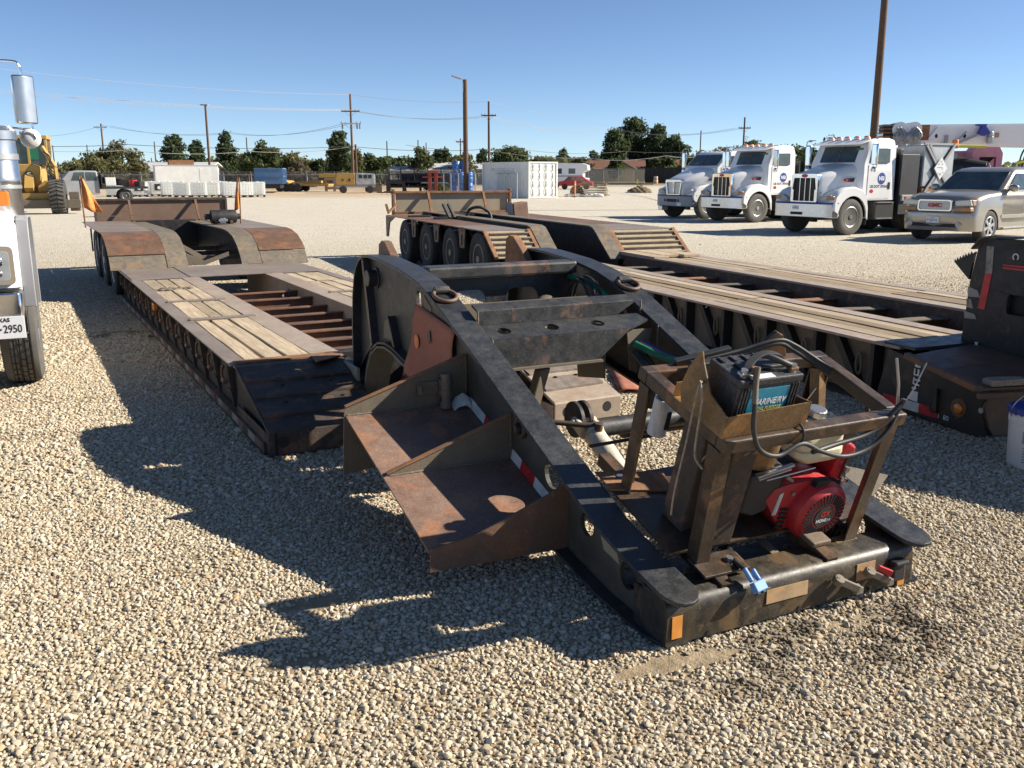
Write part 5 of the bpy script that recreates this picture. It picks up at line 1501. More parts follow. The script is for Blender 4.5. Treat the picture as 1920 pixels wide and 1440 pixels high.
MB().cyl((0.6, 0.6, 0.47), (0.6, 0.6, 0.52), 0.012, n=10).build('pin', 'white_tape', T2)
# rear bogie
for (x0, x1, beam, by) in ((-0.25, 0.55, (0.56, 0.82), 9.0), (1.66, 2.85, (1.40, 1.655), 8.5)):
    b0 = by
    nrm = [(b0 - 0.55, ZD2 + 0.004), (b0, 0.88), (b0 + 0.06, 0.905)]
    sl = MB().ribbon([(b0 - 0.52, ZD2 + 0.01), (b0, 0.88)], x0 + 0.02, x1 - 0.005, 0.02).build('ribbed_slope', 'slope_tan', T2)
    for k in range(5):
        t = 0.12 + 0.19 * k
        y = b0 - 0.52 + 0.52 * t
        z = ZD2 + 0.01 + (0.87 - ZD2) * t
        MB().bar((x0 + 0.08, y - 0.012, z + 0.016), (x1 - 0.06, y - 0.012, z + 0.016), 0.022, 0.022).build('grip_bar', 'slope_tan', sl, bevel=0.006)
        MB().bar((x0 + 0.08, y - 0.032, z - 0.006), (x1 - 0.06, y - 0.032, z - 0.006), 0.012, 0.02).build('rust_gap', 'brown_dark', sl)
    for x in (x0 + 0.035, x1 - 0.03):
        MB().bar((x, b0 - 0.53, ZD2 + 0.02), (x, b0, 0.895), 0.06, 0.03).build('slope_edge', 'rust', sl)
    ys = [b0 + 0.02, b0 + 1.45, b0 + 2.85, b0 + 4.25, 14.9]
    for k in range(4):
        MB().box(x0, x1, ys[k], ys[k + 1] - 0.02, 0.875, 0.893).build('fender_top_plate', 'brown' if k else 'deck_steel', T2, bevel=0.004)
    MB().ribbon([(b0 - 0.6, ZD2), (b0 - 0.05, 0.89), (b0 + 0.02, 0.93), (b0 + 0.15, 0.955), (14.9, 0.955)], beam[0], beam[1], 0.02).build('beam_flange', 'fender_mix', T2, smooth=35)
    c = (beam[0] + beam[1]) / 2
    MB().prism([(b0 - 0.6, 0.25), (b0 - 0.6, ZD2 - 0.02), (b0 + 0.02, 0.9), (b0 + 0.15, 0.935), (14.9, 0.935), (14.9, 0.35)], 'yz', c - 0.012, c + 0.012).build('bogie_beam', 'black_dark', T2)
    for k, y in enumerate((9.25, 10.65, 12.05, 13.5)):
        left = x0 < 1
        for dx in (0.13, 0.44):
            xx = x0 + dx if left else x1 - dx
            wheel(T2, xx, y + (0 if left else -0.2), 0.43, 0.43, 0.25, -1 if left else 1, 'panel_tan', lugs=0, tyre_mat='rubber')
    if x0 < 0:
        for y in (9.96, 11.36, 12.8):
            pl_ = MB().prism([(y - 0.16, 0.87), (y + 0.16, 0.87), (y + 0.11, 0.56), (y - 0.11, 0.56)], 'yz', -0.25, -0.235, [rrect(y - 0.03, y + 0.03, 0.6, 0.78, 0.028)]).build('fender_bracket', 'brown', T2, bevel=0.003)
            MB().box(-0.26, -0.22, y - 0.02, y + 0.02, 0.83, 0.9).build('hinge', 'rust', pl_)
        MB().prism([(14.2, 0.87), (14.9, 0.87), (14.9, 0.45), (14.75, 0.45), (14.6, 0.75)], 'yz', -0.25, -0.23).build('mud_guard', 'brown', T2)
MB().box(0.55, 1.66, 14.2, 14.9, 0.5, 0.93).box(0.7, 1.5, 11.5, 11.7, 0.55, 0.8).box(0.7, 1.5, 13.0, 13.2, 0.55, 0.85).build('bogie_cross_beam', 'black_dark', T2)
MB().tube(spline([(0.75, 12.6, 0.9), (0.78, 12.5, 1.07), (0.95, 12.4, 1.12), (1.12, 12.35, 1.03), (1.15, 12.3, 0.9)], 6), 0.03, 8).build('air_hose', 'hose', T2, smooth=60)
for x in (0.35, 0.45):
    MB().bar((x, 12.4, 0.93), (x - 0.06, 12.6, 1.18), 0.06, 0.05).build('lever', 'black_dark', T2, bevel=0.006)
for x, y in ((-0.1, 13.6), (0.15, 12.7), (1.0, 14.0), (1.3, 13.8)):
    MB().box(x, x + 0.45, y, y + 0.12, 0.895, 0.93).build('deck_bracket', 'black_dark', T2, bevel=0.006)
MB().prism([(9.0, 0.55), (9.5, 0.9), (10.2, 0.9), (10.2, 0.45)], 'yz', 0.95, 1.0).build('axle_gusset', 'black_dark', T2)
MB().cyl((0.9, 9.5, 0.42), (1.4, 9.5, 0.42), 0.12, n=16).build('axle', 'black_dark', T2, smooth=40)
# electrical box on the right beam
MB().obox((2.0, 13.0, 1.02), (0.34, 0.22, 0.32), (0, R(-6), R(10))).build('junction_box', 'brown', T2, bevel=0.012)
MB().obox((1.82, 12.99, 1.035), (0.02, 0.2, 0.3), (0, R(-6), R(10))).build('box_lid', 'grey', T2, bevel=0.004)
# tail panel
tp = MB().box(0.02, 2.58, 15.06, 15.08, 0.95, 1.33).build('tail_panel', 'panel_tan', T2)
mb = MB()
mb.box(-0.06, 2.66, 15.0, 15.12, 1.33, 1.375).box(-0.06, -0.01, 15.0, 15.12, 0.88, 1.42).box(2.61, 2.66, 15.0, 15.12, 0.88, 1.42).box(-0.06, 2.66, 15.0, 15.12, 0.89, 0.95)
mb.build('panel_frame', 'rust', tp, bevel=0.005)
for x in (0.72, 1.98):
    MB().bar((x, 15.0, 1.35), (x, 14.75, 0.92), 0.05, 0.05).build('panel_brace', 'rust', tp)
for x in (-0.2, 2.8):
    MB().bar((x, 14.9, 0.93), (x * 0.85 + 0.2, 15.05, 1.1), 0.04, 0.04).bar((x, 14.85, 0.93), (x - 0.05, 14.85, 1.12), 0.03, 0.05).build('panel_prop', 'rust', tp)

# ------------------------------------------------------------------ pail beside the trailer
pail = thing('bucket', 'white plastic pail with blue lid and wire handle on gravel beside black trailer', 'bucket', (3.175, 5.36, 0.0))
MB().lathe([(0.0, 0.0), (0.128, 0.0), (0.132, 0.01), (0.146, 0.28), (0.150, 0.285), (0.150, 0.31), (0.147, 0.315), (0.147, 0.325), (0.153, 0.33), (0.153, 0.355), (0.148, 0.36), (0.0, 0.36)], (0, 0, 0), 'z', 36).build('pail_body', 'white_dirty', pail, smooth=35)
ld = MB().lathe([(0.152, 0.338), (0.158, 0.34), (0.158, 0.37), (0.152, 0.378), (0.14, 0.378), (0.135, 0.37), (0.0, 0.37)], (0, 0, 0), 'z', 36).build('lid', 'text_blue', pail, smooth=35)
mb = MB()
for k in range(24):
    a = 2 * math.pi * k / 24
    mb.box(0.1575 * math.cos(a) - 0.004, 0.1575 * math.cos(a) + 0.004, 0.1575 * math.sin(a) - 0.004, 0.1575 * math.sin(a) + 0.004, 0.335, 0.365)
mb.build('lid_rib', 'text_blue', ld)
lab = []
def arc_patch(z0, z1, a0, a1, mat_, nm, rr=0.0012):
    n = 8
    vs = []
    for i in range(n + 1):
        a = R(a0 + (a1 - a0) * i / n)
        for z in (z0, z1):
            r = 0.132 + (0.146 - 0.132) * (z - 0.01) / 0.27 + rr
            vs.append((r * math.cos(a), r * math.sin(a), z))
    m_ = MB()
    m_._add(vs, [(2 * i, 2 * i + 2, 2 * i + 3, 2 * i + 1) for i in range(n)])
    return m_.build(nm, mat_, pail)
arc_patch(0.17, 0.245, 215, 262, 'grey', 'label_print')
for k in range(6):
    arc_patch(0.05 + 0.017 * k, 0.058 + 0.017 * k, 218, 258 - 4 * (k % 3), 'grey', 'label_print')
MB().tube(spline([(-0.155, 0, 0.32), (-0.16, -0.03, 0.40), (-0.09, -0.04, 0.47), (0.0, -0.045, 0.50), (0.09, -0.04, 0.47), (0.16, -0.03, 0.40), (0.155, 0, 0.32)], 6), 0.003, 6).build('handle', 'steel', pail)
# ------------------------------------------------------------------ conventional trucks (local: x to the driver's side, y backwards from the bumper)
def shell(secs, name, mat_, parent, smooth=35, bevel=0.0, label=None):
    return MB().loft(secs).build(name, mat_, parent, smooth=smooth, bevel=bevel, label=label)

def hood_sec(y, hw, z0, z1, r, crown=0.03, n=5):
    """symmetric hood cross-section, half width hw, from z0 up to z1, shoulder radius r"""
    pts = [(-hw, y, z0)]
    for i in range(n + 1):
        a = math.pi - (math.pi / 2) * i / n
        pts.append((-hw + r + r * math.cos(a), y, z1 - r + r * math.sin(a)))
    pts.append((0, y, z1 + crown))
    for i in range(n + 1):
        a = math.pi / 2 - (math.pi / 2) * i / n
        pts.append((hw - r + r * math.cos(a), y, z1 - r + r * math.sin(a)))
    pts.append((hw, y, z0))
    return pts

def logo_badge(parent, M4, r):
    o = MB().prism(circle(0, 0, r, n=28), 'xy', 0.0, 0.004)
    o.v = [tuple(M4 @ Vector(p)) for p in o.v]
    lg = o.build('door_logo', 'text_blue', parent)
    text('lettering', 'NSi', 'text_white', lg, M4 @ Matrix.Translation((0, 0, 0.0045)), r * 0.95, 0.001, bold=0.006)
    return lg

def mirror(parent, x, y, z, s=1):
    m = MB().tube(spline([(x - 0.12 * s, y + 0.05, z - 0.42), (x + 0.12 * s, y, z - 0.40), (x + 0.17 * s, y, z + 0.1), (x + 0.12 * s, y, z + 0.42), (x - 0.15 * s, y + 0.05, z + 0.44)], 5), 0.015, 6).build('mirror_arm', 'chrome', parent, smooth=60)
    MB().box(x + 0.06 * s - 0.095, x + 0.06 * s + 0.095, y - 0.04, y + 0.06, z - 0.30, z + 0.30).build('mirror_housing', 'chrome', m, bevel=0.03, seg=3, smooth=40)
    MB().sphere((x + 0.06 * s, y - 0.02, z - 0.42), (0.09, 0.05, 0.09), 14, 8).build('round_mirror', 'chrome', m, smooth=60)

def conventional_truck(name, label, loc, rz, style='tall'):
    t = thing(name, label, 'truck', loc, rz, 'white trucks parked in a row')
    slope = style == 'slope'
    gz0, gz1 = 0.92, (1.66 if not slope else 1.50)
    # hood
    if not slope:
        secs = [hood_sec(0.20, 0.50, 0.9, 1.66, 0.10, 0.01), hood_sec(0.30, 0.55, 0.9, 1.74, 0.14), hood_sec(0.8, 0.64, 0.95, 1.86, 0.20), hood_sec(1.30, 0.78, 1.0, 2.0, 0.26), hood_sec(1.42, 0.80, 1.0, 2.02, 0.26)]
    else:
        secs = [hood_sec(0.12, 0.52, 0.8, 1.44, 0.10, 0.01), hood_sec(0.24, 0.60, 0.85, 1.53, 0.16), hood_sec(0.75, 0.78, 0.95, 1.72, 0.26), hood_sec(1.30, 0.92, 1.0, 1.93, 0.30), hood_sec(1.42, 0.94, 1.0, 1.96, 0.30)]
    hd = shell(secs, 'hood', 'white_paint', t)
    # fenders
    WY, WR = 0.92, 0.52
    for s in (-1, 1):
        arch = []
        for i in range(13):
            a = math.pi * i / 12
            arch.append((WY + 0.60 * math.cos(a), 0.50 + 0.62 * math.sin(a)))
        # outline from rear bottom, over the top, to the front bottom and back through the arch
        outer = [(1.62, 0.42), (1.60, 0.80), (1.50, 1.13), (1.30, 1.30), (1.0, 1.385), (0.62, 1.36), (0.36, 1.27), (0.19, 1.12), (0.13, 0.93), (0.13, 0.72), (0.30, 0.60)] if not slope else [(1.62, 0.5), (1.58, 0.9), (1.46, 1.15), (1.25, 1.27), (0.95, 1.31), (0.6, 1.28), (0.32, 1.18), (0.16, 1.04), (0.12, 0.9), (0.14, 0.75), (0.30, 0.62)]
        poly = outer + [(p[0], p[1]) for p in reversed(arch)]
        xs = [0.50, 0.80, 1.0, 1.10, 1.145]
        shr = [0.12, 0.03, 0.0, 0.012, 0.05]
        secs = []
        for x, sh_ in zip(xs, shr):
            sec = []
            for k, (y, z) in enumerate(poly):
                if k < len(outer):
                    dy, dz = y - WY, z - 0.5
                    f = 1 - sh_ / max(0.5, math.hypot(dy, dz))
                    sec.append((s * x, WY + dy * f + (0.12 * (x - 1.0) if x > 1.0 and y < 0.4 else 0), 0.5 + dz * f))
                else:
                    sec.append((s * x, y, z))
            secs.append(sec)
        mb = MB()
        mb.loft(secs, cap=False)
        tri = geometry.tessellate_polygon([[Vector((p[1], p[2], 0)) for p in secs[-1]]])
        base = len(mb.v)
        mb._add(secs[-1], [tuple(x) for x in tri])
        mb._add(secs[0], [tuple(x) for x in tri])
        fd = mb.build('fender', 'white_paint', t, smooth=40)
        MB().ribbon([(WY + 0.59 * math.cos(math.pi * i / 12), 0.50 + 0.61 * math.sin(math.pi * i / 12)) for i in range(13)], min(s * 0.55, s * 1.10), max(s * 0.55, s * 1.10), 0.01).build('fender_liner', 'dark', fd)
        # headlamp
        hl = MB().prism([(0.60, 0.98), (0.66, 1.07), (0.80, 1.13), (1.0, 1.15), (1.06, 1.08), (1.02, 1.0), (0.85, 0.96)] if s > 0 else [(-0.60, 0.98), (-0.66, 1.07), (-0.80, 1.13), (-1.0, 1.15), (-1.06, 1.08), (-1.02, 1.0), (-0.85, 0.96)], 'xz', 0.135, 0.30)
        hl.build('headlight', 'glass_light', t, bevel=0.012)
        if not slope:
            MB().box(min(s * 0.86, s * 1.10), max(s * 0.86, s * 1.10), 0.128, 0.36, 1.0, 1.12).build('turn_signal', 'amber_dull', t, bevel=0.02)
            MB().box(min(s * 0.55, s * 0.62), max(s * 0.55, s * 0.62), 0.16, 0.2, 1.18, 1.21).build('fender_badge', 'grey', t)
        MB().box(min(s * 0.70, s * 1.02), max(s * 0.70, s * 1.02), 0.14, 0.16, 1.165, 1.175).build('lamp_brow', 'grey', t)
        wheel(t, s * 0.98, WY, WR, WR, 0.28, s, 'steel' if not slope else 'white_dirty', 'wheel', 10, 'rubber_grey')
        MB().box(min(s * 0.72, s * 1.1), max(s * 0.72, s * 1.1), 1.55, 1.57, 0.28, 0.8).build('mud_flap', 'trim', t)
        for k in range(2):
            yy = 3.9 + 1.25 * k + (0.0)
            wheel(t, s * 1.0, yy, WR, WR, 0.27, s, 'white_dirty', 'wheel', 0, 'rubber')
            wheel(t, s * 0.70, yy, WR, WR, 0.27, s, 'white_dirty', 'wheel', 0, 'rubber')
    # bumper
    bz0, bz1 = (0.50, 0.90) if not slope else (0.48, 0.88)
    top = [(-1.15, 0.34), (-1.10, 0.14), (-0.95, 0.05), (-0.6, 0.0), (0.6, 0.0), (0.95, 0.05), (1.10, 0.14), (1.15, 0.34), (1.0, 0.30), (-1.0, 0.30)]
    bu = MB().prism(top, 'xy', bz0, bz1).build('bumper', 'alu' if not slope else 'grey', t, bevel=0.02, smooth=40)
    MB().prism([(p[0] * 1.004, p[1] - 0.012) for p in top[:8]] + [(1.0, 0.28), (-1.0, 0.28)], 'xy', bz1 + 0.002, bz1 + 0.03).build('bumper_strip', 'text_blue' if not slope else 'trim', bu)
    if not slope:
        MB().box(-0.34, 0.12, -0.006, 0.1, 0.57, 0.65).build('tow_slot', 'dark', bu)
        MB().box(-0.26, -0.04, -0.012, -0.001, 0.72, 0.83).build('licence_plate', 'plate_white', bu)
        text('lettering', 'TEXAS', 'text_blue', bu, frame4((-0.15, -0.0125, 0.805), (1, 0, 0), (0, 0, 1)), 0.035, 0.001)
        text('lettering', 'R21BVN', 'text_black', bu, frame4((-0.15, -0.0125, 0.762), (1, 0, 0), (0, 0, 1)), 0.055, 0.001)
    else:
        MB().box(-0.32, 0.32, -0.006, 0.1, 0.64, 0.76).build('grille_slot', 'dark', bu, bevel=0.01)
        for x in (-0.42, 0.42):
            MB().box(x - 0.05, x + 0.05, -0.006, 0.1, 0.66, 0.75).build('tow_slot', 'dark', bu)
        MB().box(0.35, 0.60, -0.012, -0.001, 0.50, 0.62).build('licence_plate', 'plate_white', bu)
        MB().prism([(-1.16, 0.5), (-1.12, 0.2), (-0.9, 0.04), (-0.6, 0.0), (-0.6, 0.3), (-1.0, 0.6)], 'xy', 0.30, 0.47).build('bumper_end', 'alu', bu, bevel=0.02)
    # grille
    if not slope:
        gf = MB().prism(rrect(-0.50, 0.50, 0.90, 1.735, 0.07), 'xz', 0.13, 0.26, [rrect(-0.40, 0.40, 0.96, 1.62, 0.02)]).build('grille_surround', 'chrome', t, bevel=0.02, smooth=40)
        MB().box(-0.40, 0.40, 0.20, 0.22, 0.96, 1.62).build('grille_mesh', 'grey', gf)
        mb = MB()
        for k in range(26):
            mb.box(-0.39 + 0.031 * k, -0.383 + 0.031 * k, 0.185, 0.2, 0.96, 1.62)
        tag(mb.build('grille_slats', 'trim', gf), kind='stuff')
        for k in range(3):
            x = -0.2 + 0.2 * k
            MB().box(x - 0.012, x + 0.012, 0.165, 0.2, 0.96, 1.62).build('grille_bar', 'chrome', gf, bevel=0.004)
        MB().prism(circle(0, 1.68, 0.11, 0.05, 24), 'xz', 0.118, 0.13).build('grille_badge', 'text_red', gf)
        for s in (-1, 1):
            MB().prism([(0.95, 1.52), (1.05, 1.60), (1.32, 1.62), (1.28, 1.50)], 'yz', *sorted((s * 0.735, s * 0.80))).build('side_vent', 'trim', hd)
            MB().prism(circle(1.02, 1.555, 0.09, 0.04, 20), 'yz', *sorted((s * 0.735, s * 0.81))).build('side_badge', 'text_red', hd)
    else:
        gf = MB().prism([(-0.40, 0.90), (0.40, 0.90), (0.52, 1.46), (0.46, 1.52), (-0.46, 1.52), (-0.52, 1.46)], 'xz', 0.06, 0.22, [[(-0.34, 0.97), (0.34, 0.97), (0.43, 1.40), (0.06, 1.40), (0.0, 1.33), (-0.06, 1.40), (-0.43, 1.40)]]).build('grille_surround', 'chrome', t, bevel=0.02)
        MB().box(-0.42, 0.42, 0.13, 0.15, 0.95, 1.42).build('grille_mesh', 'grey', gf)
        for k in range(9):
            z = 0.99 + 0.048 * k
            hw = 0.34 + 0.09 * (z - 0.97) / 0.43
            MB().box(-hw, hw, 0.10, 0.13, z, z + 0.014).build('grille_bar', 'steel', gf)
        MB().bar((-0.05, 0.09, 1.44), (0.0, 0.09, 0.97), 0.03, 0.03).bar((0.05, 0.09, 1.44), (0.0, 0.09, 0.97), 0.03, 0.03).build('grille_badge', 'chrome', gf)
        for s in (-1, 1):
            MB().prism([(1.05, 1.46), (1.2, 1.56), (1.36, 1.58), (1.30, 1.48)], 'yz', *sorted((s * 0.88, s * 0.945))).build('side_vent', 'trim', hd)
    # cab
    cw = 1.0
    cabp = [(1.40, 0.98), (1.40, 2.02), (1.62, 2.52), (1.70, 2.66), (1.85, 2.74), (2.55, 2.76), (2.78, 2.70), (2.84, 2.5), (2.84, 0.98)] if not slope else [(1.38, 0.95), (1.38, 1.96), (1.92, 2.50), (2.05, 2.58), (2.3, 2.62), (2.75, 2.60), (2.9, 2.5), (2.92, 0.95)]
    mb = MB()
    secs = []
    for x, e in ((-cw, 0.05), (-cw + 0.06, 0.0), (cw - 0.06, 0.0), (cw, 0.05)):
        secs.append([(x * (1.0 if z < 2.0 else 1 - 0.10 * (z - 2.0)), y + (e if y < 2 else -e * 0.6), z - (e if z > 2.4 else 0)) for y, z in cabp])
    mb.loft(secs)
    cab = mb.build('cab', 'white_paint', t, smooth=40)
    # windscreen in two panes
    if not slope:
        wy0, wz0, wy1, wz1, whw = 1.405, 2.06, 1.605, 2.52, 0.86
    else:
        wy0, wz0, wy1, wz1, whw = 1.45, 2.05, 1.86, 2.47, 0.90
    for s in (-1, 1):
        mb = MB()
        mb.slab([(s * 0.015, wy0 - 0.006, wz0), (s * whw, wy0 + 0.03, wz0), (s * (whw - 0.06), wy1 + 0.03, wz1), (s * 0.015, wy1 - 0.006, wz1)], 0.008 * s)
        mb.build('windscreen', 'glass', cab)
    MB().bar((0.25, wy0 - 0.02, wz0 + 0.01), (-0.15, wy0 + 0.02, wz0 + 0.08), 0.015, 0.015).bar((0.7, wy0 - 0.02, wz0 + 0.01), (0.3, wy0 + 0.02, wz0 + 0.10), 0.015, 0.015).build('wiper', 'trim', cab)
    MB().box(0.55, 0.8, wy1 - 0.035, wy1 - 0.02, wz1 - 0.11, wz1 - 0.05).build('windscreen_sticker', 'hose_green', cab)
    for s in (-1, 1):
        ds = s * (cw + 0.001)
        d0, d1 = sorted((ds, ds + s * 0.012))
        dr = MB().prism(rrect(1.62, 2.62, 1.02, 2.0, 0.06), 'yz', d0, d1).build('door', 'white_paint', t, bevel=0.006)
        w0, w1 = sorted((s * (cw - 0.045), s * (cw + 0.004)))
        win = [(1.66, 2.05), (2.52, 2.05), (2.50, 2.46), (1.85, 2.46)] if not slope else [(1.75, 2.0), (2.6, 2.0), (2.58, 2.42), (2.15, 2.42)]
        MB().prism(win, 'yz', w0, w1).build('door_window', 'glass', dr, bevel=0.004)
        h0, h1 = sorted((s * (cw + 0.012), s * (cw + 0.03)))
        MB().box(h0, h1, 2.50, 2.58, 1.30, 1.50).build('handle', 'trim', dr, bevel=0.008)
        if not slope:
            fx = frame4((s * (cw + 0.0135), 2.20, 1.60), (0, s, 0), (0, 0, 1))
            logo_badge(dr, fx, 0.17)
            text('lettering', 'US DOT 397647', 'text_black', dr, frame4((s * (cw + 0.0145), 2.12, 1.37), (0, s, 0), (0, 0, 1)), 0.11, 0.001, bold=0.004, xs=1.05)
            MB().prism(circle(1.80, 1.24, 0.08, 0.055, 18), 'yz', *sorted((s * (cw + 0.012), s * (cw + 0.016)))).build('door_badge', 'text_red', dr)
            MB().box(*sorted((s * 0.62, s * 1.12)), 1.9, 2.7, 0.42, 0.92).build('fuel_tank', 'trim' if s > 0 else 'steel', t, bevel=0.02)
            MB().box(*sorted((s * 0.72, s * 1.15)), 1.95, 2.65, 0.44, 0.47).box(*sorted((s * 0.72, s * 1.15)), 1.95, 2.65, 0.90, 0.93).build('step', 'steel', t)
        mirror(t, s * 1.18, 1.55, 2.28, s)
    if not slope:
        for k in range(5):
            x = -0.66 + 0.33 * k
            cl = MB().sphere((x, 1.80 + 0.03 * abs(k - 2), 2.775), (0.085, 0.10, 0.05), 12, 8).build('clearance_light', 'amber', cab, smooth=60)
            MB().cyl((x, 1.80 + 0.03 * abs(k - 2), 2.73), (x, 1.80 + 0.03 * abs(k - 2), 2.77), 0.10, n=16).build('light_base', 'white_paint', cl)
        MB().prism([(1.30, 2.56), (1.42, 2.60), (1.75, 2.71), (1.72, 2.66)], 'yz', -0.9, 0.9).build('sun_visor', 'white_paint', cab, bevel=0.006)
    else:
        for k in range(5):
            x = -0.6 + 0.3 * k
            MB().box(x - 0.05, x + 0.05, 2.10, 2.16, 2.60, 2.63).build('clearance_light', 'amber', cab, bevel=0.01)
    MB().box(-0.42, 0.42, 0.5, 7.2, 0.62, 0.85).build('chassis', 'black_dark', t)
    MB().box(-0.3, 0.3, 0.4, 1.4, 0.45, 0.95).build('engine_bay', 'dark', t)
    MB().box(-0.95, 0.95, WY - 0.05, WY + 0.05, 0.42, 0.55).build('front_axle', 'black_dark', t)
    return t

tk3 = conventional_truck('tank_truck', 'white truck with NSi door logo and grey braced tank behind its cab', (8.43, 27.35, 0), R(-60.5))
tk2 = conventional_truck('cab_truck', 'middle white truck with NSi door logo and a row of roof lights', (7.56, 34.3, 0), R(-60.0))
tk1 = conventional_truck('sloped_hood_truck', 'white truck with sloping hood, grey bumper and no door logo at the row end', (6.35, 37.2, 0), R(-61.5), 'slope')
# bodies behind the cabs
MB().box(-1.15, 1.15, 3.0, 7.4, 0.95, 1.12).build('flat_bed', 'grey', tk3, bevel=0.01)
MB().box(-1.0, 1.0, 2.95, 3.1, 1.12, 2.45).box(0.6, 1.08, 2.95, 3.75, 0.55, 2.3).build('cab_guard', 'trim', tk3, bevel=0.01)
tnk = MB().box(0.1, 1.10, 3.9, 5.3, 1.35, 2.58).build('tank', 'galv', tk3, bevel=0.03)
MB().box(-1.1, 0.0, 3.9, 5.3, 1.35, 2.58).build('tank', 'galv', tk3, bevel=0.03)
for (y0, z0, y1, z1) in ((3.92, 2.58, 5.2, 1.2), (5.25, 2.62, 4.0, 1.2), (4.05, 2.60, 4.6, 1.95)):
    MB().bar((1.135, y0, z0), (1.135, y1, z1), 0.05, 0.075).build('tank_brace', 'grey', tnk)
MB().box(1.09, 1.14, 3.84, 5.36, 2.58, 2.64).build('tank_rail', 'grey', tnk)
pl = MB().prism([(4.60, 1.56), (4.90, 1.90), (4.60, 2.24), (4.30, 1.90)], 'yz', 1.17, 1.19).build('hazard_placard', 'plate_white', tnk)
MB().prism([(4.57, 1.52), (4.57, 1.54), (4.28, 1.9), (4.26, 1.88)], 'yz', 1.165, 1.18).build('placard_edge', 'trim', pl)
mb = MB()
for (y, z, a, b_) in ((4.6, 2.10, .05, .03), (4.5, 2.02, .03, .05), (4.66, 2.02, .03, .05), (4.58, 1.92, .16, .025), (4.68, 1.88, .06, .02), (4.6, 1.72, .05, .06), (4.5, 1.75, .03, .03), (4.72, 1.77, .04, .03)):
    mb.box(1.1905, 1.192, y - a, y + a * 0.6, z - b_ / 2, z + b_ / 2)
mb.build('placard_print', 'grey', pl)
MB().box(0.9, 1.12, 3.9, 5.3, 1.14, 1.3).build('pallet', 'rust', tk3, bevel=0.01)
for y in (3.2, 4.0):
    MB().box(1.15, 1.17, y - 0.05, y + 0.05, 0.98, 1.08).build('marker_light', 'amber', tk3)
MB().box(-1.0, 1.0, 3.0, 6.5, 0.9, 1.5).box(-1.0, 1.0, 2.98, 3.05, 1.5, 2.2).build('truck_body', 'black_dark', tk2, bevel=0.02)
MB().box(-1.0, 1.0, 3.1, 6.5, 0.9, 1.6).build('truck_body', 'black_dark', tk1, bevel=0.02)

# ------------------------------------------------------------------ sport-utility vehicle
suv = thing('suv', 'beige metallic SUV with chrome mesh grille parked beside the tank truck', 'SUV', (10.92, 24.15, 0), R(-55.0))
def arch_pts(cy, r, n=10, zc=0.41):
    return [(cy + r * math.cos(math.pi * (1 - i / n)), zc + r * math.sin(math.pi * (1 - i / n))) for i in range(n + 1)]
low = [(0.06, 0.42), (0.10, 0.30), (0.52, 0.30)] + arch_pts(0.98, 0.44) + [(1.46, 0.33), (3.80, 0.33)] + arch_pts(4.25, 0.44) + [(4.75, 0.36), (5.02, 0.42), (5.05, 0.75), (5.02, 1.2), (4.95, 1.31), (1.72, 1.30), (1.45, 1.305), (0.75, 1.255), (0.34, 1.19), (0.19, 1.14), (0.11, 1.05), (0.09, 0.80), (0.03, 0.75), (0.02, 0.58)]
secs = []
for x, e, cur in ((-0.99, 0.13, 0.34), (-0.965, 0.06, 0.24), (-0.90, 0.02, 0.15), (-0.60, 0.0, 0.04), (0.0, 0.0, 0.0), (0.60, 0.0, 0.04), (0.90, 0.02, 0.15), (0.965, 0.06, 0.24), (0.99, 0.13, 0.34)):
    sec = []
    for (y, z) in low:
        yy = y + cur * max(0.0, 1 - y / 0.9) if y < 0.9 else (y - cur * 0.4 * max(0, (y - 4.6) / 0.45) if y > 4.6 else y)
        zz = z - (e if z > 1.0 else 0) + (0.035 * (1 - (x / 0.985) ** 2) if z > 1.0 else 0)
        sec.append((x, yy, zz))
    secs.append(sec)
mb = MB()
mb.loft(secs, cap=False)
tri = geometry.tessellate_polygon([[Vector((y, z, 0)) for y, z in low]])
mb._add(secs[0], [tuple(q) for q in tri])
mb._add(secs[-1], [tuple(q) for q in tri])
body = mb.build('body', 'suv', suv, smooth=45, bevel=0.03, seg=3)
def ghs(z, y0, y1, hw, r=0.1):
    return [(x, y, z) for x, y in rrect(-hw, hw, y0, y1, r, 4)]
gh = MB().loft([ghs(1.24, 1.46, 4.97, 0.93), ghs(1.36, 1.62, 4.94, 0.91), ghs(1.62, 1.97, 4.87, 0.855), ghs(1.80, 2.21, 4.78, 0.805), ghs(1.875, 2.36, 4.70, 0.75, 0.16), ghs(1.915, 2.6, 4.6, 0.62, 0.2)]).build('roof', 'suv', suv, smooth=35)
MB().slab([(-0.82, 1.575, 1.345), (0.82, 1.575, 1.345), (0.745, 2.175, 1.79), (-0.745, 2.175, 1.79)], -0.02).build('windscreen', 'glass', suv)
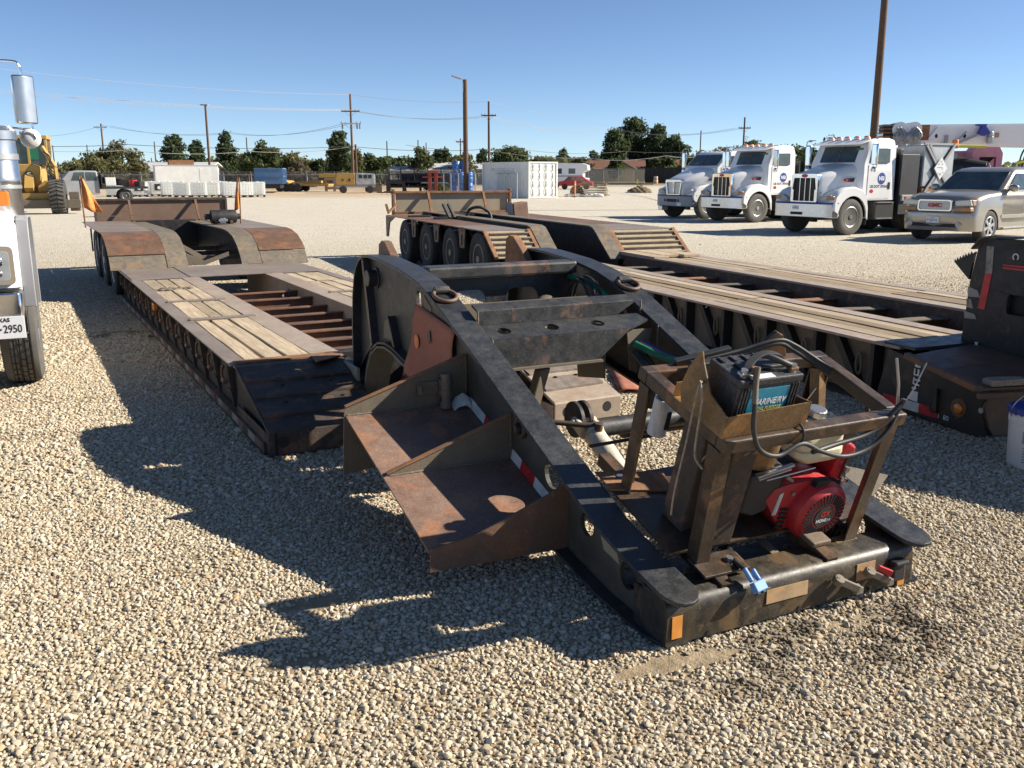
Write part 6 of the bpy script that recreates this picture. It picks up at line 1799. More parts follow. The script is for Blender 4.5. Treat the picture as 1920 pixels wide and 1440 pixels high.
for s in (-1, 1):
    for (pts) in ([(1.86, 1.35), (2.85, 1.35), (2.85, 1.74), (2.32, 1.76)], [(2.95, 1.35), (3.75, 1.35), (3.72, 1.74), (2.95, 1.74)], [(3.85, 1.35), (4.75, 1.37), (4.62, 1.72), (3.85, 1.74)]):
        mb = MB()
        q = [(s * (0.918 - 0.225 * (z - 1.36)), y, z) for y, z in pts]
        mb.slab(q, 0.02)
        mb.build('side_window', 'glass', suv)
    dr = MB().prism([(1.55, 0.5), (1.50, 1.19), (2.86, 1.2), (2.86, 0.5)], 'yz', *sorted((s * 0.984, s * 0.990))).build('door', 'suv', suv, bevel=0.008)
    MB().prism([(2.90, 0.5), (2.90, 1.2), (3.78, 1.2), (3.76, 0.85), (3.62, 0.5)], 'yz', *sorted((s * 0.984, s * 0.990))).build('door', 'suv', suv, bevel=0.008)
    MB().box(*sorted((s * 0.99, s * 1.01)), 2.62, 2.80, 1.0, 1.05).build('handle', 'suv', dr, bevel=0.008)
    MB().box(*sorted((s * 0.985, s * 1.005)), 1.50, 3.75, 0.60, 0.70).build('side_moulding', 'suv', suv, bevel=0.01)
    MB().box(*sorted((s * 0.90, s * 1.06)), 1.55, 3.7, 0.33, 0.38).build('running_board', 'suv', suv, bevel=0.015)
    mr = MB().sphere((s * 1.08, 1.80, 1.38), (0.14, 0.09, 0.10), 14, 8).build('wing_mirror', 'suv', suv, smooth=60)
    MB().bar((s * 0.90, 1.85, 1.31), (s * 1.02, 1.82, 1.35), 0.06, 0.05).build('mirror_stem', 'trim', mr)
    for yy in (0.98, 4.25):
        wt = wheel(suv, s * 0.86, yy, 0.41, 0.41, 0.26, s, 'trim', 'wheel', 0, 'rubber')
        mb = MB()
        xo = s * 0.975
        for k in range(6):
            a = 2 * math.pi * k / 6 + 0.3
            ca, sa = math.cos(a), math.sin(a)
            mb.bar((xo, yy + 0.04 * ca, 0.41 + 0.04 * sa), (xo, yy + 0.245 * ca, 0.41 + 0.245 * sa), 0.075, 0.03, (1, 0, 0))
        mb.cyl((xo - s * 0.03, yy, 0.41), (xo + s * 0.02, yy, 0.41), 0.075, n=18)
        mb.torus((xo, yy, 0.41), 0.245, 0.02, 'x', 32, 8)
        mb.build('alloy_rim', 'alu', wt, smooth=40)
    MB().ribbon([(0.98 + 0.435 * math.cos(math.pi * i / 10), 0.41 + 0.435 * math.sin(math.pi * i / 10)) for i in range(11)], *sorted((s * 0.6, s * 0.97)), 0.006).build('wheel_well', 'dark', suv)
    # lamps
    MB().prism([(s * 0.52, 0.935), (s * 0.50, 1.07), (s * 0.90, 1.10), (s * 0.95, 0.95)], 'xz', 0.09, 0.34).build('headlight', 'lamp_pale', suv, bevel=0.02)
    MB().prism([(s * 0.88, 0.945), (s * 0.875, 1.085), (s * 0.93, 1.09), (s * 0.96, 0.955)], 'xz', 0.17, 0.36).build('turn_signal', 'amber_dull', suv, bevel=0.012)
    MB().prism([(s * 0.54, 0.80), (s * 0.52, 0.89), (s * 0.92, 0.905), (s * 0.94, 0.81)], 'xz', 0.10, 0.34).build('park_lamp', 'amber_dull', suv, bevel=0.015)
    MB().prism(circle(s * 0.66, 0.47, 0.07, 0.065, 18), 'xz', 0.055, 0.12).build('fog_lamp', 'glass_light', suv, bevel=0.01)
gr = MB().prism(rrect(-0.47, 0.47, 0.80, 1.09, 0.07), 'xz', 0.025, 0.12, [rrect(-0.425, 0.425, 0.835, 1.05, 0.05)]).build('grille', 'chrome', suv, bevel=0.012)
mm_, nt_, b_ = new_mat('chrome_mesh')
vv = objvec(nt_, (52, 52, 52))
wv = node(nt_, "ShaderNodeTexChecker"); wv.inputs["Scale"].default_value = 1.0
rotm = node(nt_, "ShaderNodeMapping"); rotm.inputs["Rotation"].default_value = (0, R(45), 0)
nt_.links.new(vv, rotm.inputs["Vector"]); nt_.links.new(rotm.outputs[0], wv.inputs["Vector"])
wv.inputs[1].default_value = (0.6, 0.6, 0.6, 1); wv.inputs[2].default_value = (0.12, 0.12, 0.12, 1)
nt_.links.new(wv.outputs[0], b_.inputs["Base Color"]); b_.inputs["Metallic"].default_value = 0.7; b_.inputs["Roughness"].default_value = 0.35
M['chrome_mesh'] = mm_
MB().box(-0.43, 0.43, 0.05, 0.07, 0.83, 1.055).build('grille_mesh', 'chrome_mesh', gr)
text('lettering', 'GMC', 'text_red', gr, frame4((0.0, 0.042, 0.945), (1, 0, 0), (0, 0, 1)), 0.135, 0.006, bold=0.006, xs=1.25)
MB().box(-0.17, 0.17, -0.01, 0.05, 0.50, 0.66).build('licence_plate', 'plate_white', suv, bevel=0.004)
text('lettering', 'TEXAS', 'text_blue', suv, frame4((0, -0.0105, 0.63), (1, 0, 0), (0, 0, 1)), 0.035, 0.001)
text('lettering', 'P BJX52', 'text_black', suv, frame4((0, -0.0105, 0.57), (1, 0, 0), (0, 0, 1)), 0.085, 0.001)
MB().box(-0.62, 0.62, 0.062, 0.1, 0.40, 0.49).build('air_intake', 'dark', suv, bevel=0.01)
MB().box(-0.9, 0.9, 0.5, 4.6, 0.30, 0.42).build('underbody', 'dark', suv)
for k in range(2):
    MB().sphere((-0.35 + 0.7 * k, 2.55, 1.38), (0.2, 0.1, 0.2), 10, 6).build('seat_back', 'grey', suv)
# ------------------------------------------------------------------ white truck at the near left
lt = thing('road_truck', 'white truck with chrome bumper, TEXAS plate and tall steel air cleaner beside gravel', 'truck', (-4.774, 6.365, 0.0), R(26))
secs = [hood_sec(0.15, 0.52, 0.8, 1.62, 0.12, 0.01), hood_sec(0.28, 0.56, 0.8, 1.70, 0.15), hood_sec(1.3, 0.70, 0.95, 1.80, 0.2), hood_sec(1.75, 0.78, 1.0, 1.86, 0.2)]
shell(secs, 'hood', 'white_paint', lt)
for s in (-1, 1):
    arch = [(0.98 + 0.60 * math.cos(math.pi * i / 12), 0.52 + 0.60 * math.sin(math.pi * i / 12)) for i in range(13)]
    outer = [(1.65, 0.55), (1.60, 1.05), (1.45, 1.32), (1.2, 1.44), (0.6, 1.465), (0.28, 1.45), (0.16, 1.40), (0.12, 1.2), (0.11, 0.90), (0.34, 0.88)]
    poly = outer + list(reversed(arch))
    secs = []
    for x, e in ((0.5, 0.0), (1.08, 0.0), (1.16, 0.012), (1.20, 0.05)):
        secs.append([(s * x, y + (e if (k < len(outer) and y < 0.4) else 0), z - (e if (k < len(outer) and z > 1.1) else 0)) for k, (y, z) in enumerate(poly)])
    mb = MB(); mb.loft(secs, cap=False)
    tri = geometry.tessellate_polygon([[Vector((p[1], p[2], 0)) for p in secs[-1]]])
    mb._add(secs[-1], [tuple(q) for q in tri]); mb._add(secs[0], [tuple(q) for q in tri])
    fd = mb.build('fender', 'white_paint', lt, smooth=40)
    path = [(0.98 + (0.66) * math.cos(math.pi * (0.02 + 0.96 * i / 12)), 0.52 + 0.70 * math.sin(math.pi * (0.02 + 0.96 * i / 12))) for i in range(13)]
    path = [(0.19, 0.74), (0.18, 1.0), (0.20, 1.28), (0.26, 1.40), (0.45, 1.43)] + [(1.2, 1.40), (1.45, 1.3), (1.6, 1.05), (1.65, 0.6)]
    MB().ribbon(path, *sorted((s * 1.20, s * 1.285)), 0.02).build('fender_flare', 'grey', fd, bevel=0.006, smooth=40)
    MB().prism(rrect(*sorted((s * 0.86, s * 1.165)), 0.925, 1.215, 0.04), 'xz', 0.085, 0.115).build('headlight_bezel', 'chrome', lt, bevel=0.012)
    hl = MB().prism(rrect(*sorted((s * 0.90, s * 1.135)), 0.96, 1.18, 0.03), 'xz', 0.078, 0.1).build('headlight', 'glass_light', lt, bevel=0.006)
    MB().sphere((s * 1.05, 0.08, 1.1), (0.045, 0.012, 0.045), 14, 8).sphere((s * 1.05, 0.08, 1.01), (0.035, 0.012, 0.03), 14, 8).build('lamp_reflector', 'chrome', hl, smooth=60)
    w = wheel(lt, s * 1.12, 0.98, 0.52, 0.52, 0.29, s, 'steel', 'wheel', 10, 'rubber_grey')
    # tread sipes across the ribs
    mb = MB()
    for k in range(44):
        a = 2 * math.pi * k / 44
        for (xa, xb, o) in ((-0.068, -0.02, 0.0), (-0.02, 0.028, 0.07), (0.028, 0.075, 0.02)):
            aa = a + o
            p0 = (s * 1.12 + xa, 0.98 + 0.520 * math.cos(aa), 0.52 + 0.520 * math.sin(aa))
            p1 = (s * 1.12 + xb, 0.98 + 0.520 * math.cos(aa + 0.01), 0.52 + 0.520 * math.sin(aa + 0.01))
            mb.bar(p0, p1, 0.008, 0.006, (0, math.cos(aa), math.sin(aa)))
    for xg in (-0.075, -0.02, 0.03, 0.08):
        mb.lathe([(0.5195, xg - 0.004), (0.5215, xg - 0.004), (0.5215, xg + 0.004), (0.5195, xg + 0.004)], (s * 1.12, 0.98, 0.52), 'x', 48)
    tag(mb.build('tread_groove', 'dark', w), kind='stuff')
    # air cleaner and mirrors
    ac = MB().lathe([(0.0, 0), (0.17, 0.0), (0.185, 0.03), (0.185, 0.30), (0.19, 0.31), (0.19, 0.35), (0.185, 0.36), (0.18, 0.66), (0.195, 0.67), (0.195, 0.74), (0.16, 0.78), (0.0, 0.79)], (s * 1.055, 1.35, 1.36), 'z', 36).build('air_cleaner', 'alu', lt, smooth=35)
    MB().lathe([(0.187, 0), (0.192, 0.003), (0.192, 0.05), (0.187, 0.053)], (s * 1.055, 1.35, 1.86), 'z', 36).lathe([(0.187, 0), (0.191, 0.003), (0.191, 0.03), (0.187, 0.033)], (s * 1.055, 1.35, 1.62), 'z', 36).build('clamp_band', 'galv', ac, smooth=35)
    MB().box(*sorted((s * 1.0, s * 1.145)), 1.14, 1.17, 1.48, 1.60).build('marker_light', 'amber', lt, bevel=0.02)
    ar = MB().tube(spline([(s * 0.95, 1.75, 2.70), (s * 1.25, 1.62, 2.70), (s * 1.32, 1.6, 2.66), (s * 1.34, 1.6, 2.5), (s * 1.375, 1.6, 2.16), (s * 1.34, 1.6, 2.13), (s * 1.1, 1.65, 2.15), (s * 0.95, 1.75, 2.16)], 6), 0.011, 8).build('mirror_arm', 'chrome', lt, smooth=60)
    MB().prism([(s * 1.255, 1.52), (s * 1.245, 1.60), (s * 1.27, 1.66), (s * 1.42, 1.66), (s * 1.425, 1.60), (s * 1.36, 1.53), (s * 1.31, 1.51)], 'xy', 2.175, 2.58).build('mirror_housing', 'alu', ar, bevel=0.012, smooth=40)
    MB().sphere((s * 1.35, 1.60, 2.05), (0.085, 0.05, 0.085), 24, 14).build('round_mirror', 'white_dirty', ar, smooth=60)
    MB().tube([(s * 1.36, 1.545, 2.13), (s * 1.40, 1.55, 2.05)], 0.007, 6).build('mirror_bracket', 'steel', ar)
    # cab sides
    MB().box(*sorted((s * 1.0, s * 1.02)), 1.9, 2.9, 1.0, 1.95).build('door', 'white_paint', lt, bevel=0.01)
    MB().box(*sorted((s * 0.995, s * 1.012)), 2.0, 2.8, 2.0, 2.5).build('door_window', 'glass', lt)
bu = MB().prism([(-1.20, 0.30), (-1.18, 0.08), (-1.05, 0.0), (1.05, 0.0), (1.18, 0.03), (1.21, 0.10), (1.20, 0.30)], 'xy', 0.545, 0.87).build('bumper', 'chrome', lt, bevel=0.012, smooth=40)
lp = MB().box(0.885, 1.195, -0.012, -0.004, 0.53, 0.70).build('licence_plate', 'plate_white', bu, bevel=0.003)
text('lettering', 'TEXAS', 'text_black', lp, frame4((1.035, -0.0128, 0.672), (1, 0, 0), (0, 0, 1)), 0.042, 0.001, bold=0.001)
text('lettering', 'GK7', 'text_black', lp, frame4((0.955, -0.0128, 0.602), (1, 0, 0), (0, 0, 1)), 0.085, 0.001, bold=0.001, xs=0.75)
text('lettering', '2950', 'text_black', lp, frame4((1.110, -0.0128, 0.602), (1, 0, 0), (0, 0, 1)), 0.085, 0.001, bold=0.001, xs=0.75)
MB().prism([(1.020, 0.602), (1.03, 0.612), (1.04, 0.602), (1.03, 0.592)], 'xz', -0.0135, -0.0125).build('plate_star', 'text_black', lp)
cabp = [(1.75, 0.95), (1.75, 1.9), (1.98, 2.5), (2.2, 2.62), (3.0, 2.64), (3.1, 2.5), (3.1, 0.95)]
cb = MB().prism(cabp, 'yz', -1.0, 1.0).build('cab', 'white_paint', lt, bevel=0.04, smooth=40)
MB().slab([(-0.9, 1.765, 1.98), (0.9, 1.765, 1.98), (0.85, 1.955, 2.46), (-0.85, 1.955, 2.46)], -0.012).build('windscreen', 'glass', cb)
MB().prism(rrect(-0.5, 0.5, 0.9, 1.6, 0.06), 'xz', 0.06, 0.16, [rrect(-0.42, 0.42, 0.96, 1.54, 0.03)]).build('grille_surround', 'chrome', lt, bevel=0.012)
MB().box(-0.42, 0.42, 0.11, 0.13, 0.96, 1.54).build('grille_mesh', 'trim', lt)
MB().box(-0.45, 0.45, 0.4, 6.5, 0.55, 0.85).build('chassis', 'black_dark', lt)
MB().box(-0.95, 0.95, 3.3, 6.0, 0.9, 1.2).build('truck_bed', 'black_dark', lt)
for s in (-1, 1):
    wheel(lt, s * 0.78, 5.0, 0.52, 0.52, 0.4, s, 'steel', 'wheel', 0)

# ------------------------------------------------------------------ motor grader
gr_ = thing('motor_grader', 'yellow motor grader with glass cab and treaded wheel behind the near truck', 'grader', (-20.0, 41.2, 0.0), R(20))
def big_tyre(parent, x, y, z, r, w, name='wheel'):
    o = MB().lathe([(r * 0.5, -w / 2), (r * 0.8, -w / 2), (r * 0.95, -w * 0.44), (r, -w * 0.3), (r, w * 0.3), (r * 0.95, w * 0.44), (r * 0.8, w / 2), (r * 0.5, w / 2)], (x, y, z), 'x', 36).build(name, 'rubber', parent, smooth=35)
    mb = MB()
    for k in range(26):
        a = 2 * math.pi * k / 26
        for s in (-1, 1):
            p0 = (x + s * 0.02, y + (r + 0.01) * math.cos(a), z + (r + 0.01) * math.sin(a))
            a2 = a + 0.10
            p1 = (x + s * w * 0.47, y + (r * 0.97) * math.cos(a2), z + (r * 0.97) * math.sin(a2))
            mb.bar(p0, p1, 0.075, 0.06, (0, math.cos(a), math.sin(a)))
    mb.build('tread', 'rubber_grey', o)
    MB().lathe([(0.0, -w * 0.3), (r * 0.3, -w * 0.3), (r * 0.5, -w * 0.45), (r * 0.5, w * 0.45), (r * 0.3, w * 0.3), (0.0, w * 0.3)], (x, y, z), 'x', 24).build('rim', 'yellow', o, smooth=35)
    return o
big_tyre(gr_, 0.0, 0.2, 0.73, 0.73, 0.62)
big_tyre(gr_, -2.1, 0.2, 0.73, 0.73, 0.62)
MB().bar((-1.9, 0.2, 0.75), (-0.2, 0.2, 0.75), 0.3, 0.3).build('axle', 'yellow', gr_)
MB().prism([(-1.75, 0.45), (-0.95, 0.45), (-0.70, 1.35), (-0.70, 2.05), (-1.0, 2.15), (-1.75, 2.15)], 'xz', 0.9, 3.2).build('engine_cowl', 'yellow', gr_, bevel=0.04)
MB().box(-1.62, -0.85, 0.885, 0.9, 1.35, 1.75).build('cowl_plate', 'yellow', gr_)
MB().prism(circle(-1.17, 1.68, 0.17, n=16), 'xz', 0.875, 0.886).build('emblem_disc', 'text_black', gr_)
text('lettering', 'C', 'text_white', gr_, frame4((-1.17, 0.872, 1.68), (1, 0, 0), (0, 0, 1)), 0.28, 0.003, bold=0.012)
MB().box(-1.32, -1.0, 0.875, 0.886, 1.36, 1.48).build('model_plate', 'white_dirty', gr_)
cbn = MB().box(-1.85, -0.45, 1.4, 2.9, 2.1, 3.25).build('cab', 'glass', gr_, bevel=0.03)
mb = MB()
for (x, y) in ((-1.87, 1.38), (-0.43, 1.38), (-0.43, 2.92), (-1.87, 2.92), (-1.15, 1.38)):
    mb.box(x - 0.05, x + 0.05, y - 0.05, y + 0.05, 2.1, 3.25)
mb.box(-1.95, -0.35, 1.3, 3.0, 3.25, 3.4)
mb.build('cab_frame', 'yellow', cbn, bevel=0.01)
MB().box(-1.25, -0.75, 1.37, 1.39, 2.35, 2.85).build('cab_window', 'hose_green', cbn)
MB().cyl((-1.35, 1.6, 3.4), (-1.35, 1.6, 3.56), 0.11, n=16).build('beacon', 'amber', gr_, smooth=40)
MB().bar((-0.55, 1.0, 2.9), (-0.05, 0.6, 2.0), 0.14, 0.16).bar((-0.05, 0.6, 2.0), (0.0, 0.5, 0.9), 0.13, 0.14).bar((-0.25, 1.0, 1.9), (0.1, 0.3, 1.2), 0.1, 0.12).build('lift_arm', 'yellow', gr_, bevel=0.01)
MB().tube(spline([(-0.5, 0.9, 2.7), (-0.2, 0.6, 2.4), (-0.4, 0.6, 1.9), (-0.1, 0.5, 1.5), (-0.5, 0.6, 1.2)], 6), 0.03, 6).tube(spline([(-0.45, 1.0, 2.5), (-0.3, 0.8, 2.0), (-0.1, 0.7, 1.7), (-0.3, 0.6, 1.3)], 6), 0.025, 6).build('hydraulic_hose', 'black_dark', gr_, smooth=60)
MB().prism([(-0.8, 0.75), (-0.3, 1.0), (-0.2, 1.35), (-0.5, 1.45), (-0.8, 1.2)], 'xz', 0.4, 0.9).build('side_frame', 'yellow', gr_, bevel=0.02)
MB().box(-1.9, 0.9, -0.2, 0.0, 0.25, 0.62).build('blade', 'tan_dirt', gr_, bevel=0.02)
MB().box(0.45, 0.85, 0.0, 0.5, 0.12, 0.95).build('blade_end', 'tan_dirt', gr_, bevel=0.02)
MB().bar((-1.15, 0.3, 1.0), (-1.15, 1.0, 1.6), 0.35, 0.35).build('main_frame', 'yellow', gr_)

# ------------------------------------------------------------------ flatbed pickup
pk = thing('flatbed_pickup', 'pickup with black flatbed, red drum and white cab parked by the white tanks', 'pickup', (-26.3, 57.5, 0.0), R(-62))
MB().prism([(-2.5, 0.5), (-2.5, 1.05), (-2.2, 1.2), (-1.3, 1.3), (-0.8, 1.85), (-0.3, 1.92), (0.75, 1.9), (0.85, 1.3), (0.85, 0.5)], 'yz', -0.95, 0.95).build('cab', 'grey', pk, bevel=0.06, smooth=40)
MB().prism([(-0.7, 1.32), (-0.5, 1.8), (0.05, 1.82), (0.05, 1.32)], 'yz', -0.96, 0.96).prism([(0.12, 1.32), (0.12, 1.82), (0.68, 1.8), (0.75, 1.32)], 'yz', -0.96, 0.96).build('side_window', 'glass', pk)
MB().box(-0.8, 0.8, 0.84, 0.865, 1.35, 1.82).build('rear_window', 'glass', pk)
MB().box(-1.1, 1.1, 0.95, 3.6, 0.82, 0.95).build('flatbed', 'black_dark', pk, bevel=0.01)
MB().box(-1.1, 1.1, 0.95, 1.02, 0.95, 1.7).build('headboard', 'black_dark', pk)
MB().bar((-1.0, 1.2, 1.35), (0.9, 3.3, 1.05), 0.5, 0.4).build('tool_box', 'black_dark', pk, bevel=0.02)
MB().cyl((0.6, 2.8, 0.95), (0.6, 2.8, 1.35), 0.25, n=16).build('red_drum', 'red', pk, smooth=40)
MB().box(0.2, 0.8, 1.2, 1.8, 1.0, 1.5).build('white_box', 'white_dirty', pk, bevel=0.03)
for s in (-1, 1):
    for yy in (-1.5, 2.3):
        wheel(pk, s * 0.85, yy, 0.4, 0.4, 0.26, s, 'steel', 'wheel', 0)
MB().box(-0.9, 0.9, 3.55, 3.65, 0.55, 0.7).build('rear_bumper', 'steel', pk)

# ------------------------------------------------------------------ caged white tanks
def cage_tank(label, loc, rz, plate=False, proto={}):
    key = plate
    if key in proto:
        return copy_thing(proto[key], loc, rz, label)
    t = thing('caged_tank', label, 'tank', loc, rz, 'white caged tanks in a row')
    MB().prism(rrect(-0.56, 0.56, -0.47, 0.47, 0.1), 'xy', 0.17, 1.10).build('tank_bottle', 'ibc_plastic', t, bevel=0.04, smooth=40)
    MB().cyl((0, 0, 1.09), (0, 0, 1.15), 0.12, n=16).build('filler_cap', 'white_dirty', t)
    mb = MB()
    for z in (0.2, 0.40, 0.60, 0.80, 1.0, 1.12):
        mb.tube([(x, y, z) for x, y in rrect(-0.60, 0.60, -0.50, 0.50, 0.06, 2)], 0.008, 5, closed=True)
    for x in (-0.5, -0.3, -0.1, 0.1, 0.3, 0.5):
        for y in (-0.5, 0.5):
            mb.bar((x, y, 0.15), (x, y, 1.12), 0.013, 0.013)
    for y in (-0.4, -0.13, 0.13, 0.4):
        for x in (-0.6, 0.6):
            mb.bar((x, y, 0.15), (x, y, 1.12), 0.013, 0.013)
    mb.build('wire_cage', 'white_dirty', t)
    mb = MB()
    for x in (-0.5, 0, 0.5):
        mb.box(x - 0.07, x + 0.07, -0.5, 0.5, 0.0, 0.13)
    mb.box(-0.6, 0.6, -0.5, 0.5, 0.13, 0.16)
    mb.build('pallet_base', 'trim', t)
    if plate:
        MB().box(-0.32, 0.32, -0.525, -0.51, 0.45, 0.95).build('dark_label', 'trim', t)
        MB().prism(circle(0.02, 0.66, 0.13, n=14), 'xz', -0.53, -0.526).build('label_mark', 'plate_white', t)
    proto[key] = t
    return t
words = {0: 'endmost white caged tank beside the flatbed pickup', 1: 'plain white caged tank standing back beside a dark-labelled one', 2: 'white caged tank with a large dark label, near the pickup',
         3: 'plain white caged tank tucked between the two dark-labelled tanks', 4: 'white caged tank with dark label set further back, under the trees', 5: 'narrow-looking white caged tank just after the second dark label',
         6: 'white caged tank below the near end of the white box body', 7: 'white caged tank below the middle of the white box body', 8: 'white caged tank below the far end of the white box body',
         9: 'white caged tank set back beneath the corner of the white box', 10: 'white caged tank just past the white box, behind an orange flag', 11: 'white caged tank next to last before the open sandy ground', 12: 'last white caged tank of the row, nearest the blue dumpster'}
for i, (u, w_, Y) in enumerate(((216, 0, 70.5), (240, 0, 73.5), (261, 1, 71.0), (283, 0, 74.5), (297, 1, 73.5), (317, 0, 71.5), (342, 0, 69.5), (372, 0, 70.0), (396, 0, 71.0), (412, 0, 74.0), (431, 0, 69.0), (457, 0, 70.0), (482, 0, 71.0))):
    cage_tank(words[i], ((u - 960) * Y / 1757.0, Y, 0), R(20 + (i * 37 % 17) - 8), bool(w_))

# ------------------------------------------------------------------ yard objects further off
wb = thing('white_box_body', 'long white box truck body standing behind the caged tanks', 'box body', (-30.3, 88.0, 0.0), R(24))
MB().box(-3.0, 2.6, -1.1, 1.1, 0.55, 2.45).build('box_shell', 'container', wb, bevel=0.05)
MB().box(0.9, 1.8, -1.115, -1.10, 0.75, 2.2).build('door', 'container', wb, bevel=0.01)
MB().box(-2.8, 2.4, -1.0, 1.0, 0.25, 0.55).build('skid', 'black_dark', wb)
MB().box(-3.05, 2.65, -1.13, 1.13, 2.45, 2.50).build('roof_edge', 'white_dirty', wb)
MB().box(-1.7, 0.5, -0.8, 0.8, 2.52, 2.95).build('roof_load', 'rust', wb)

def dumpster(name, label, loc, rz, mat_, L=6.0, H=2.0, base=0.3):
    t = thing(name, label, 'dumpster', loc, rz)
    MB().prism([(-1.2, base), (1.2, base), (1.2, H + base), (1.14, H + base), (1.14, base + 0.1), (-1.14, base + 0.1), (-1.14, H + base), (-1.2, H + base)], 'xz', -L / 2, L / 2).build('bin_shell', mat_, t)
    MB().box(-1.2, 1.2, -L / 2 - 0.02, -L / 2 + 0.06, base, H + base).box(-1.2, 1.2, L / 2 - 0.06, L / 2 + 0.02, base, H + base).build('bin_end', mat_, t)
    n = int(L / 0.75)
    for k in range(n + 1):
        y = -L / 2 + 0.1 + (L - 0.2) * k / n
        for s in (-1, 1):
            MB().box(*sorted((s * 1.2, s * 1.29)), y - 0.05, y + 0.05, base, H + base - 0.08).build('bin_rib', mat_, t)
    MB().box(-1.28, 1.28, -L / 2 - 0.05, L / 2 + 0.05, H + base - 0.08, H + base + 0.02).box(-1.28, 1.28, -L / 2 - 0.05, L / 2 + 0.05, H * 0.5 + base - 0.05, H * 0.5 + base + 0.02).build('bin_rail', mat_, t)
    MB().box(-1.0, 1.0, -L / 2, L / 2, 0.05, base).build('skid', 'black_dark', t)
    return t
dumpster('dumpster', 'blue open dumpster with ribbed sides near the fence', (-22.6, 88.0, 0.35), R(10), 'blue_bin', 5.0, 1.4, 0.45)
dumpster('dumpster', 'long black roll-off dumpster beyond the sloped-hood truck', (28.3, 165.0, 0.0), R(68), 'black_dark', 9.5, 2.4, 0.3)
dumpster('dumpster', 'dull red roll-off dumpster half hidden behind the sloped-hood truck', (33.0, 163.0, 0.0), R(75), 'red_container', 5.5, 1.8, 0.3)

lowb = thing('yellow_trailer', 'yellow low trailer with a row of black tyres by the fence', 'trailer', (-20.3, 92.0, 0.0), R(80))
MB().box(-1.0, 1.0, -2.8, 2.6, 0.55, 0.75).prism([(1.2, 0.75), (2.6, 0.75), (2.6, 1.15), (1.6, 1.05)], 'yz', -0.9, 0.9).build('frame', 'yellow', lowb, bevel=0.02)
MB().bar((-0.6, -2.0, 0.95), (0.2, 1.5, 0.8), 0.3, 0.2).bar((0.5, -2.4, 1.0), (0.5, 0.5, 0.85), 0.25, 0.25).build('boom_section', 'yellow', lowb)
for k in range(4):
    for s in (-1, 1):
        MB().cyl((s * 1.0 - 0.12, 2.2 - 0.62 * k, 0.42), (s * 1.0 + 0.12, 2.2 - 0.62 * k, 0.42), 0.42, n=20).build('wheel', 'rubber', lowb, bevel=0.04, smooth=40)
ps = thing('timber_stack', 'stack of timber blocks with yellow steel piece on top by the fence', 'timber stack', (-17.5, 92.5, 0.0), R(10))
for k in range(6):
    for j in range(3):
        if k % 2:
            MB().box(-0.95, 0.95, -0.6 + 0.45 * j, -0.4 + 0.45 * j, 0.22 * k, 0.22 * k + 0.2).build('timber', 'pallet', ps)
        else:
            MB().box(-0.95 + 0.8 * j, -0.7 + 0.8 * j, -0.65, 0.65, 0.22 * k, 0.22 * k + 0.2).build('timber', 'pallet', ps)
MB().prism([(-1.5, 1.32), (1.6, 1.36), (1.6, 1.62), (-0.6, 1.75), (-1.5, 1.7)], 'xz', -0.5, 0.5).build('yellow_casting', 'yellow', ps, bevel=0.04)

ac_ = thing('air_compressor', 'towable air compressor with tan end and pale blue side near fence', 'compressor', (-14.3, 85.5, 0.0), R(12))
MB().prism([(-1.75, 0.72), (-1.75, 1.5), (-1.65, 1.78), (0.0, 1.78), (0.0, 0.72)], 'xz', -0.8, 0.8).build('tan_cowl', 'yellow', ac_, bevel=0.06)
MB().prism([(0.03, 0.72), (0.03, 1.78), (1.7, 1.72), (1.78, 1.5), (1.78, 0.72)], 'xz', -0.8, 0.8).build('blue_cowl', 'glass_light', ac_, bevel=0.06)
for k in range(3):
    MB().box(0.3 + 0.42 * k, 0.62 + 0.42 * k, -0.815, -0.80, 1.32, 1.62).build('louvre', 'trim', ac_)
MB().box(-1.2, -1.05, -0.815, -0.8, 1.1, 1.25).box(-0.6, -0.45, -0.815, -0.8, 1.05, 1.3).build('latch', 'trim', ac_)
MB().box(-1.75, 1.78, -0.78, 0.78, 0.5, 0.72).build('frame', 'grey', ac_)
for x in (-1.1, 1.3):
    for s in (-1, 1):
        MB().cyl((x, s * 0.75 - 0.1, 0.33), (x, s * 0.75 + 0.1, 0.33), 0.33, n=20).build('wheel', 'rubber', ac_, bevel=0.03, smooth=40)

bk = thing('truck_bed_stack', 'stacked black steel truck beds and racks beside the fence', 'truck beds', (-9.2, 88.0, 0.0), R(8))
def bedframe(x0, x1, y0, y1, z0, h):
    mb = MB()
    mb.box(x0, x1, y0, y1, z0, z0 + 0.16)
    mb.box(x0, x1, y1 - 0.08, y1, z0, z0 + h)
    for k in range(5):
        x = x0 + (x1 - x0) * k / 4
        mb.box(x - 0.05, x + 0.05, y1 - 0.14, y1, z0, z0 + h + 0.5)
        mb.bar((x, y0 + 0.2, z0 + 0.1), (x, y1 - 0.1, z0 + h), 0.06, 0.06)
    mb.box(x0, x1, y1 - 0.12, y1 - 0.02, z0 + h + 0.45, z0 + h + 0.52)
    mb.box(x0, x1, y1 - 0.12, y1 - 0.02, z0 + h * 0.5, z0 + h * 0.5 + 0.1)
    return mb
bedframe(-1.2, 3.9, -1.0, 1.0, 0.9, 0.85).build('bed', 'black_dark', bk)
bedframe(-2.3, 1.2, -1.6, 0.2, 0.45, 0.7).build('bed', 'black_dark', bk)
MB().prism([(-2.6, 0.0), (-2.6, 1.25), (-0.9, 1.0), (-0.7, 0.0), (-1.1, 0.0), (-1.15, 0.75), (-2.2, 0.85), (-2.2, 0.0)], 'xz', -1.9, -1.2).build('bed_side', 'black_dark', bk)
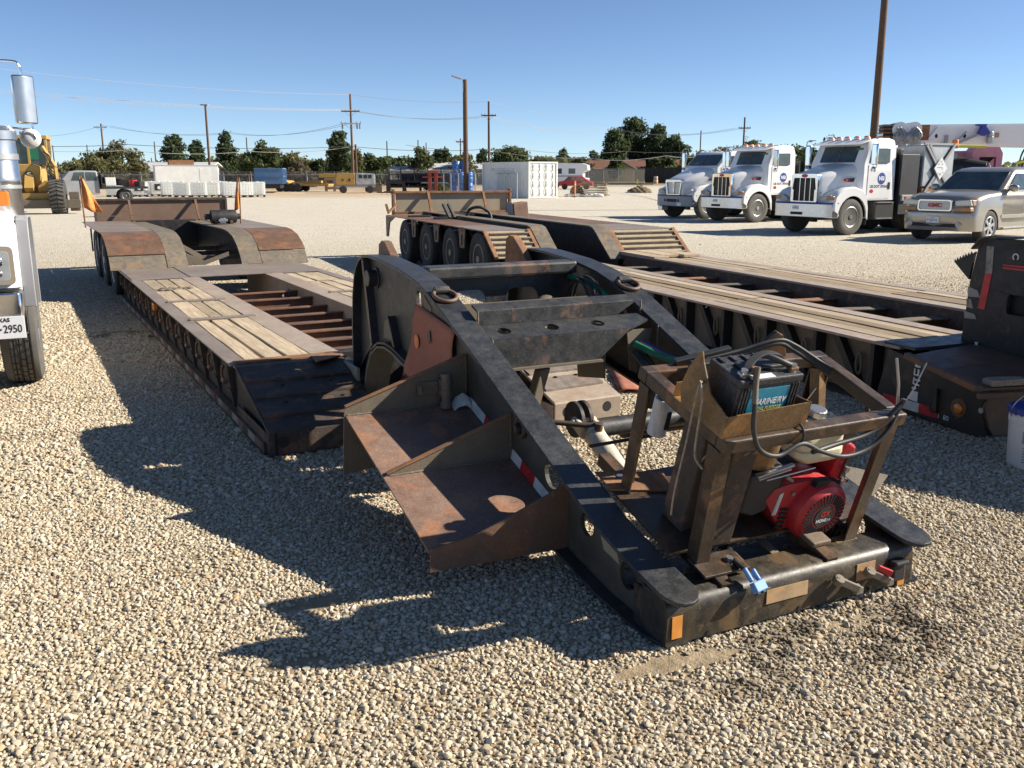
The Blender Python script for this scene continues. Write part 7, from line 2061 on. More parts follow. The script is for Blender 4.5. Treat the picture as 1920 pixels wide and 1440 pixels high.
for x in (-1.0, 0.6, 2.0, 3.6):
    MB().box(x - 0.08, x + 0.08, -0.9, 0.9, 0.0, 0.92).build('stand', 'black_dark', bk)
MB().box(0.6, 3.0, -2.1, -1.3, 0.85, 0.95).build('loose_sheet', 'steel', bk)
tb_ = thing('tool_box', 'low tan steel box in front of the stacked black truck beds', 'box', (-12.7, 86.0, 0.0), R(10))
MB().box(-0.75, 0.75, -0.5, 0.5, 0.1, 0.78).build('box_shell', 'tan_dirt', tb_, bevel=0.03)
MB().box(-0.78, 0.78, -0.53, 0.53, 0.78, 0.84).build('lid', 'tan_dirt', tb_, bevel=0.01)
jb = thing('scrap_pile', 'flat scrap steel lying on sand before the black truck beds', 'scrap', (-9.8, 80.0, 0.0), R(-6))
for k in range(7):
    MB().obox((random.uniform(-1.1, 1.3), random.uniform(-0.4, 0.4), 0.08 + 0.07 * (k % 3)), (random.uniform(0.8, 1.8), 0.18, 0.1), (0, 0, random.uniform(-0.4, 0.4))).build('steel_offcut', 'black_dark' if k % 2 else 'tan_dirt', jb)

# red stand and blue drums
rd = thing('red_stand', 'upright red steel stand with short arms beside the blue drums', 'stand', (-7.0, 83.0, 0.0), R(10))
MB().box(-0.42, -0.12, -0.2, 0.2, 0.0, 1.9).box(0.12, 0.42, -0.2, 0.2, 0.0, 1.9).build('post', 'red_container', rd, bevel=0.02)
MB().box(-0.9, 0.95, -0.1, 0.1, 1.35, 1.5).box(-0.5, 0.5, -0.25, 0.25, 1.75, 2.0).build('arm', 'red_container', rd, bevel=0.02)
for k, (x, z) in enumerate(((0, 0), (0.72, 0), (1.44, 0), (0.0, 0.95), (0.72, 0.95), (1.44, 0.95), (0.3, 1.9), (1.05, 1.9))):
    lv = ('bottom', 'middle', 'top')[int(z / 0.95)]
    wh = {0: 'nearest the red stand', 0.72: 'in the centre', 1.44: 'beside the light pole', 0.3: 'above the red stand side', 1.05: 'above the light pole side'}[x]
    d = MB().lathe([(0.0, 0.0), (0.31, 0.0), (0.33, 0.03), (0.33, 0.3), (0.345, 0.32), (0.345, 0.35), (0.33, 0.37), (0.33, 0.6), (0.345, 0.62), (0.345, 0.65), (0.33, 0.67), (0.33, 0.88), (0.3, 0.92), (0.0, 0.92)], (0, 0, 0), 'z', 20).build('blue_drum', 'barrel_blue', None, smooth=40)
    d.location = (-5.3 + x, 84.5 + 0.1 * (k % 2), z)
    tag(d, 'blue plastic drum in the %s layer of the stack, %s' % (lv, wh), 'drum', 'stacked blue drums')

# white shipping container
ct = thing('shipping_container', 'white corrugated shipping container with closed double doors', 'container', (1.2, 66.2, 0.0), R(34))
# local: x along the door end, y backwards
cl_w, cl_l, cl_h = 2.44, 6.06, 2.55
prof_ = []
n = 26
for k in range(n):
    y0 = 0.05 + (cl_l - 0.1) * k / n
    st = (cl_l - 0.1) / n
    prof_ += [(y0, 0.0), (y0 + st * 0.35, 0.0), (y0 + st * 0.5, 0.035), (y0 + st * 0.85, 0.035)]
prof_.append((cl_l - 0.05, 0.0))
for s, xx in ((-1, 0.0), (1, cl_w)):
    vs, fs = [], []
    for (y, d) in prof_:
        for z in (0.15, cl_h - 0.1):
            vs.append((xx - s * d, y, z))
    for i in range(len(prof_) - 1):
        fs.append((2 * i, 2 * i + 2, 2 * i + 3, 2 * i + 1))
    m_ = MB(); m_._add(vs, fs)
    m_.build('side_wall', 'container', ct)
mb = MB()
for x in (0.0, cl_w):
    for y in (0.03, cl_l - 0.03):
        mb.box(x - 0.06, x + 0.06, y - 0.06, y + 0.06, 0.0, cl_h)
    mb.box(x - 0.05, x + 0.05, 0.05, cl_l - 0.05, 0.03, 0.17)
    mb.box(x - 0.05, x + 0.05, 0.05, cl_l - 0.05, cl_h - 0.12, cl_h - 0.005)
mb.box(0.05, cl_w - 0.05, -0.02, 0.06, 0.02, 0.14)
mb.box(0.05, cl_w - 0.05, -0.02, 0.06, cl_h - 0.11, cl_h - 0.003)
mb.build('corner_frame', 'container', ct, bevel=0.01)
MB().box(0.0, cl_w, 0.05, cl_l, cl_h - 0.06, cl_h - 0.02).box(0.0, cl_w, cl_l - 0.06, cl_l - 0.02, 0.1, cl_h - 0.05).build('roof', 'container', ct)
for (x0, x1) in ((0.08, 1.21), (1.23, 2.36)):
    dr = MB().box(x0, x1, 0.03, 0.06, 0.15, cl_h - 0.12).build('door', 'container', ct)
    for k in range(4):
        z0 = 0.25 + 0.56 * k
        MB().box(x0 + 0.1, x1 - 0.1, 0.0, 0.03, z0, z0 + 0.42).build('door_panel', 'container', dr, bevel=0.02)
    for x in (x0 + 0.28, x1 - 0.28):
        b = MB().cyl((x, -0.03, 0.1), (x, -0.03, cl_h - 0.08), 0.022, n=8).build('locking_bar', 'container', dr, smooth=40)
        for z in (0.25, 0.9, 1.5, 2.2):
            MB().box(x - 0.06, x + 0.06, -0.04, 0.0, z, z + 0.08).build('bar_bracket', 'galv', dr)

# stacked timber, delineator, covered heap and small things near the container
pp = thing('pallet_stack', 'leaning stack of broken pallets and plastic sheet beside the white container', 'pallets', (5.9, 72.0, 0.0), R(-18))
for k in range(9):
    for j in range(5):
        MB().obox((0.35 + random.uniform(-0.15, 0.15), -0.5 + 0.25 * j, 0.08 + 0.125 * k), (2.0 + random.uniform(-0.3, 0.3), 0.12, 0.05), (0, random.uniform(-.04, .04), random.uniform(-.06, .06))).build('pallet_board', 'pallet', pp)
MB().sphere((-0.9, -0.2, 0.35), (0.55, 0.5, 0.5), 12, 8).build('dark_bundle', 'tarp', pp, smooth=60)
mb = MB()
for k in range(9):
    mb.sphere((-1.5 + 0.32 * k, -0.9 + random.uniform(-.1, .1), 0.1), (random.uniform(.2, .4), 0.25, random.uniform(.08, .2)), 10, 6)
mb.build('plastic_sheet', 'white_dirty', pp, smooth=60)
dl = thing('delineator_post', 'thin orange delineator post standing by the container doors', 'marker post', (4.72, 70.0, 0.0))
MB().cyl((0, 0, 0.05), (0, 0, 1.2), 0.055, n=14).build('post', 'orange_dot', dl, smooth=40)
MB().cyl((0, 0, 0.0), (0, 0, 0.06), 0.2, 0.18, 12).build('base', 'trim', dl)
MB().cyl((0, 0, 0.9), (0, 0, 1.0), 0.058, n=14).build('reflective_band', 'white_tape', dl, smooth=40)
hp_ = thing('covered_heap', 'low heap under a crumpled brown tarp on open gravel', 'heap', (11.75, 86.0, 0.0))
bm = bmesh.new()
bmesh.ops.create_uvsphere(bm, u_segments=28, v_segments=16, radius=1.0)
for vtx in bm.verts:
    x, y, z = vtx.co
    f = 1 + 0.1 * math.sin(7 * x + 2) * math.cos(5 * y) + 0.05 * math.sin(15 * x + 9 * z)
    vtx.co = (x * 1.1 * f, y * 0.8 * f, max(-0.02, z) * 0.58 * f)
me = bpy.data.meshes.new('tarp'); bm.to_mesh(me); bm.free()
me.materials.append(M['tarp'])
o = bpy.data.objects.new('tarp', me); COL.objects.link(o); o.parent = hp_
MB().box(-1.35, -0.85, -0.4, 0.0, 0.0, 0.1).build('tarp_edge', 'white_dirty', hp_)
lum = thing('lumber_pile', 'long pale beams lying on blocks beyond the brown tarp heap', 'lumber', (14.2, 125.0, 0.0), R(-8))
for k in range(4):
    MB().obox((random.uniform(-1, 1), 0.4 * k - 1.5, 0.35 + 0.14 * (k % 2)), (7.0 + k, 0.3, 0.16), (0, 0, 0.03 * k)).build('beam', 'pallet', lum)
MB().box(2.4, 2.6, -1.6, -1.4, 0.0, 1.0).build('yellow_stake', 'text_yellow', lum)
for k, x in enumerate((-3.0, 3.0)):
    MB().box(x - 0.2, x + 0.2, -1.8, 0.2, 0.0, 0.28).build('support_block', 'concrete', lum)
ob = thing('traffic_barrel', 'orange and white traffic barrel by the black dumpster', 'barrel', (24.5, 160.0, 0.0))
for k in range(4):
    MB().cyl((0, 0, 0.05 + 0.3 * k), (0, 0, 0.35 + 0.3 * k), 0.4 - 0.02 * k, n=18).build('barrel_band', 'orange_dot' if k % 2 == 0 else 'white_tape', ob, smooth=40)

# RV, red car and house beyond the east fence
rv = thing('caravan', 'white motor home parked behind the container', 'motor home', (6.6, 112.0, 0.0), R(-12))
MB().prism([(-1.9, 0.6), (-1.9, 2.8), (-1.6, 2.95), (1.9, 2.9), (2.5, 2.7), (2.6, 2.1), (2.0, 1.9), (2.0, 0.6)], 'xz', -1.1, 1.1).build('body', 'white_paint', rv, bevel=0.05)
MB().box(-1.2, -0.5, -1.115, -1.1, 1.7, 2.3).box(0.3, 1.1, -1.115, -1.1, 1.7, 2.3).build('window', 'glass', rv)
MB().box(-1.9, 2.0, -1.118, -1.101, 1.35, 1.5).build('stripe', 'grey', rv)
for x in (-1.2, 1.3):
    MB().cyl((x, -1.0, 0.36), (x, -0.75, 0.36), 0.36, n=18).build('wheel', 'rubber', rv, smooth=40)
rcar = thing('red_car', 'small red hatchback parked before the white motor home', 'car', (7.1, 104.0, 0.0), R(-8))
MB().prism([(-1.9, 0.4), (-1.9, 0.85), (-1.3, 0.95), (-0.8, 1.4), (0.7, 1.42), (1.4, 0.95), (1.9, 0.85), (1.9, 0.4)], 'xz', -0.8, 0.8).build('body', 'red', rcar, bevel=0.08, smooth=40)
MB().prism([(-1.15, 0.97), (-0.72, 1.34), (-0.05, 1.35), (-0.05, 0.97)], 'xz', -0.815, 0.815).prism([(0.05, 0.97), (0.05, 1.35), (0.62, 1.35), (1.15, 0.97)], 'xz', -0.815, 0.815).build('side_window', 'glass', rcar)
for x in (-1.2, 1.2):
    MB().cyl((x, -0.82, 0.32), (x, -0.6, 0.32), 0.32, n=18).build('wheel', 'rubber', rcar, smooth=40)

def house(name, label, loc, rz, L, W, hw, hr, wall_m, roof_m, gable_x=False):
    t = thing(name, label, 'house', loc, rz)
    MB().box(-L / 2, L / 2, -W / 2, W / 2, 0, hw).build('wall', wall_m, t)
    mb = MB()
    mb.prism([(-W / 2 - 0.5, hw - 0.12), (0, hr), (W / 2 + 0.5, hw - 0.12), (W / 2 + 0.5, hw + 0.02), (0, hr + 0.16), (-W / 2 - 0.5, hw + 0.02)], 'yz', -L / 2 - 0.4, L / 2 + 0.4)
    rf = mb.build('roof', roof_m, t)
    MB().prism([(-W / 2, hw), (W / 2, hw), (0, hr - 0.1)], 'yz', -L / 2 + 0.02, L / 2 - 0.02).build('gable', wall_m, t)
    n = max(2, int(L / 4))
    for k in range(n):
        x = -L / 2 + L * (k + 0.5) / n
        f = MB().box(x - 0.6, x + 0.6, -W / 2 - 0.03, -W / 2 + 0.02, 1.0, 2.1).build('window', 'white_dirty', t)
        MB().box(x - 0.52, x + 0.52, -W / 2 - 0.05, -W / 2 - 0.03, 1.08, 2.02).build('pane', 'glass', f)
    return t, rf
h1, rf = house('brown_roof_house', 'long low house with brown shingle roof behind the east fence', (19.5, 205.0, 0.0), R(-4), 18, 8, 2.6, 4.35, 'wall_tan', 'roof_brown')
MB().prism([(0, 2.5), (3.6, 4.4), (7.2, 2.5), (7.2, 2.65), (3.6, 4.56), (0, 2.65)], 'xz', -8.0, 0.0).build('gable_roof', 'roof_brown', h1)
MB().prism([(0.3, 0.0), (6.9, 0.0), (6.9, 2.5), (3.6, 4.3), (0.3, 2.5)], 'xz', -7.4, -1.0).build('gable_wall', 'wall_tan', h1)
MB().prism([(-0.1, 2.42), (3.6, 4.38), (7.3, 2.42), (7.3, 2.68), (3.6, 4.64), (-0.1, 2.68)], 'xz', -8.08, -8.0).build('barge_board', 'white_dirty', h1)
for x in (-6, -2.5, 5.5):
    MB().box(x - 0.3, x + 0.3, 0.5, 1.0, 4.0, 4.9).build('roof_vent', 'white_dirty', rf)
h2, _ = house('shed', 'low shed with pale metal roof behind the stacked truck beds', (-12.8, 145.0, 0.0), R(3), 13, 9, 2.2, 3.25, 'wall_grey', 'roof_white')
h3, _ = house('shed', 'wide shed with pale metal roof behind the white box body', (-46.0, 130.0, 0.0), R(2), 10, 9, 2.0, 3.1, 'wall_grey', 'roof_white')
h4, _ = house('shed', 'far low white building seen between the bushes and first pine', (-60.0, 150.0, 0.0), R(4), 12, 8, 2.0, 2.9, 'white_dirty', 'roof_white')
h5, _ = house('shed', 'pale roofed building just behind the white container', (-8.5, 160.0, 0.0), R(-3), 10, 8, 2.4, 3.2, 'white_dirty', 'roof_white')
h6, _ = house('brown_shed', 'small brown roofed building behind the black dumpster', (38.5, 210.0, 0.0), R(3), 9, 7, 2.7, 4.6, 'wall_tan', 'roof_brown')
van = thing('dark_van', 'dark blue car parked beyond the fence near the first pine', 'car', (-53.0, 122.0, 0.0), R(5))
MB().prism([(-2.3, 0.4), (-2.3, 1.0), (-1.6, 1.6), (1.2, 1.65), (1.9, 1.05), (2.3, 0.95), (2.3, 0.4)], 'xz', -0.9, 0.9).build('body', 'glass', van, bevel=0.1, smooth=40)
for x in (-1.4, 1.5):
    MB().cyl((x, -0.92, 0.34), (x, -0.7, 0.34), 0.34, n=16).build('wheel', 'rubber', van, smooth=40)
sd = thing('silver_car', 'silver sedan seen through the east fence', 'car', (12.3, 176.0, 0.0), R(-35))
MB().prism([(-2.2, 0.4), (-2.2, 0.9), (-1.3, 1.0), (-0.7, 1.45), (0.7, 1.45), (1.4, 1.0), (2.2, 0.9), (2.2, 0.4)], 'xz', -0.85, 0.85).build('body', 'galv', sd, bevel=0.1, smooth=40)
for x in (-1.4, 1.4):
    MB().cyl((x, -0.88, 0.33), (x, -0.65, 0.33), 0.33, n=16).build('wheel', 'rubber', sd, smooth=40)

# ------------------------------------------------------------------ crane truck, pink machine and buggy on the right
ctk = thing('crane_truck', 'white boom truck with long box boom behind the pink machine', 'crane', (17.6, 41.5, 0.0), R(-6))
# local x to the right
bm_ = MB().prism([(-1.45, 2.98), (-1.40, 3.80), (9.5, 3.86), (9.5, 2.72), (3.2, 2.86), (0.2, 3.0)], 'xz', -0.35, 0.35).build('boom', 'white_paint', ctk, bevel=0.02)
MB().prism([(0.45, 3.2), (0.8, 3.7), (9.4, 3.74), (9.4, 3.0), (3.4, 3.0)], 'xz', -0.44, 0.44).build('boom_section', 'white_paint', ctk, bevel=0.01)
MB().box(-1.42, -0.9, -0.365, 0.365, 3.2, 3.75).build('boom_head', 'dark', ctk)
for k in range(4):
    MB().box(-1.44, -0.88, -0.38, 0.38, 3.28 + 0.16 * k, 3.34 + 0.16 * k).build('head_plate', 'rust', ctk)
for x in (-0.75, -0.15):
    MB().cyl((x, -0.45, 3.6), (x, 0.45, 3.6), 0.32, n=24).build('sheave', 'white_paint', ctk, smooth=40)
mb = MB()
for k in range(60):
    a = random.random() * 2 * math.pi
    x = -0.75 + (k % 2) * 0.62
    mb.tube(spline([(x + 0.2 * math.cos(a), -0.5, 3.5 + 0.2 * math.sin(a)), (x + random.uniform(-.35, .35), -0.55, 3.3), (x + random.uniform(-.3, .3), -0.5, 2.9)], 3), 0.02, 4)
mb.build('hose_bundle', 'galv', ctk)
MB().box(0.1, 0.5, -0.38, 0.38, 3.15, 3.8).build('boom_bracket', 'rust', ctk)
for x in (0.78, 1.95):
    MB().prism(circle(x, 3.32, 0.06, 0.09, 12), 'xz', -0.45, -0.44).build('boom_hole', 'dark', ctk)
MB().box(3.2, 3.36, -0.46, -0.44, 3.25, 3.45).build('warning_decal', 'orange_worn', ctk)
MB().prism([(2.30, 3.80), (2.75, 3.80), (2.70, 3.72), (2.92, 3.42), (2.65, 3.30), (2.4, 3.40), (2.52, 3.70), (2.30, 3.74)], 'xz', -0.75, -0.5).build('blue_bracket', 'text_blue', ctk, bevel=0.02)
MB().bar((2.4, -0.6, 3.35), (1.7, -0.6, 3.05), 0.08, 0.1).bar((1.95, -0.6, 3.5), (1.55, -0.6, 3.05), 0.06, 0.06).build('link_arm', 'grey', ctk)
MB().box(2.85, 3.05, -0.7, -0.45, 3.0, 3.3).cyl((2.95, -0.6, 3.3), (2.95, -0.6, 3.5), 0.12, n=14).build('winch_motor', 'galv', ctk, bevel=0.03, smooth=40)
MB().bar((1.15, -0.5, 2.5), (1.2, -0.5, 3.35), 0.12, 0.12).build('mast', 'grey', ctk)
MB().box(-0.5, 9.5, -1.2, 1.2, 0.95, 1.2).build('truck_bed', 'black_dark', ctk)
MB().box(5.8, 6.6, -0.4, 0.4, 1.2, 2.8).build('turret', 'grey', ctk, bevel=0.05)
MB().bar((6.6, 0, 2.0), (8.5, 0, 2.85), 0.3, 0.3).build('lift_ram', 'grey', ctk)
for x in (0.6, 5.2, 6.5):
    for y in (-1.0, 1.0):
        wheel(ctk, 0, 0, 0.52, 0.52, 0.3, 1, 'steel', 'wheel', 0).parent = ctk
        w_ = ctk.children[-1]
for i, w_ in enumerate([c for c in ctk.children if c.name.startswith('wheel')]):
    w_.rotation_euler = (0, 0, R(-90))
    w_.location = ((0.6, 0.6, 5.2, 5.2, 6.5, 6.5)[i], (-1.0, 1.0)[i % 2], 0.52)
for x in (7.1, 6.0, 8.2):
    MB().box(x - 0.02, x + 0.02, -0.02, 0.02, 3.95, 4.3 if x == 7.1 else 4.1).build('antenna', 'white_paint', ctk)

pm = thing('pink_pump_unit', 'pink pump unit with black round tank and open hatch behind the SUV', 'pump unit', (16.47, 36.2, 0.0), R(-8))
pm.scale = (0.66, 1.0, 1.0)
MB().prism([(0.3, 1.2), (0.3, 2.6), (2.9, 2.6), (3.1, 2.4), (3.1, 1.2)], 'xz', 0.5, 2.0).build('housing', 'pink', pm, bevel=0.03)
MB().prism([(1.55, 1.2), (1.55, 2.55), (1.75, 2.75), (3.0, 2.72), (3.2, 2.5), (3.2, 1.2)], 'xz', -0.3, 0.6, [[(1.95, 1.25), (2.85, 1.25), (2.85, 2.35), (1.95, 2.35)]]).build('cowl', 'pink', pm, bevel=0.02)
MB().box(1.95, 2.85, -0.1, -0.05, 1.25, 2.35).build('open_hatch', 'dark', pm)
MB().prism([(2.35, 1.25), (2.45, 2.1), (2.75, 2.3), (2.8, 1.25)], 'xz', -0.28, -0.22).build('hatch_door', 'pink', pm)
MB().box(0.55, 1.15, 0.44, 0.5, 2.1, 2.35).build('side_opening', 'dark', pm)
mb = MB()
mb.cyl((0.3, -0.3, 1.85), (1.9, -1.1, 1.6), 0.58, n=28)
tk = mb.build('round_tank', 'black_dark', pm, bevel=0.03, smooth=40)
MB().torus((1.93, -1.12, 1.6), 0.56, 0.03, 'x', 28, 6).build('tank_hoop', 'grey', tk)
for k in range(7):
    MB().obox((0.0 + 0.28 * k, -0.5 - 0.05 * k, 1.0 + 0.1 * (k % 3)), (0.4, 0.5, 0.35 + 0.1 * (k % 2)), (0.2 * (k % 3), 0.3, 0.4 * k)).build('pump_part', ('red', 'pink', 'red_container')[k % 3], pm, bevel=0.02)
MB().box(-0.5, 3.4, -1.1, 2.0, 0.6, 0.9).build('skid_frame', 'grey', pm)
MB().box(-0.15, 0.35, -0.65, -0.35, 2.2, 2.75).build('green_box', 'hose_green', pm)
MB().box(0.05, 0.5, -0.75, -0.7, 2.05, 2.5).build('control_box', 'grey', pm, bevel=0.01)
MB().cyl((0.05, -0.7, 2.75), (2.0, -0.7, 2.72), 0.06, n=10).build('yellow_rail', 'text_yellow', pm, smooth=40)
MB().cyl((0.35, -0.72, 2.78), (0.35, -0.72, 2.98), 0.16, n=16).box(0.15, 0.5, -0.8, -0.6, 2.66, 2.78).build('beacon', 'orange_dot', pm, bevel=0.02, smooth=40)
for x in (0.2, 2.8):
    wheel(pm, x, -0.9, 0.45, 0.45, 0.28, -1, 'steel', 'wheel', 0)
MB().box(0.6, 1.3, -1.7, -1.3, 0.9, 1.45).build('tan_box', 'panel_tan', pm, bevel=0.02)
bg = thing('roll_cage_buggy', 'machine with black roll cage and bent yellow handrails at picture edge', 'machine', (17.45, 34.0, 0.0), R(-10))
bg.scale = (0.55, 1.0, 1.0)
MB().tube(spline([(1.6, 0, 1.6), (1.7, 0, 2.3), (2.2, 0, 2.75), (3.2, 0, 2.85), (4.2, 0, 2.8)], 6), 0.05, 8).tube(spline([(1.9, 0.9, 1.6), (2.1, 0.9, 2.5), (2.8, 0.9, 2.8), (4.2, 0.9, 2.8)], 6), 0.05, 8).tube(spline([(2.0, 0, 1.9), (2.8, 0, 2.5), (4.0, 0, 2.8)], 6), 0.04, 8).build('roll_cage', 'black_dark', bg, smooth=60)
MB().tube(spline([(0.25, -0.3, 1.3), (0.27, -0.3, 1.75), (0.5, -0.3, 1.98), (0.75, -0.3, 1.8), (0.78, -0.3, 1.3)], 8), 0.05, 8).tube(spline([(1.1, -0.3, 1.3), (1.12, -0.3, 1.95), (1.3, -0.3, 2.15), (2.5, -0.3, 2.18), (4.0, -0.3, 2.2)], 8), 0.055, 8).build('handrail', 'text_yellow', bg, smooth=60)
MB().box(1.5, 4.2, 0.1, 0.8, 0.7, 2.0).build('machine_body', 'grey', bg, bevel=0.03)
for x, z in ((1.7, 1.8), (1.95, 1.85), (1.7, 1.5), (1.95, 1.5)):
    MB().box(x - 0.07, x + 0.07, 0.08, 0.1, z - 0.08, z + 0.08).build('vent', 'dark', bg)
MB().box(0.0, 4.2, -0.4, 1.0, 0.5, 0.75).build('frame', 'black_dark', bg)
for x in (0.6, 3.4):
    wheel(bg, x, 0.2, 0.45, 0.45, 0.28, -1, 'steel', 'wheel', 0)
# ------------------------------------------------------------------ poles and wires
def wood_pole(label, loc, h, r=0.14, arms=(), lean=0.0, name='utility_pole', rz=0.0):
    t = thing(name, label, 'pole', loc, rz, None)
    MB().tube([(0, 0, 0), (lean * 0.5, 0, h * 0.5), (lean, 0, h)], [r, r * 0.88, r * 0.75], 12).build('post', 'pole_wood', t, smooth=50)
    for (z, half, m_) in arms:
        x = lean * z / h
        ar = MB().box(x - half, x + half, -r - 0.09, -r + 0.02, z - 0.08, z + 0.08).build('crossarm', m_, t)
        for k in (-1, -0.55, 0.55, 1):
            MB().cyl((x + half * 0.95 * k, -r - 0.03, z + 0.08), (x + half * 0.95 * k, -r - 0.03, z + 0.26), 0.06, 0.04, 8).build('insulator', 'grey', ar)
        MB().bar((x, -r - 0.02, z - 0.7), (x - half * 0.6, -r - 0.02, z - 0.08), 0.05, 0.03).bar((x, -r - 0.02, z - 0.7), (x + half * 0.6, -r - 0.02, z - 0.08), 0.05, 0.03).build('arm_brace', 'galv', ar)
    return t
def ux(u, Y): return (u - 960) * Y / 1763.0
pA = wood_pole('tall utility pole with two crossarms behind the air compressor', (ux(662, 120), 120, 0), 11.45, 0.165, ((9.35, 1.15, 'pole_wood'), (7.85, 1.3, 'white_dirty')), 0.0)
for x in (-1.1, 0.75, 1.1):
    MB().cyl((x, -0.15, 7.2), (x, -0.15, 7.75), 0.1, n=10).build('cutout_fuse', 'grey', pA)
wood_pole('short stub pole close beside the tall double-armed pole', (ux(668.5, 119), 119, 0), 5.3, 0.17)
pB = wood_pole('slim utility pole with one crossarm behind the white container', (ux(917, 122), 122, 0), 10.7, 0.17, ((8.95, 0.95, 'pole_wood'),), 0.0)
pC = wood_pole('dark utility pole with crossarm above the middle truck cab', (ux(1391, 150), 150, 0), 10.35, 0.17, ((8.7, 0.95, 'pole_wood'),), 0.0)
for k in range(3):
    MB().bar((0.15, -0.2, 7.4 - 0.3 * k), (0.8 - 0.2 * k, -0.2, 7.3 - 0.3 * k), 0.05, 0.08).build('bracket', 'galv', pC)
wood_pole('thin bare pole between the big pines and the trucks', (ux(1311, 165), 165, 0), 9.0, 0.13)
pD = wood_pole('distant utility pole with small crossarm above the olive bush', (ux(198, 160), 160, 0), 9.9, 0.17, ((9.3, 1.15, 'white_dirty'),), 0.0)
for lab, u, vt, Y in (('thin pole above the left end of the olive bush', 104, 273, 150), ('thin pole rising from the middle of the olive bush', 168, 272, 158), ('thin pole between olive bush and first pine', 294, 266, 140),
                      ('short dark pole beside the thin pole near the first pine', 286, 296, 150), ('thin pole in front of the broad pine', 466, 258, 140), ('thin pole left of the tall narrow pine', 614, 282, 150),
                      ('thin pole above the stacked truck beds', 727, 265, 140), ('thin pole beside the pale green tree', 785, 263, 150), ('second thin pole behind the pale green tree', 800, 268, 165), ('short pole in the gap beside the pale tree', 767, 290, 150)):
    wood_pole(lab, (ux(u, Y), Y, 0), 1.75 + (325 - vt) * Y / 1809.0, 0.11)
wood_pole('thin pole with a small crossarm before the round dark tree', (ux(864, 150), 150, 0), 1.75 + 65 * 150 / 1809, 0.12, ((6.6, 0.7, 'pole_wood'),))
def lamp_pole(label, loc, h, r, lean, side, flat=True):
    t = thing('light_pole', label, 'light pole', loc)
    MB().tube([(0, 0, 0), (lean * 0.5, 0, h * 0.5), (lean, 0, h)], [r, r * 0.9, r * 0.8], 14).build('post', 'pole_wood', t, smooth=50)
    if flat:
        MB().box(lean - 0.45, lean + 0.3, -0.3, 0.3, h + 0.02, h + 0.12).build('lamp_head', 'grey', t, bevel=0.02)
    else:
        a = MB().bar((lean, -0.05, h - 0.05), (lean - 0.35, -0.15, h + 0.05), 0.06, 0.06).build('lamp_arm', 'galv', t)
        MB().obox((lean - 0.62, -0.2, h + 0.14), (0.75, 0.36, 0.09), (0, R(17), R(10))).build('lamp_head', 'grey', a, bevel=0.03)
        MB().box(lean - 0.16, lean - 0.10, -0.2, -0.14, h - 0.9, h - 0.2).build('conduit', 'galv', t)
    return t
lamp_pole('slim light pole with flat lamp head behind the white box body', (ux(394, 92), 92, 0), 8.1, 0.125, 0.0, -1)
lamp_pole('wooden light pole with angled lamp arm behind the tan tail panel', (ux(873.5, 71), 71, 0), 8.5, 0.2, 0.0, -1, False)
bp2 = thing('wooden_mast', 'thick brown wooden pole rising out of frame behind the tank truck', 'pole', (ux(1633, 47), 47.0, 0))
MB().tube([(0, 0, 0), (-0.03, 0, 6), (-0.06, 0, 12.5)], [0.20, 0.18, 0.155], 16).build('post', 'pole_wood', bp2, smooth=50)

def wire(label, pts, sag, r, m_, n=18, grp=None):
    out = []
    for (p, q) in zip(pts[:-1], pts[1:]):
        p, q = Vector(p), Vector(q)
        for k in range(n):
            t = k / n
            w_ = p.lerp(q, t)
            w_.z -= sag * 4 * t * (1 - t)
            out.append(tuple(w_))
    out.append(tuple(pts[-1]))
    o = MB().tube(out, r, 5).build('overhead_wire', m_, None)
    tag(o, label, 'wire', grp)
    return o
def at(u, v, Y): return ((u - 960) * Y / (1763 - 0.225 * (v - 325)), Y, 1.75 - (v - 325) * Y / 1809.0)
pa, pb = at(655, 180, 119.5), at(913, 193, 121.5)
wire('top wire running to the tip of the double-armed pole', [at(-300, 110, 70), at(0, 134, 88), pa], 0.5, 0.016, 'wire_light')
wire('top wire between the double-armed pole and the slim pole', [pa, pb, at(1180, 240, 250)], 0.4, 0.016, 'wire_light')
for k, (dv, du) in enumerate(((0, -10), (4, 0), (8, 10))):
    wire('sunlit power wire, %s of three leading to the upper crossarm' % ('upper', 'middle', 'lower')[k], [at(-300, 150 + 1.3 * dv, 75), at(0, 170 + dv, 90), at(655 + du, 207 + 0.2 * dv, 119.7)], 0.5, 0.017, 'wire_light', grp=None)
    wire('sunlit power wire between the crossarms, %s of three' % ('upper', 'middle', 'lower')[k], [at(655 + du, 207 + 0.2 * dv, 119.7), at(915 + du * 0.9, 218.5 + 0.2 * dv, 121.7)], 0.7, 0.017, 'wire_light')
    wire('pale wire beyond the slim pole toward the dark pole, %s of three' % ('upper', 'middle', 'lower')[k], [at(915 + du * 0.9, 218.5 + 0.2 * dv, 121.7), at(1150, 240 + 0.4 * dv, 190), at(1391 + du, 240.5, 149.6)], 1.2, 0.018, 'wire_light')
wire('black cable crossing low over the bush and pines', [at(-60, 266, 95), at(230, 271, 105), at(660, 275, 119), at(917, 280, 121)], 0.35, 0.03, 'wire_dark')
wire('pale cable crossing low over the pines to the tall pole', [at(-60, 273, 95), at(240, 282, 104), at(465, 284, 112), at(655, 276, 119)], 0.35, 0.028, 'wire_light')
wire('dark service wire dropping from the lower crossarm to the far pole', [at(643, 233, 119.8), at(430, 251, 150), at(208, 237, 159.8)], 0.8, 0.018, 'wire_dark')
wire('second dark service wire to the far pole', [at(650, 235, 119.8), at(430, 249, 150), at(190, 236, 159.8)], 0.8, 0.018, 'wire_dark')
wire('dark wire leaving the far pole toward the frame edge', [at(185, 238, 159.8), at(60, 256, 150), at(-80, 262, 150)], 0.5, 0.02, 'wire_dark')
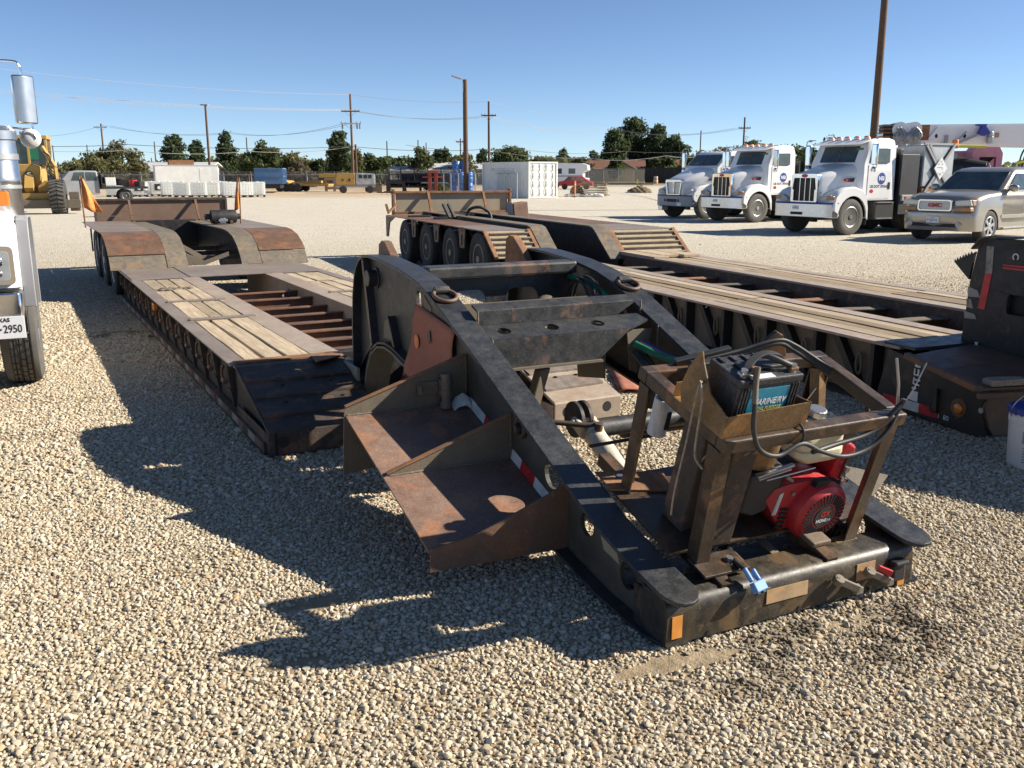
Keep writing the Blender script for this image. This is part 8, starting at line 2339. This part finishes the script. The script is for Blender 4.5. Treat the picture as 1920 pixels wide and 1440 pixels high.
wire('pale cable sagging across the big pines toward the middle truck', [at(915, 281, 121), at(1100, 296, 110), at(1250, 292, 90), at(1390, 277, 62)], 0.35, 0.03, 'wire_light')
wire('dark cable across the big pines', [at(960, 278, 121), at(1170, 284, 140), at(1391, 275, 149)], 0.5, 0.022, 'wire_dark')
wire('pale cable over the pale green tree', [at(760, 272, 121), at(840, 281, 120)], 0.1, 0.03, 'wire_light')

# ------------------------------------------------------------------ chain-link fences
def link_mat():
    m, nt, b = new_mat('chain_link_mesh')
    v = objvec(nt, (1, 1, 1))
    tot = None
    for sg in (1, -1):
        mp = node(nt, "ShaderNodeMapping"); mp.inputs["Rotation"].default_value = (0, R(45 * sg), 0)
        nt.links.new(v, mp.inputs["Vector"])
        w_ = node(nt, "ShaderNodeTexWave", wave_type='BANDS', bands_direction='X')
        w_.inputs["Scale"].default_value = 3.2
        nt.links.new(mp.outputs[0], w_.inputs["Vector"])
        rr = ramp(nt, w_.outputs["Fac"], [(0.93, (0, 0, 0)), (0.97, (0.8, 0.8, 0.8))])
        if tot is None: tot = rr
        else: tot = mix(nt, 1.0, tot, rr, 'LIGHTEN')
    nt.links.new(tot, b.inputs["Alpha"])
    b.inputs["Base Color"].default_value = (0.36, 0.37, 0.37, 1)
    b.inputs["Metallic"].default_value = 0.5
    b.inputs["Roughness"].default_value = 0.5
    return m
M['chain_link'] = link_mat()
def fence(label, p0, p1, h, step, arms=True):
    p0, p1 = Vector((*p0, 0)), Vector((*p1, 0))
    d = p1 - p0
    L = d.length
    t = thing('chain_link_fence', label, 'fence', p0, math.atan2(d.y, d.x))
    n = max(1, int(round(L / step)))
    post0 = None
    for k in range(n + 1):
        x = L * k / n
        if post0 is None:
            post0 = MB().cyl((0, 0, 0), (0, 0, h + 0.03), 0.045, n=8).build('post', 'galv', t, smooth=50)
            o = post0
        else:
            o = post0.copy(); COL.objects.link(o); o.parent = t; o.location = (x, 0, 0)
        if arms:
            if k == 0:
                arm0 = MB().bar((0, 0, h), (0.0, -0.22, h + 0.32), 0.04, 0.04).build('barb_arm', 'galv', o)
            else:
                a = arm0.copy(); COL.objects.link(a); a.parent = o
    MB().cyl((0, 0, h), (L, 0, h), 0.03, n=8).build('top_rail', 'galv', t)
    mb = MB(); mb.quad((0, 0, 0.02), (L, 0, 0.02), (L, 0, h), (0, 0, h))
    mb.build('mesh_panel', 'chain_link', t)
    if arms:
        for k in range(3):
            f = (k + 1) / 3
            MB().cyl((0, -0.22 * f, h + 0.32 * f), (L, -0.22 * f, h + 0.32 * f), 0.008, n=4).build('barbed_wire', 'galv', t)
    return t
fence('long chain-link fence with barbed arms behind the yard machines', (-62, 104), (-3.9, 101), 1.6, 3.0)
fence('short chain-link fence run in front of the blue drums and container side', (-7.9, 91), (0.35, 65.0), 1.75, 2.7)
fence('far chain-link fence before the brown roofed house', (8.5, 178), (30, 188), 2.3, 3.4)

# ------------------------------------------------------------------ trees: trunk, limbs and a crown of small leaf clumps
def tree(name, label, cat, loc, h, w, mat_, kind='round', trunk=0.25, n=2200, leaf=0.28, seed=1, base=0.12, group=None, w2=None):
    r_ = np.random.default_rng(seed)
    t = thing(name, label, cat, loc, 0.0, group)
    w2 = w2 or w
    tr = MB()
    tw = max(0.09, w * 0.035)
    tr.tube([(0, 0, 0), (0.1 * w * (r_.random() - .5), 0, h * 0.35), (0.1 * w * (r_.random() - .5), 0, h * 0.72)], [tw, tw * 0.75, tw * 0.3], 8)
    cl = []
    if kind == 'pine':
        k = 34
        for i in range(k):
            z = base + (1 - base) * (i + 0.5) / k
            rad = (1 - (z - base) / (1 - base)) ** 0.62 * 0.5 * min(1, 0.55 + 3 * (z - base))
            a = r_.random() * 6.283
            rr = rad * (0.35 + 0.6 * r_.random())
            cl.append((w * rr * math.cos(a), w2 * rr * math.sin(a), h * z, w * (0.09 + 0.28 * rad), h * 0.055 + 0.12 * w * rad))
    elif kind == 'round':
        for i in range(30):
            u = r_.normal(size=3)
            u /= np.linalg.norm(u)
            q = 0.62 * r_.random() ** 0.4
            cz = base + (1 - base) * 0.5
            cl.append((w * 0.5 * u[0] * q * 1.25, w2 * 0.5 * u[1] * q * 1.25, h * (cz + (1 - base) * 0.5 * u[2] * q * 1.2), w * (0.10 + 0.10 * r_.random()), h * (0.06 + 0.07 * r_.random())))
    elif kind == 'tiered':
        for i in range(44):
            f = (i + 0.5) / 44
            z = base + (1 - base) * f
            rad = 0.5 * (math.sin(math.pi * (0.17 + 0.76 * f)) ** 0.75) * (0.86 + 0.14 * math.sin(f * 17 + seed))
            a = r_.random() * 6.283
            rr = rad * (0.25 + 0.6 * r_.random() ** 0.7)
            cl.append((w * rr * math.cos(a), w2 * rr * math.sin(a), h * z * 0.97, w * (0.12 + 0.08 * r_.random()), h * 0.06 + w * 0.03))
    else:  # bush
        for i in range(34):
            a = r_.random() * 6.283
            rr = 0.46 * r_.random() ** 0.6
            z = (0.1 + 0.75 * r_.random()) * (1 - (rr / 0.55) ** 2.4 * 0.75)
            cl.append((w * rr * math.cos(a), w2 * rr * math.sin(a), h * z, w * (0.07 + 0.07 * r_.random()), h * (0.09 + 0.08 * r_.random())))
    for c in cl[::3]:
        z0 = min(h * 0.72, max(0.05 * h, c[2] - 0.3 * math.hypot(c[0], c[1]) - 0.05 * h))
        tr.tube([(0, 0, z0 * 0.8), (c[0] * 0.5, c[1] * 0.5, (z0 * 0.8 + c[2]) / 2), (c[0], c[1], c[2])], [tw * 0.35, tw * 0.22, tw * 0.1], 5)
    tr.build('trunk', 'bark', t, smooth=60)
    # leaf clumps: small crossed quads around each cluster
    C_ = np.array(cl)
    wgt = C_[:, 3] ** 2
    idx = r_.choice(len(cl), n, p=wgt / wgt.sum())
    u = np.clip(r_.normal(size=(n, 3)), -2.2, 2.2)
    q = 0.56
    P_ = C_[idx, :3] + u * q * np.stack([C_[idx, 3], C_[idx, 3], C_[idx, 4]], 1)
    P_[:, 2] = np.maximum(P_[:, 2], 0.03 * h)
    a = r_.normal(size=(n, 3)); a /= np.linalg.norm(a, axis=1)[:, None]
    b = np.cross(a, r_.normal(size=(n, 3))); b /= np.linalg.norm(b, axis=1)[:, None]
    s = leaf * (0.35 + 0.75 * r_.random((n, 1)))
    V = np.stack([P_ - a * s, P_ + b * s * 0.55, P_ + a * s, P_ - b * s * 0.55], 1).reshape(-1, 3)
    F = np.arange(4 * n).reshape(n, 4)
    me = bpy.data.meshes.new('crown')
    me.from_pydata(V.tolist(), [], F.tolist())
    me.materials.append(M[mat_])
    o = bpy.data.objects.new('crown', me)
    COL.objects.link(o)
    o.parent = t
    return t

def place(u0, u1, vtop, Y): 
    return (((u0 + u1) / 2 - 960) * Y / 1763.0, Y, 0.0), 1.75 + (325 - vtop) * Y / 1809.0, (u1 - u0) * Y / 1763.0
TREES = [
 ('mesquite', 'large olive mesquite with bare lower twigs behind the pickup', 'tree', (140, 268), 262, 112, 'leaf_olive', 'bush', 6500, 0.26),
 ('mesquite', 'low olive bush spreading left of the large mesquite', 'bush', (86, 175), 283, 108, 'leaf_olive', 'bush', 3500, 0.24),
 ('pine_tree', 'first dark pine beside the slim light pole group', 'tree', (305, 356), 258, 132, 'leaf_dark', 'tiered', 3800, 0.32),
 ('pine_tree', 'short dark pine hidden partly behind the slim light pole', 'tree', (353, 388), 266, 136, 'leaf_dark', 'tiered', 2600, 0.32),
 ('pine_tree', 'pointed conical pine between light pole and broad pine', 'tree', (403, 450), 250, 138, 'leaf_dark', 'pine', 3200, 0.32),
 ('pine_tree', 'broad dark pine behind the blue dumpster', 'tree', (450, 524), 255, 134, 'leaf_mid', 'round', 4600, 0.34),
 ('olive_tree', 'rounded olive tree behind the yellow trailer', 'tree', (518, 585), 281, 136, 'leaf_olive', 'round', 3200, 0.32),
 ('bare_bush', 'leafless brown bush behind the fence by the blue dumpster', 'bush', (532, 592), 300, 122, 'twig', 'bush', 2600, 0.2),
 ('dark_tree', 'small dark tree left of the tall narrow pine', 'tree', (584, 614), 289, 140, 'leaf_dark', 'round', 2000, 0.3),
 ('pine_tree', 'tall narrow pine just left of the double-armed pole', 'tree', (613, 662), 250, 134, 'leaf_dark', 'tiered', 4200, 0.32),
 ('olive_tree', 'yellowish tree half hidden behind the double-armed pole', 'tree', (655, 686), 273, 138, 'leaf_olive', 'round', 2000, 0.3),
 ('green_tree', 'wide mid-green tree behind the stacked truck beds', 'tree', (680, 732), 283, 140, 'leaf_mid', 'round', 3200, 0.34),
 ('green_tree', 'mid-green tree right of the thin pole over the truck beds', 'tree', (722, 770), 287, 144, 'leaf_mid', 'round', 2800, 0.34),
 ('pale_tree', 'pale loose green tree above the pale roofed shed', 'tree', (770, 814), 268, 142, 'leaf_pale', 'round', 2600, 0.34),
 ('round_tree', 'dark round-topped tree beside the pale green tree', 'tree', (809, 846), 266, 146, 'leaf_dark', 'round', 2400, 0.34),
 ('olive_tree', 'low olive tree left of the wooden light pole', 'tree', (842, 890), 283, 142, 'leaf_olive', 'round', 2600, 0.34),
 ('round_tree', 'small dark tree top just behind the wooden light pole', 'tree', (892, 918), 274, 165, 'leaf_dark', 'round', 1600, 0.36),
 ('dark_tree', 'dark tree above the white container', 'tree', (925, 995), 270, 146, 'leaf_mid', 'round', 3600, 0.36),
 ('olive_tree', 'grey-green bushes behind the container doors', 'tree', (990, 1050), 288, 148, 'leaf_olive', 'round', 2600, 0.34),
 ('round_tree', 'isolated dark round tree behind the motor home', 'tree', (1032, 1068), 273, 190, 'leaf_dark', 'round', 2000, 0.42),
 ('olive_tree', 'low olive trees behind the motor home', 'tree', (1060, 1106), 289, 200, 'leaf_olive', 'round', 2200, 0.42),
 ('round_tree', 'small dark tree left of the big pine cluster', 'tree', (1099, 1128), 276, 220, 'leaf_dark', 'round', 1800, 0.45),
 ('big_pine', 'left pine of the big cluster, with drooping open side', 'tree', (1124, 1178), 246, 225, 'leaf_dark', 'tiered', 4600, 0.5),
 ('big_pine', 'tallest pine of the big cluster with pointed top', 'tree', (1158, 1222), 227, 232, 'leaf_dark', 'tiered', 6000, 0.5),
 ('big_pine', 'middle pine of the big cluster behind the house gable', 'tree', (1206, 1256), 239, 228, 'leaf_dark', 'tiered', 4600, 0.5),
 ('big_pine', 'right pine of the big cluster with a round knob on top', 'tree', (1240, 1290), 246, 224, 'leaf_dark', 'round', 5200, 0.5),
 ('round_tree', 'round dark tree top sitting above the right big pine', 'tree', (1248, 1282), 234, 236, 'leaf_dark', 'round', 2200, 0.5),
 ('green_tree', 'lighter green tree in front of the big pines, over the house', 'tree', (1222, 1268), 284, 200, 'leaf_mid', 'round', 2600, 0.42),
 ('green_tree', 'small green tree before the brown roof', 'tree', (1140, 1166), 291, 195, 'leaf_mid', 'round', 1800, 0.4),
 ('olive_tree', 'olive tree right of the big pines', 'tree', (1278, 1330), 276, 205, 'leaf_olive', 'round', 2600, 0.42),
 ('olive_tree', 'flat-topped olive tree behind the sloped-hood truck', 'tree', (1318, 1400), 268, 190, 'leaf_olive', 'round', 3600, 0.42),
 ('dark_tree', 'feathery dark tree behind the middle truck cab', 'tree', (1376, 1440), 256, 170, 'leaf_mid', 'round', 3200, 0.38),
 ('olive_tree', 'olive tree between the middle truck and the tank truck', 'tree', (1430, 1520), 266, 150, 'leaf_mid', 'round', 3600, 0.36),
 ('dark_tree', 'dark tree just left of the tank truck roof lights', 'tree', (1505, 1595), 241, 130, 'leaf_dark', 'bush', 4600, 0.34),
 ('olive_tree', 'trees seen under the crane boom at the far right', 'tree', (1850, 2050), 290, 130, 'leaf_olive', 'bush', 3600, 0.34),
 ('weed_bush', 'bright green weed bush at the fence beside the red stand', 'bush', (795, 838), 325, 92, 'leaf_mid', 'bush', 3200, 0.13),
 ('weed_bush', 'second green weed bush, taller, against the fence post', 'bush', (815, 846), 321, 96, 'leaf_mid', 'bush', 2600, 0.13),
 ('weed_bush', 'green weed bush between compressor and black truck beds', 'bush', (684, 704), 330, 96, 'leaf_mid', 'bush', 1600, 0.13),
]
for i, (nm, lab, cat, (u0, u1), vt, Y, m_, kind, n, lf) in enumerate(TREES):
    loc, h, w = place(u0, u1, vt, Y)
    tree(nm, lab, cat, loc, h, w * (1.12 if kind != 'bush' else 1.05), m_, kind, n=int(n * 1.6), leaf=lf, seed=i + 11, base=(0.03 if kind in ('tiered', 'pine') else 0.0))
# two belts of scrub: just beyond the yard and far out on the plain
def scrub_belt(name, label, N_, x0, x1, y0, y1, h0, h1, lf, seed, mat_, gap=0.0):
    r_ = np.random.default_rng(seed)
    xs = r_.uniform(x0, x1, N_)
    ys = y0 + r_.random(N_) * (y1 - y0)
    hn = value_noise(xs + 300, ys, 9.0, seed + 1) * 0.6 + value_noise(xs + 300, ys, 3.2, seed + 2) * 0.4
    hh = h0 + (h1 - h0) * np.clip((hn - 0.25) / 0.5, 0, 1)
    zs = hh * r_.random(N_) ** 0.7
    ok = hn > gap
    P_ = np.stack([xs, ys, zs], 1)[ok]
    n_ = len(P_)
    a = r_.normal(size=(n_, 3)); a /= np.linalg.norm(a, axis=1)[:, None]
    b = np.cross(a, r_.normal(size=(n_, 3))); b /= np.linalg.norm(b, axis=1)[:, None]
    s = lf * (0.5 + r_.random((n_, 1)))
    V = np.stack([P_ - a * s, P_ + b * s * 0.6, P_ + a * s, P_ - b * s * 0.6], 1).reshape(-1, 3)
    me = bpy.data.meshes.new(name)
    me.from_pydata(V.tolist(), [], np.arange(4 * n_).reshape(n_, 4).tolist())
    me.materials.append(M[mat_])
    o = bpy.data.objects.new(name, me)
    COL.objects.link(o)
    tag(o, label, 'scrub', kind='stuff')
scrub_belt('scrub', 'low olive scrub and far trees along the horizon', 15000, -200, 200, 240, 300, 2.0, 5.5, 0.75, 5, 'leaf_olive')
scrub_belt('undergrowth', 'band of olive bushes and low trees just beyond the yard fence', 26000, -78, 9, 152, 164, 0.8, 4.9, 0.38, 15, 'leaf_olive', 0.33)
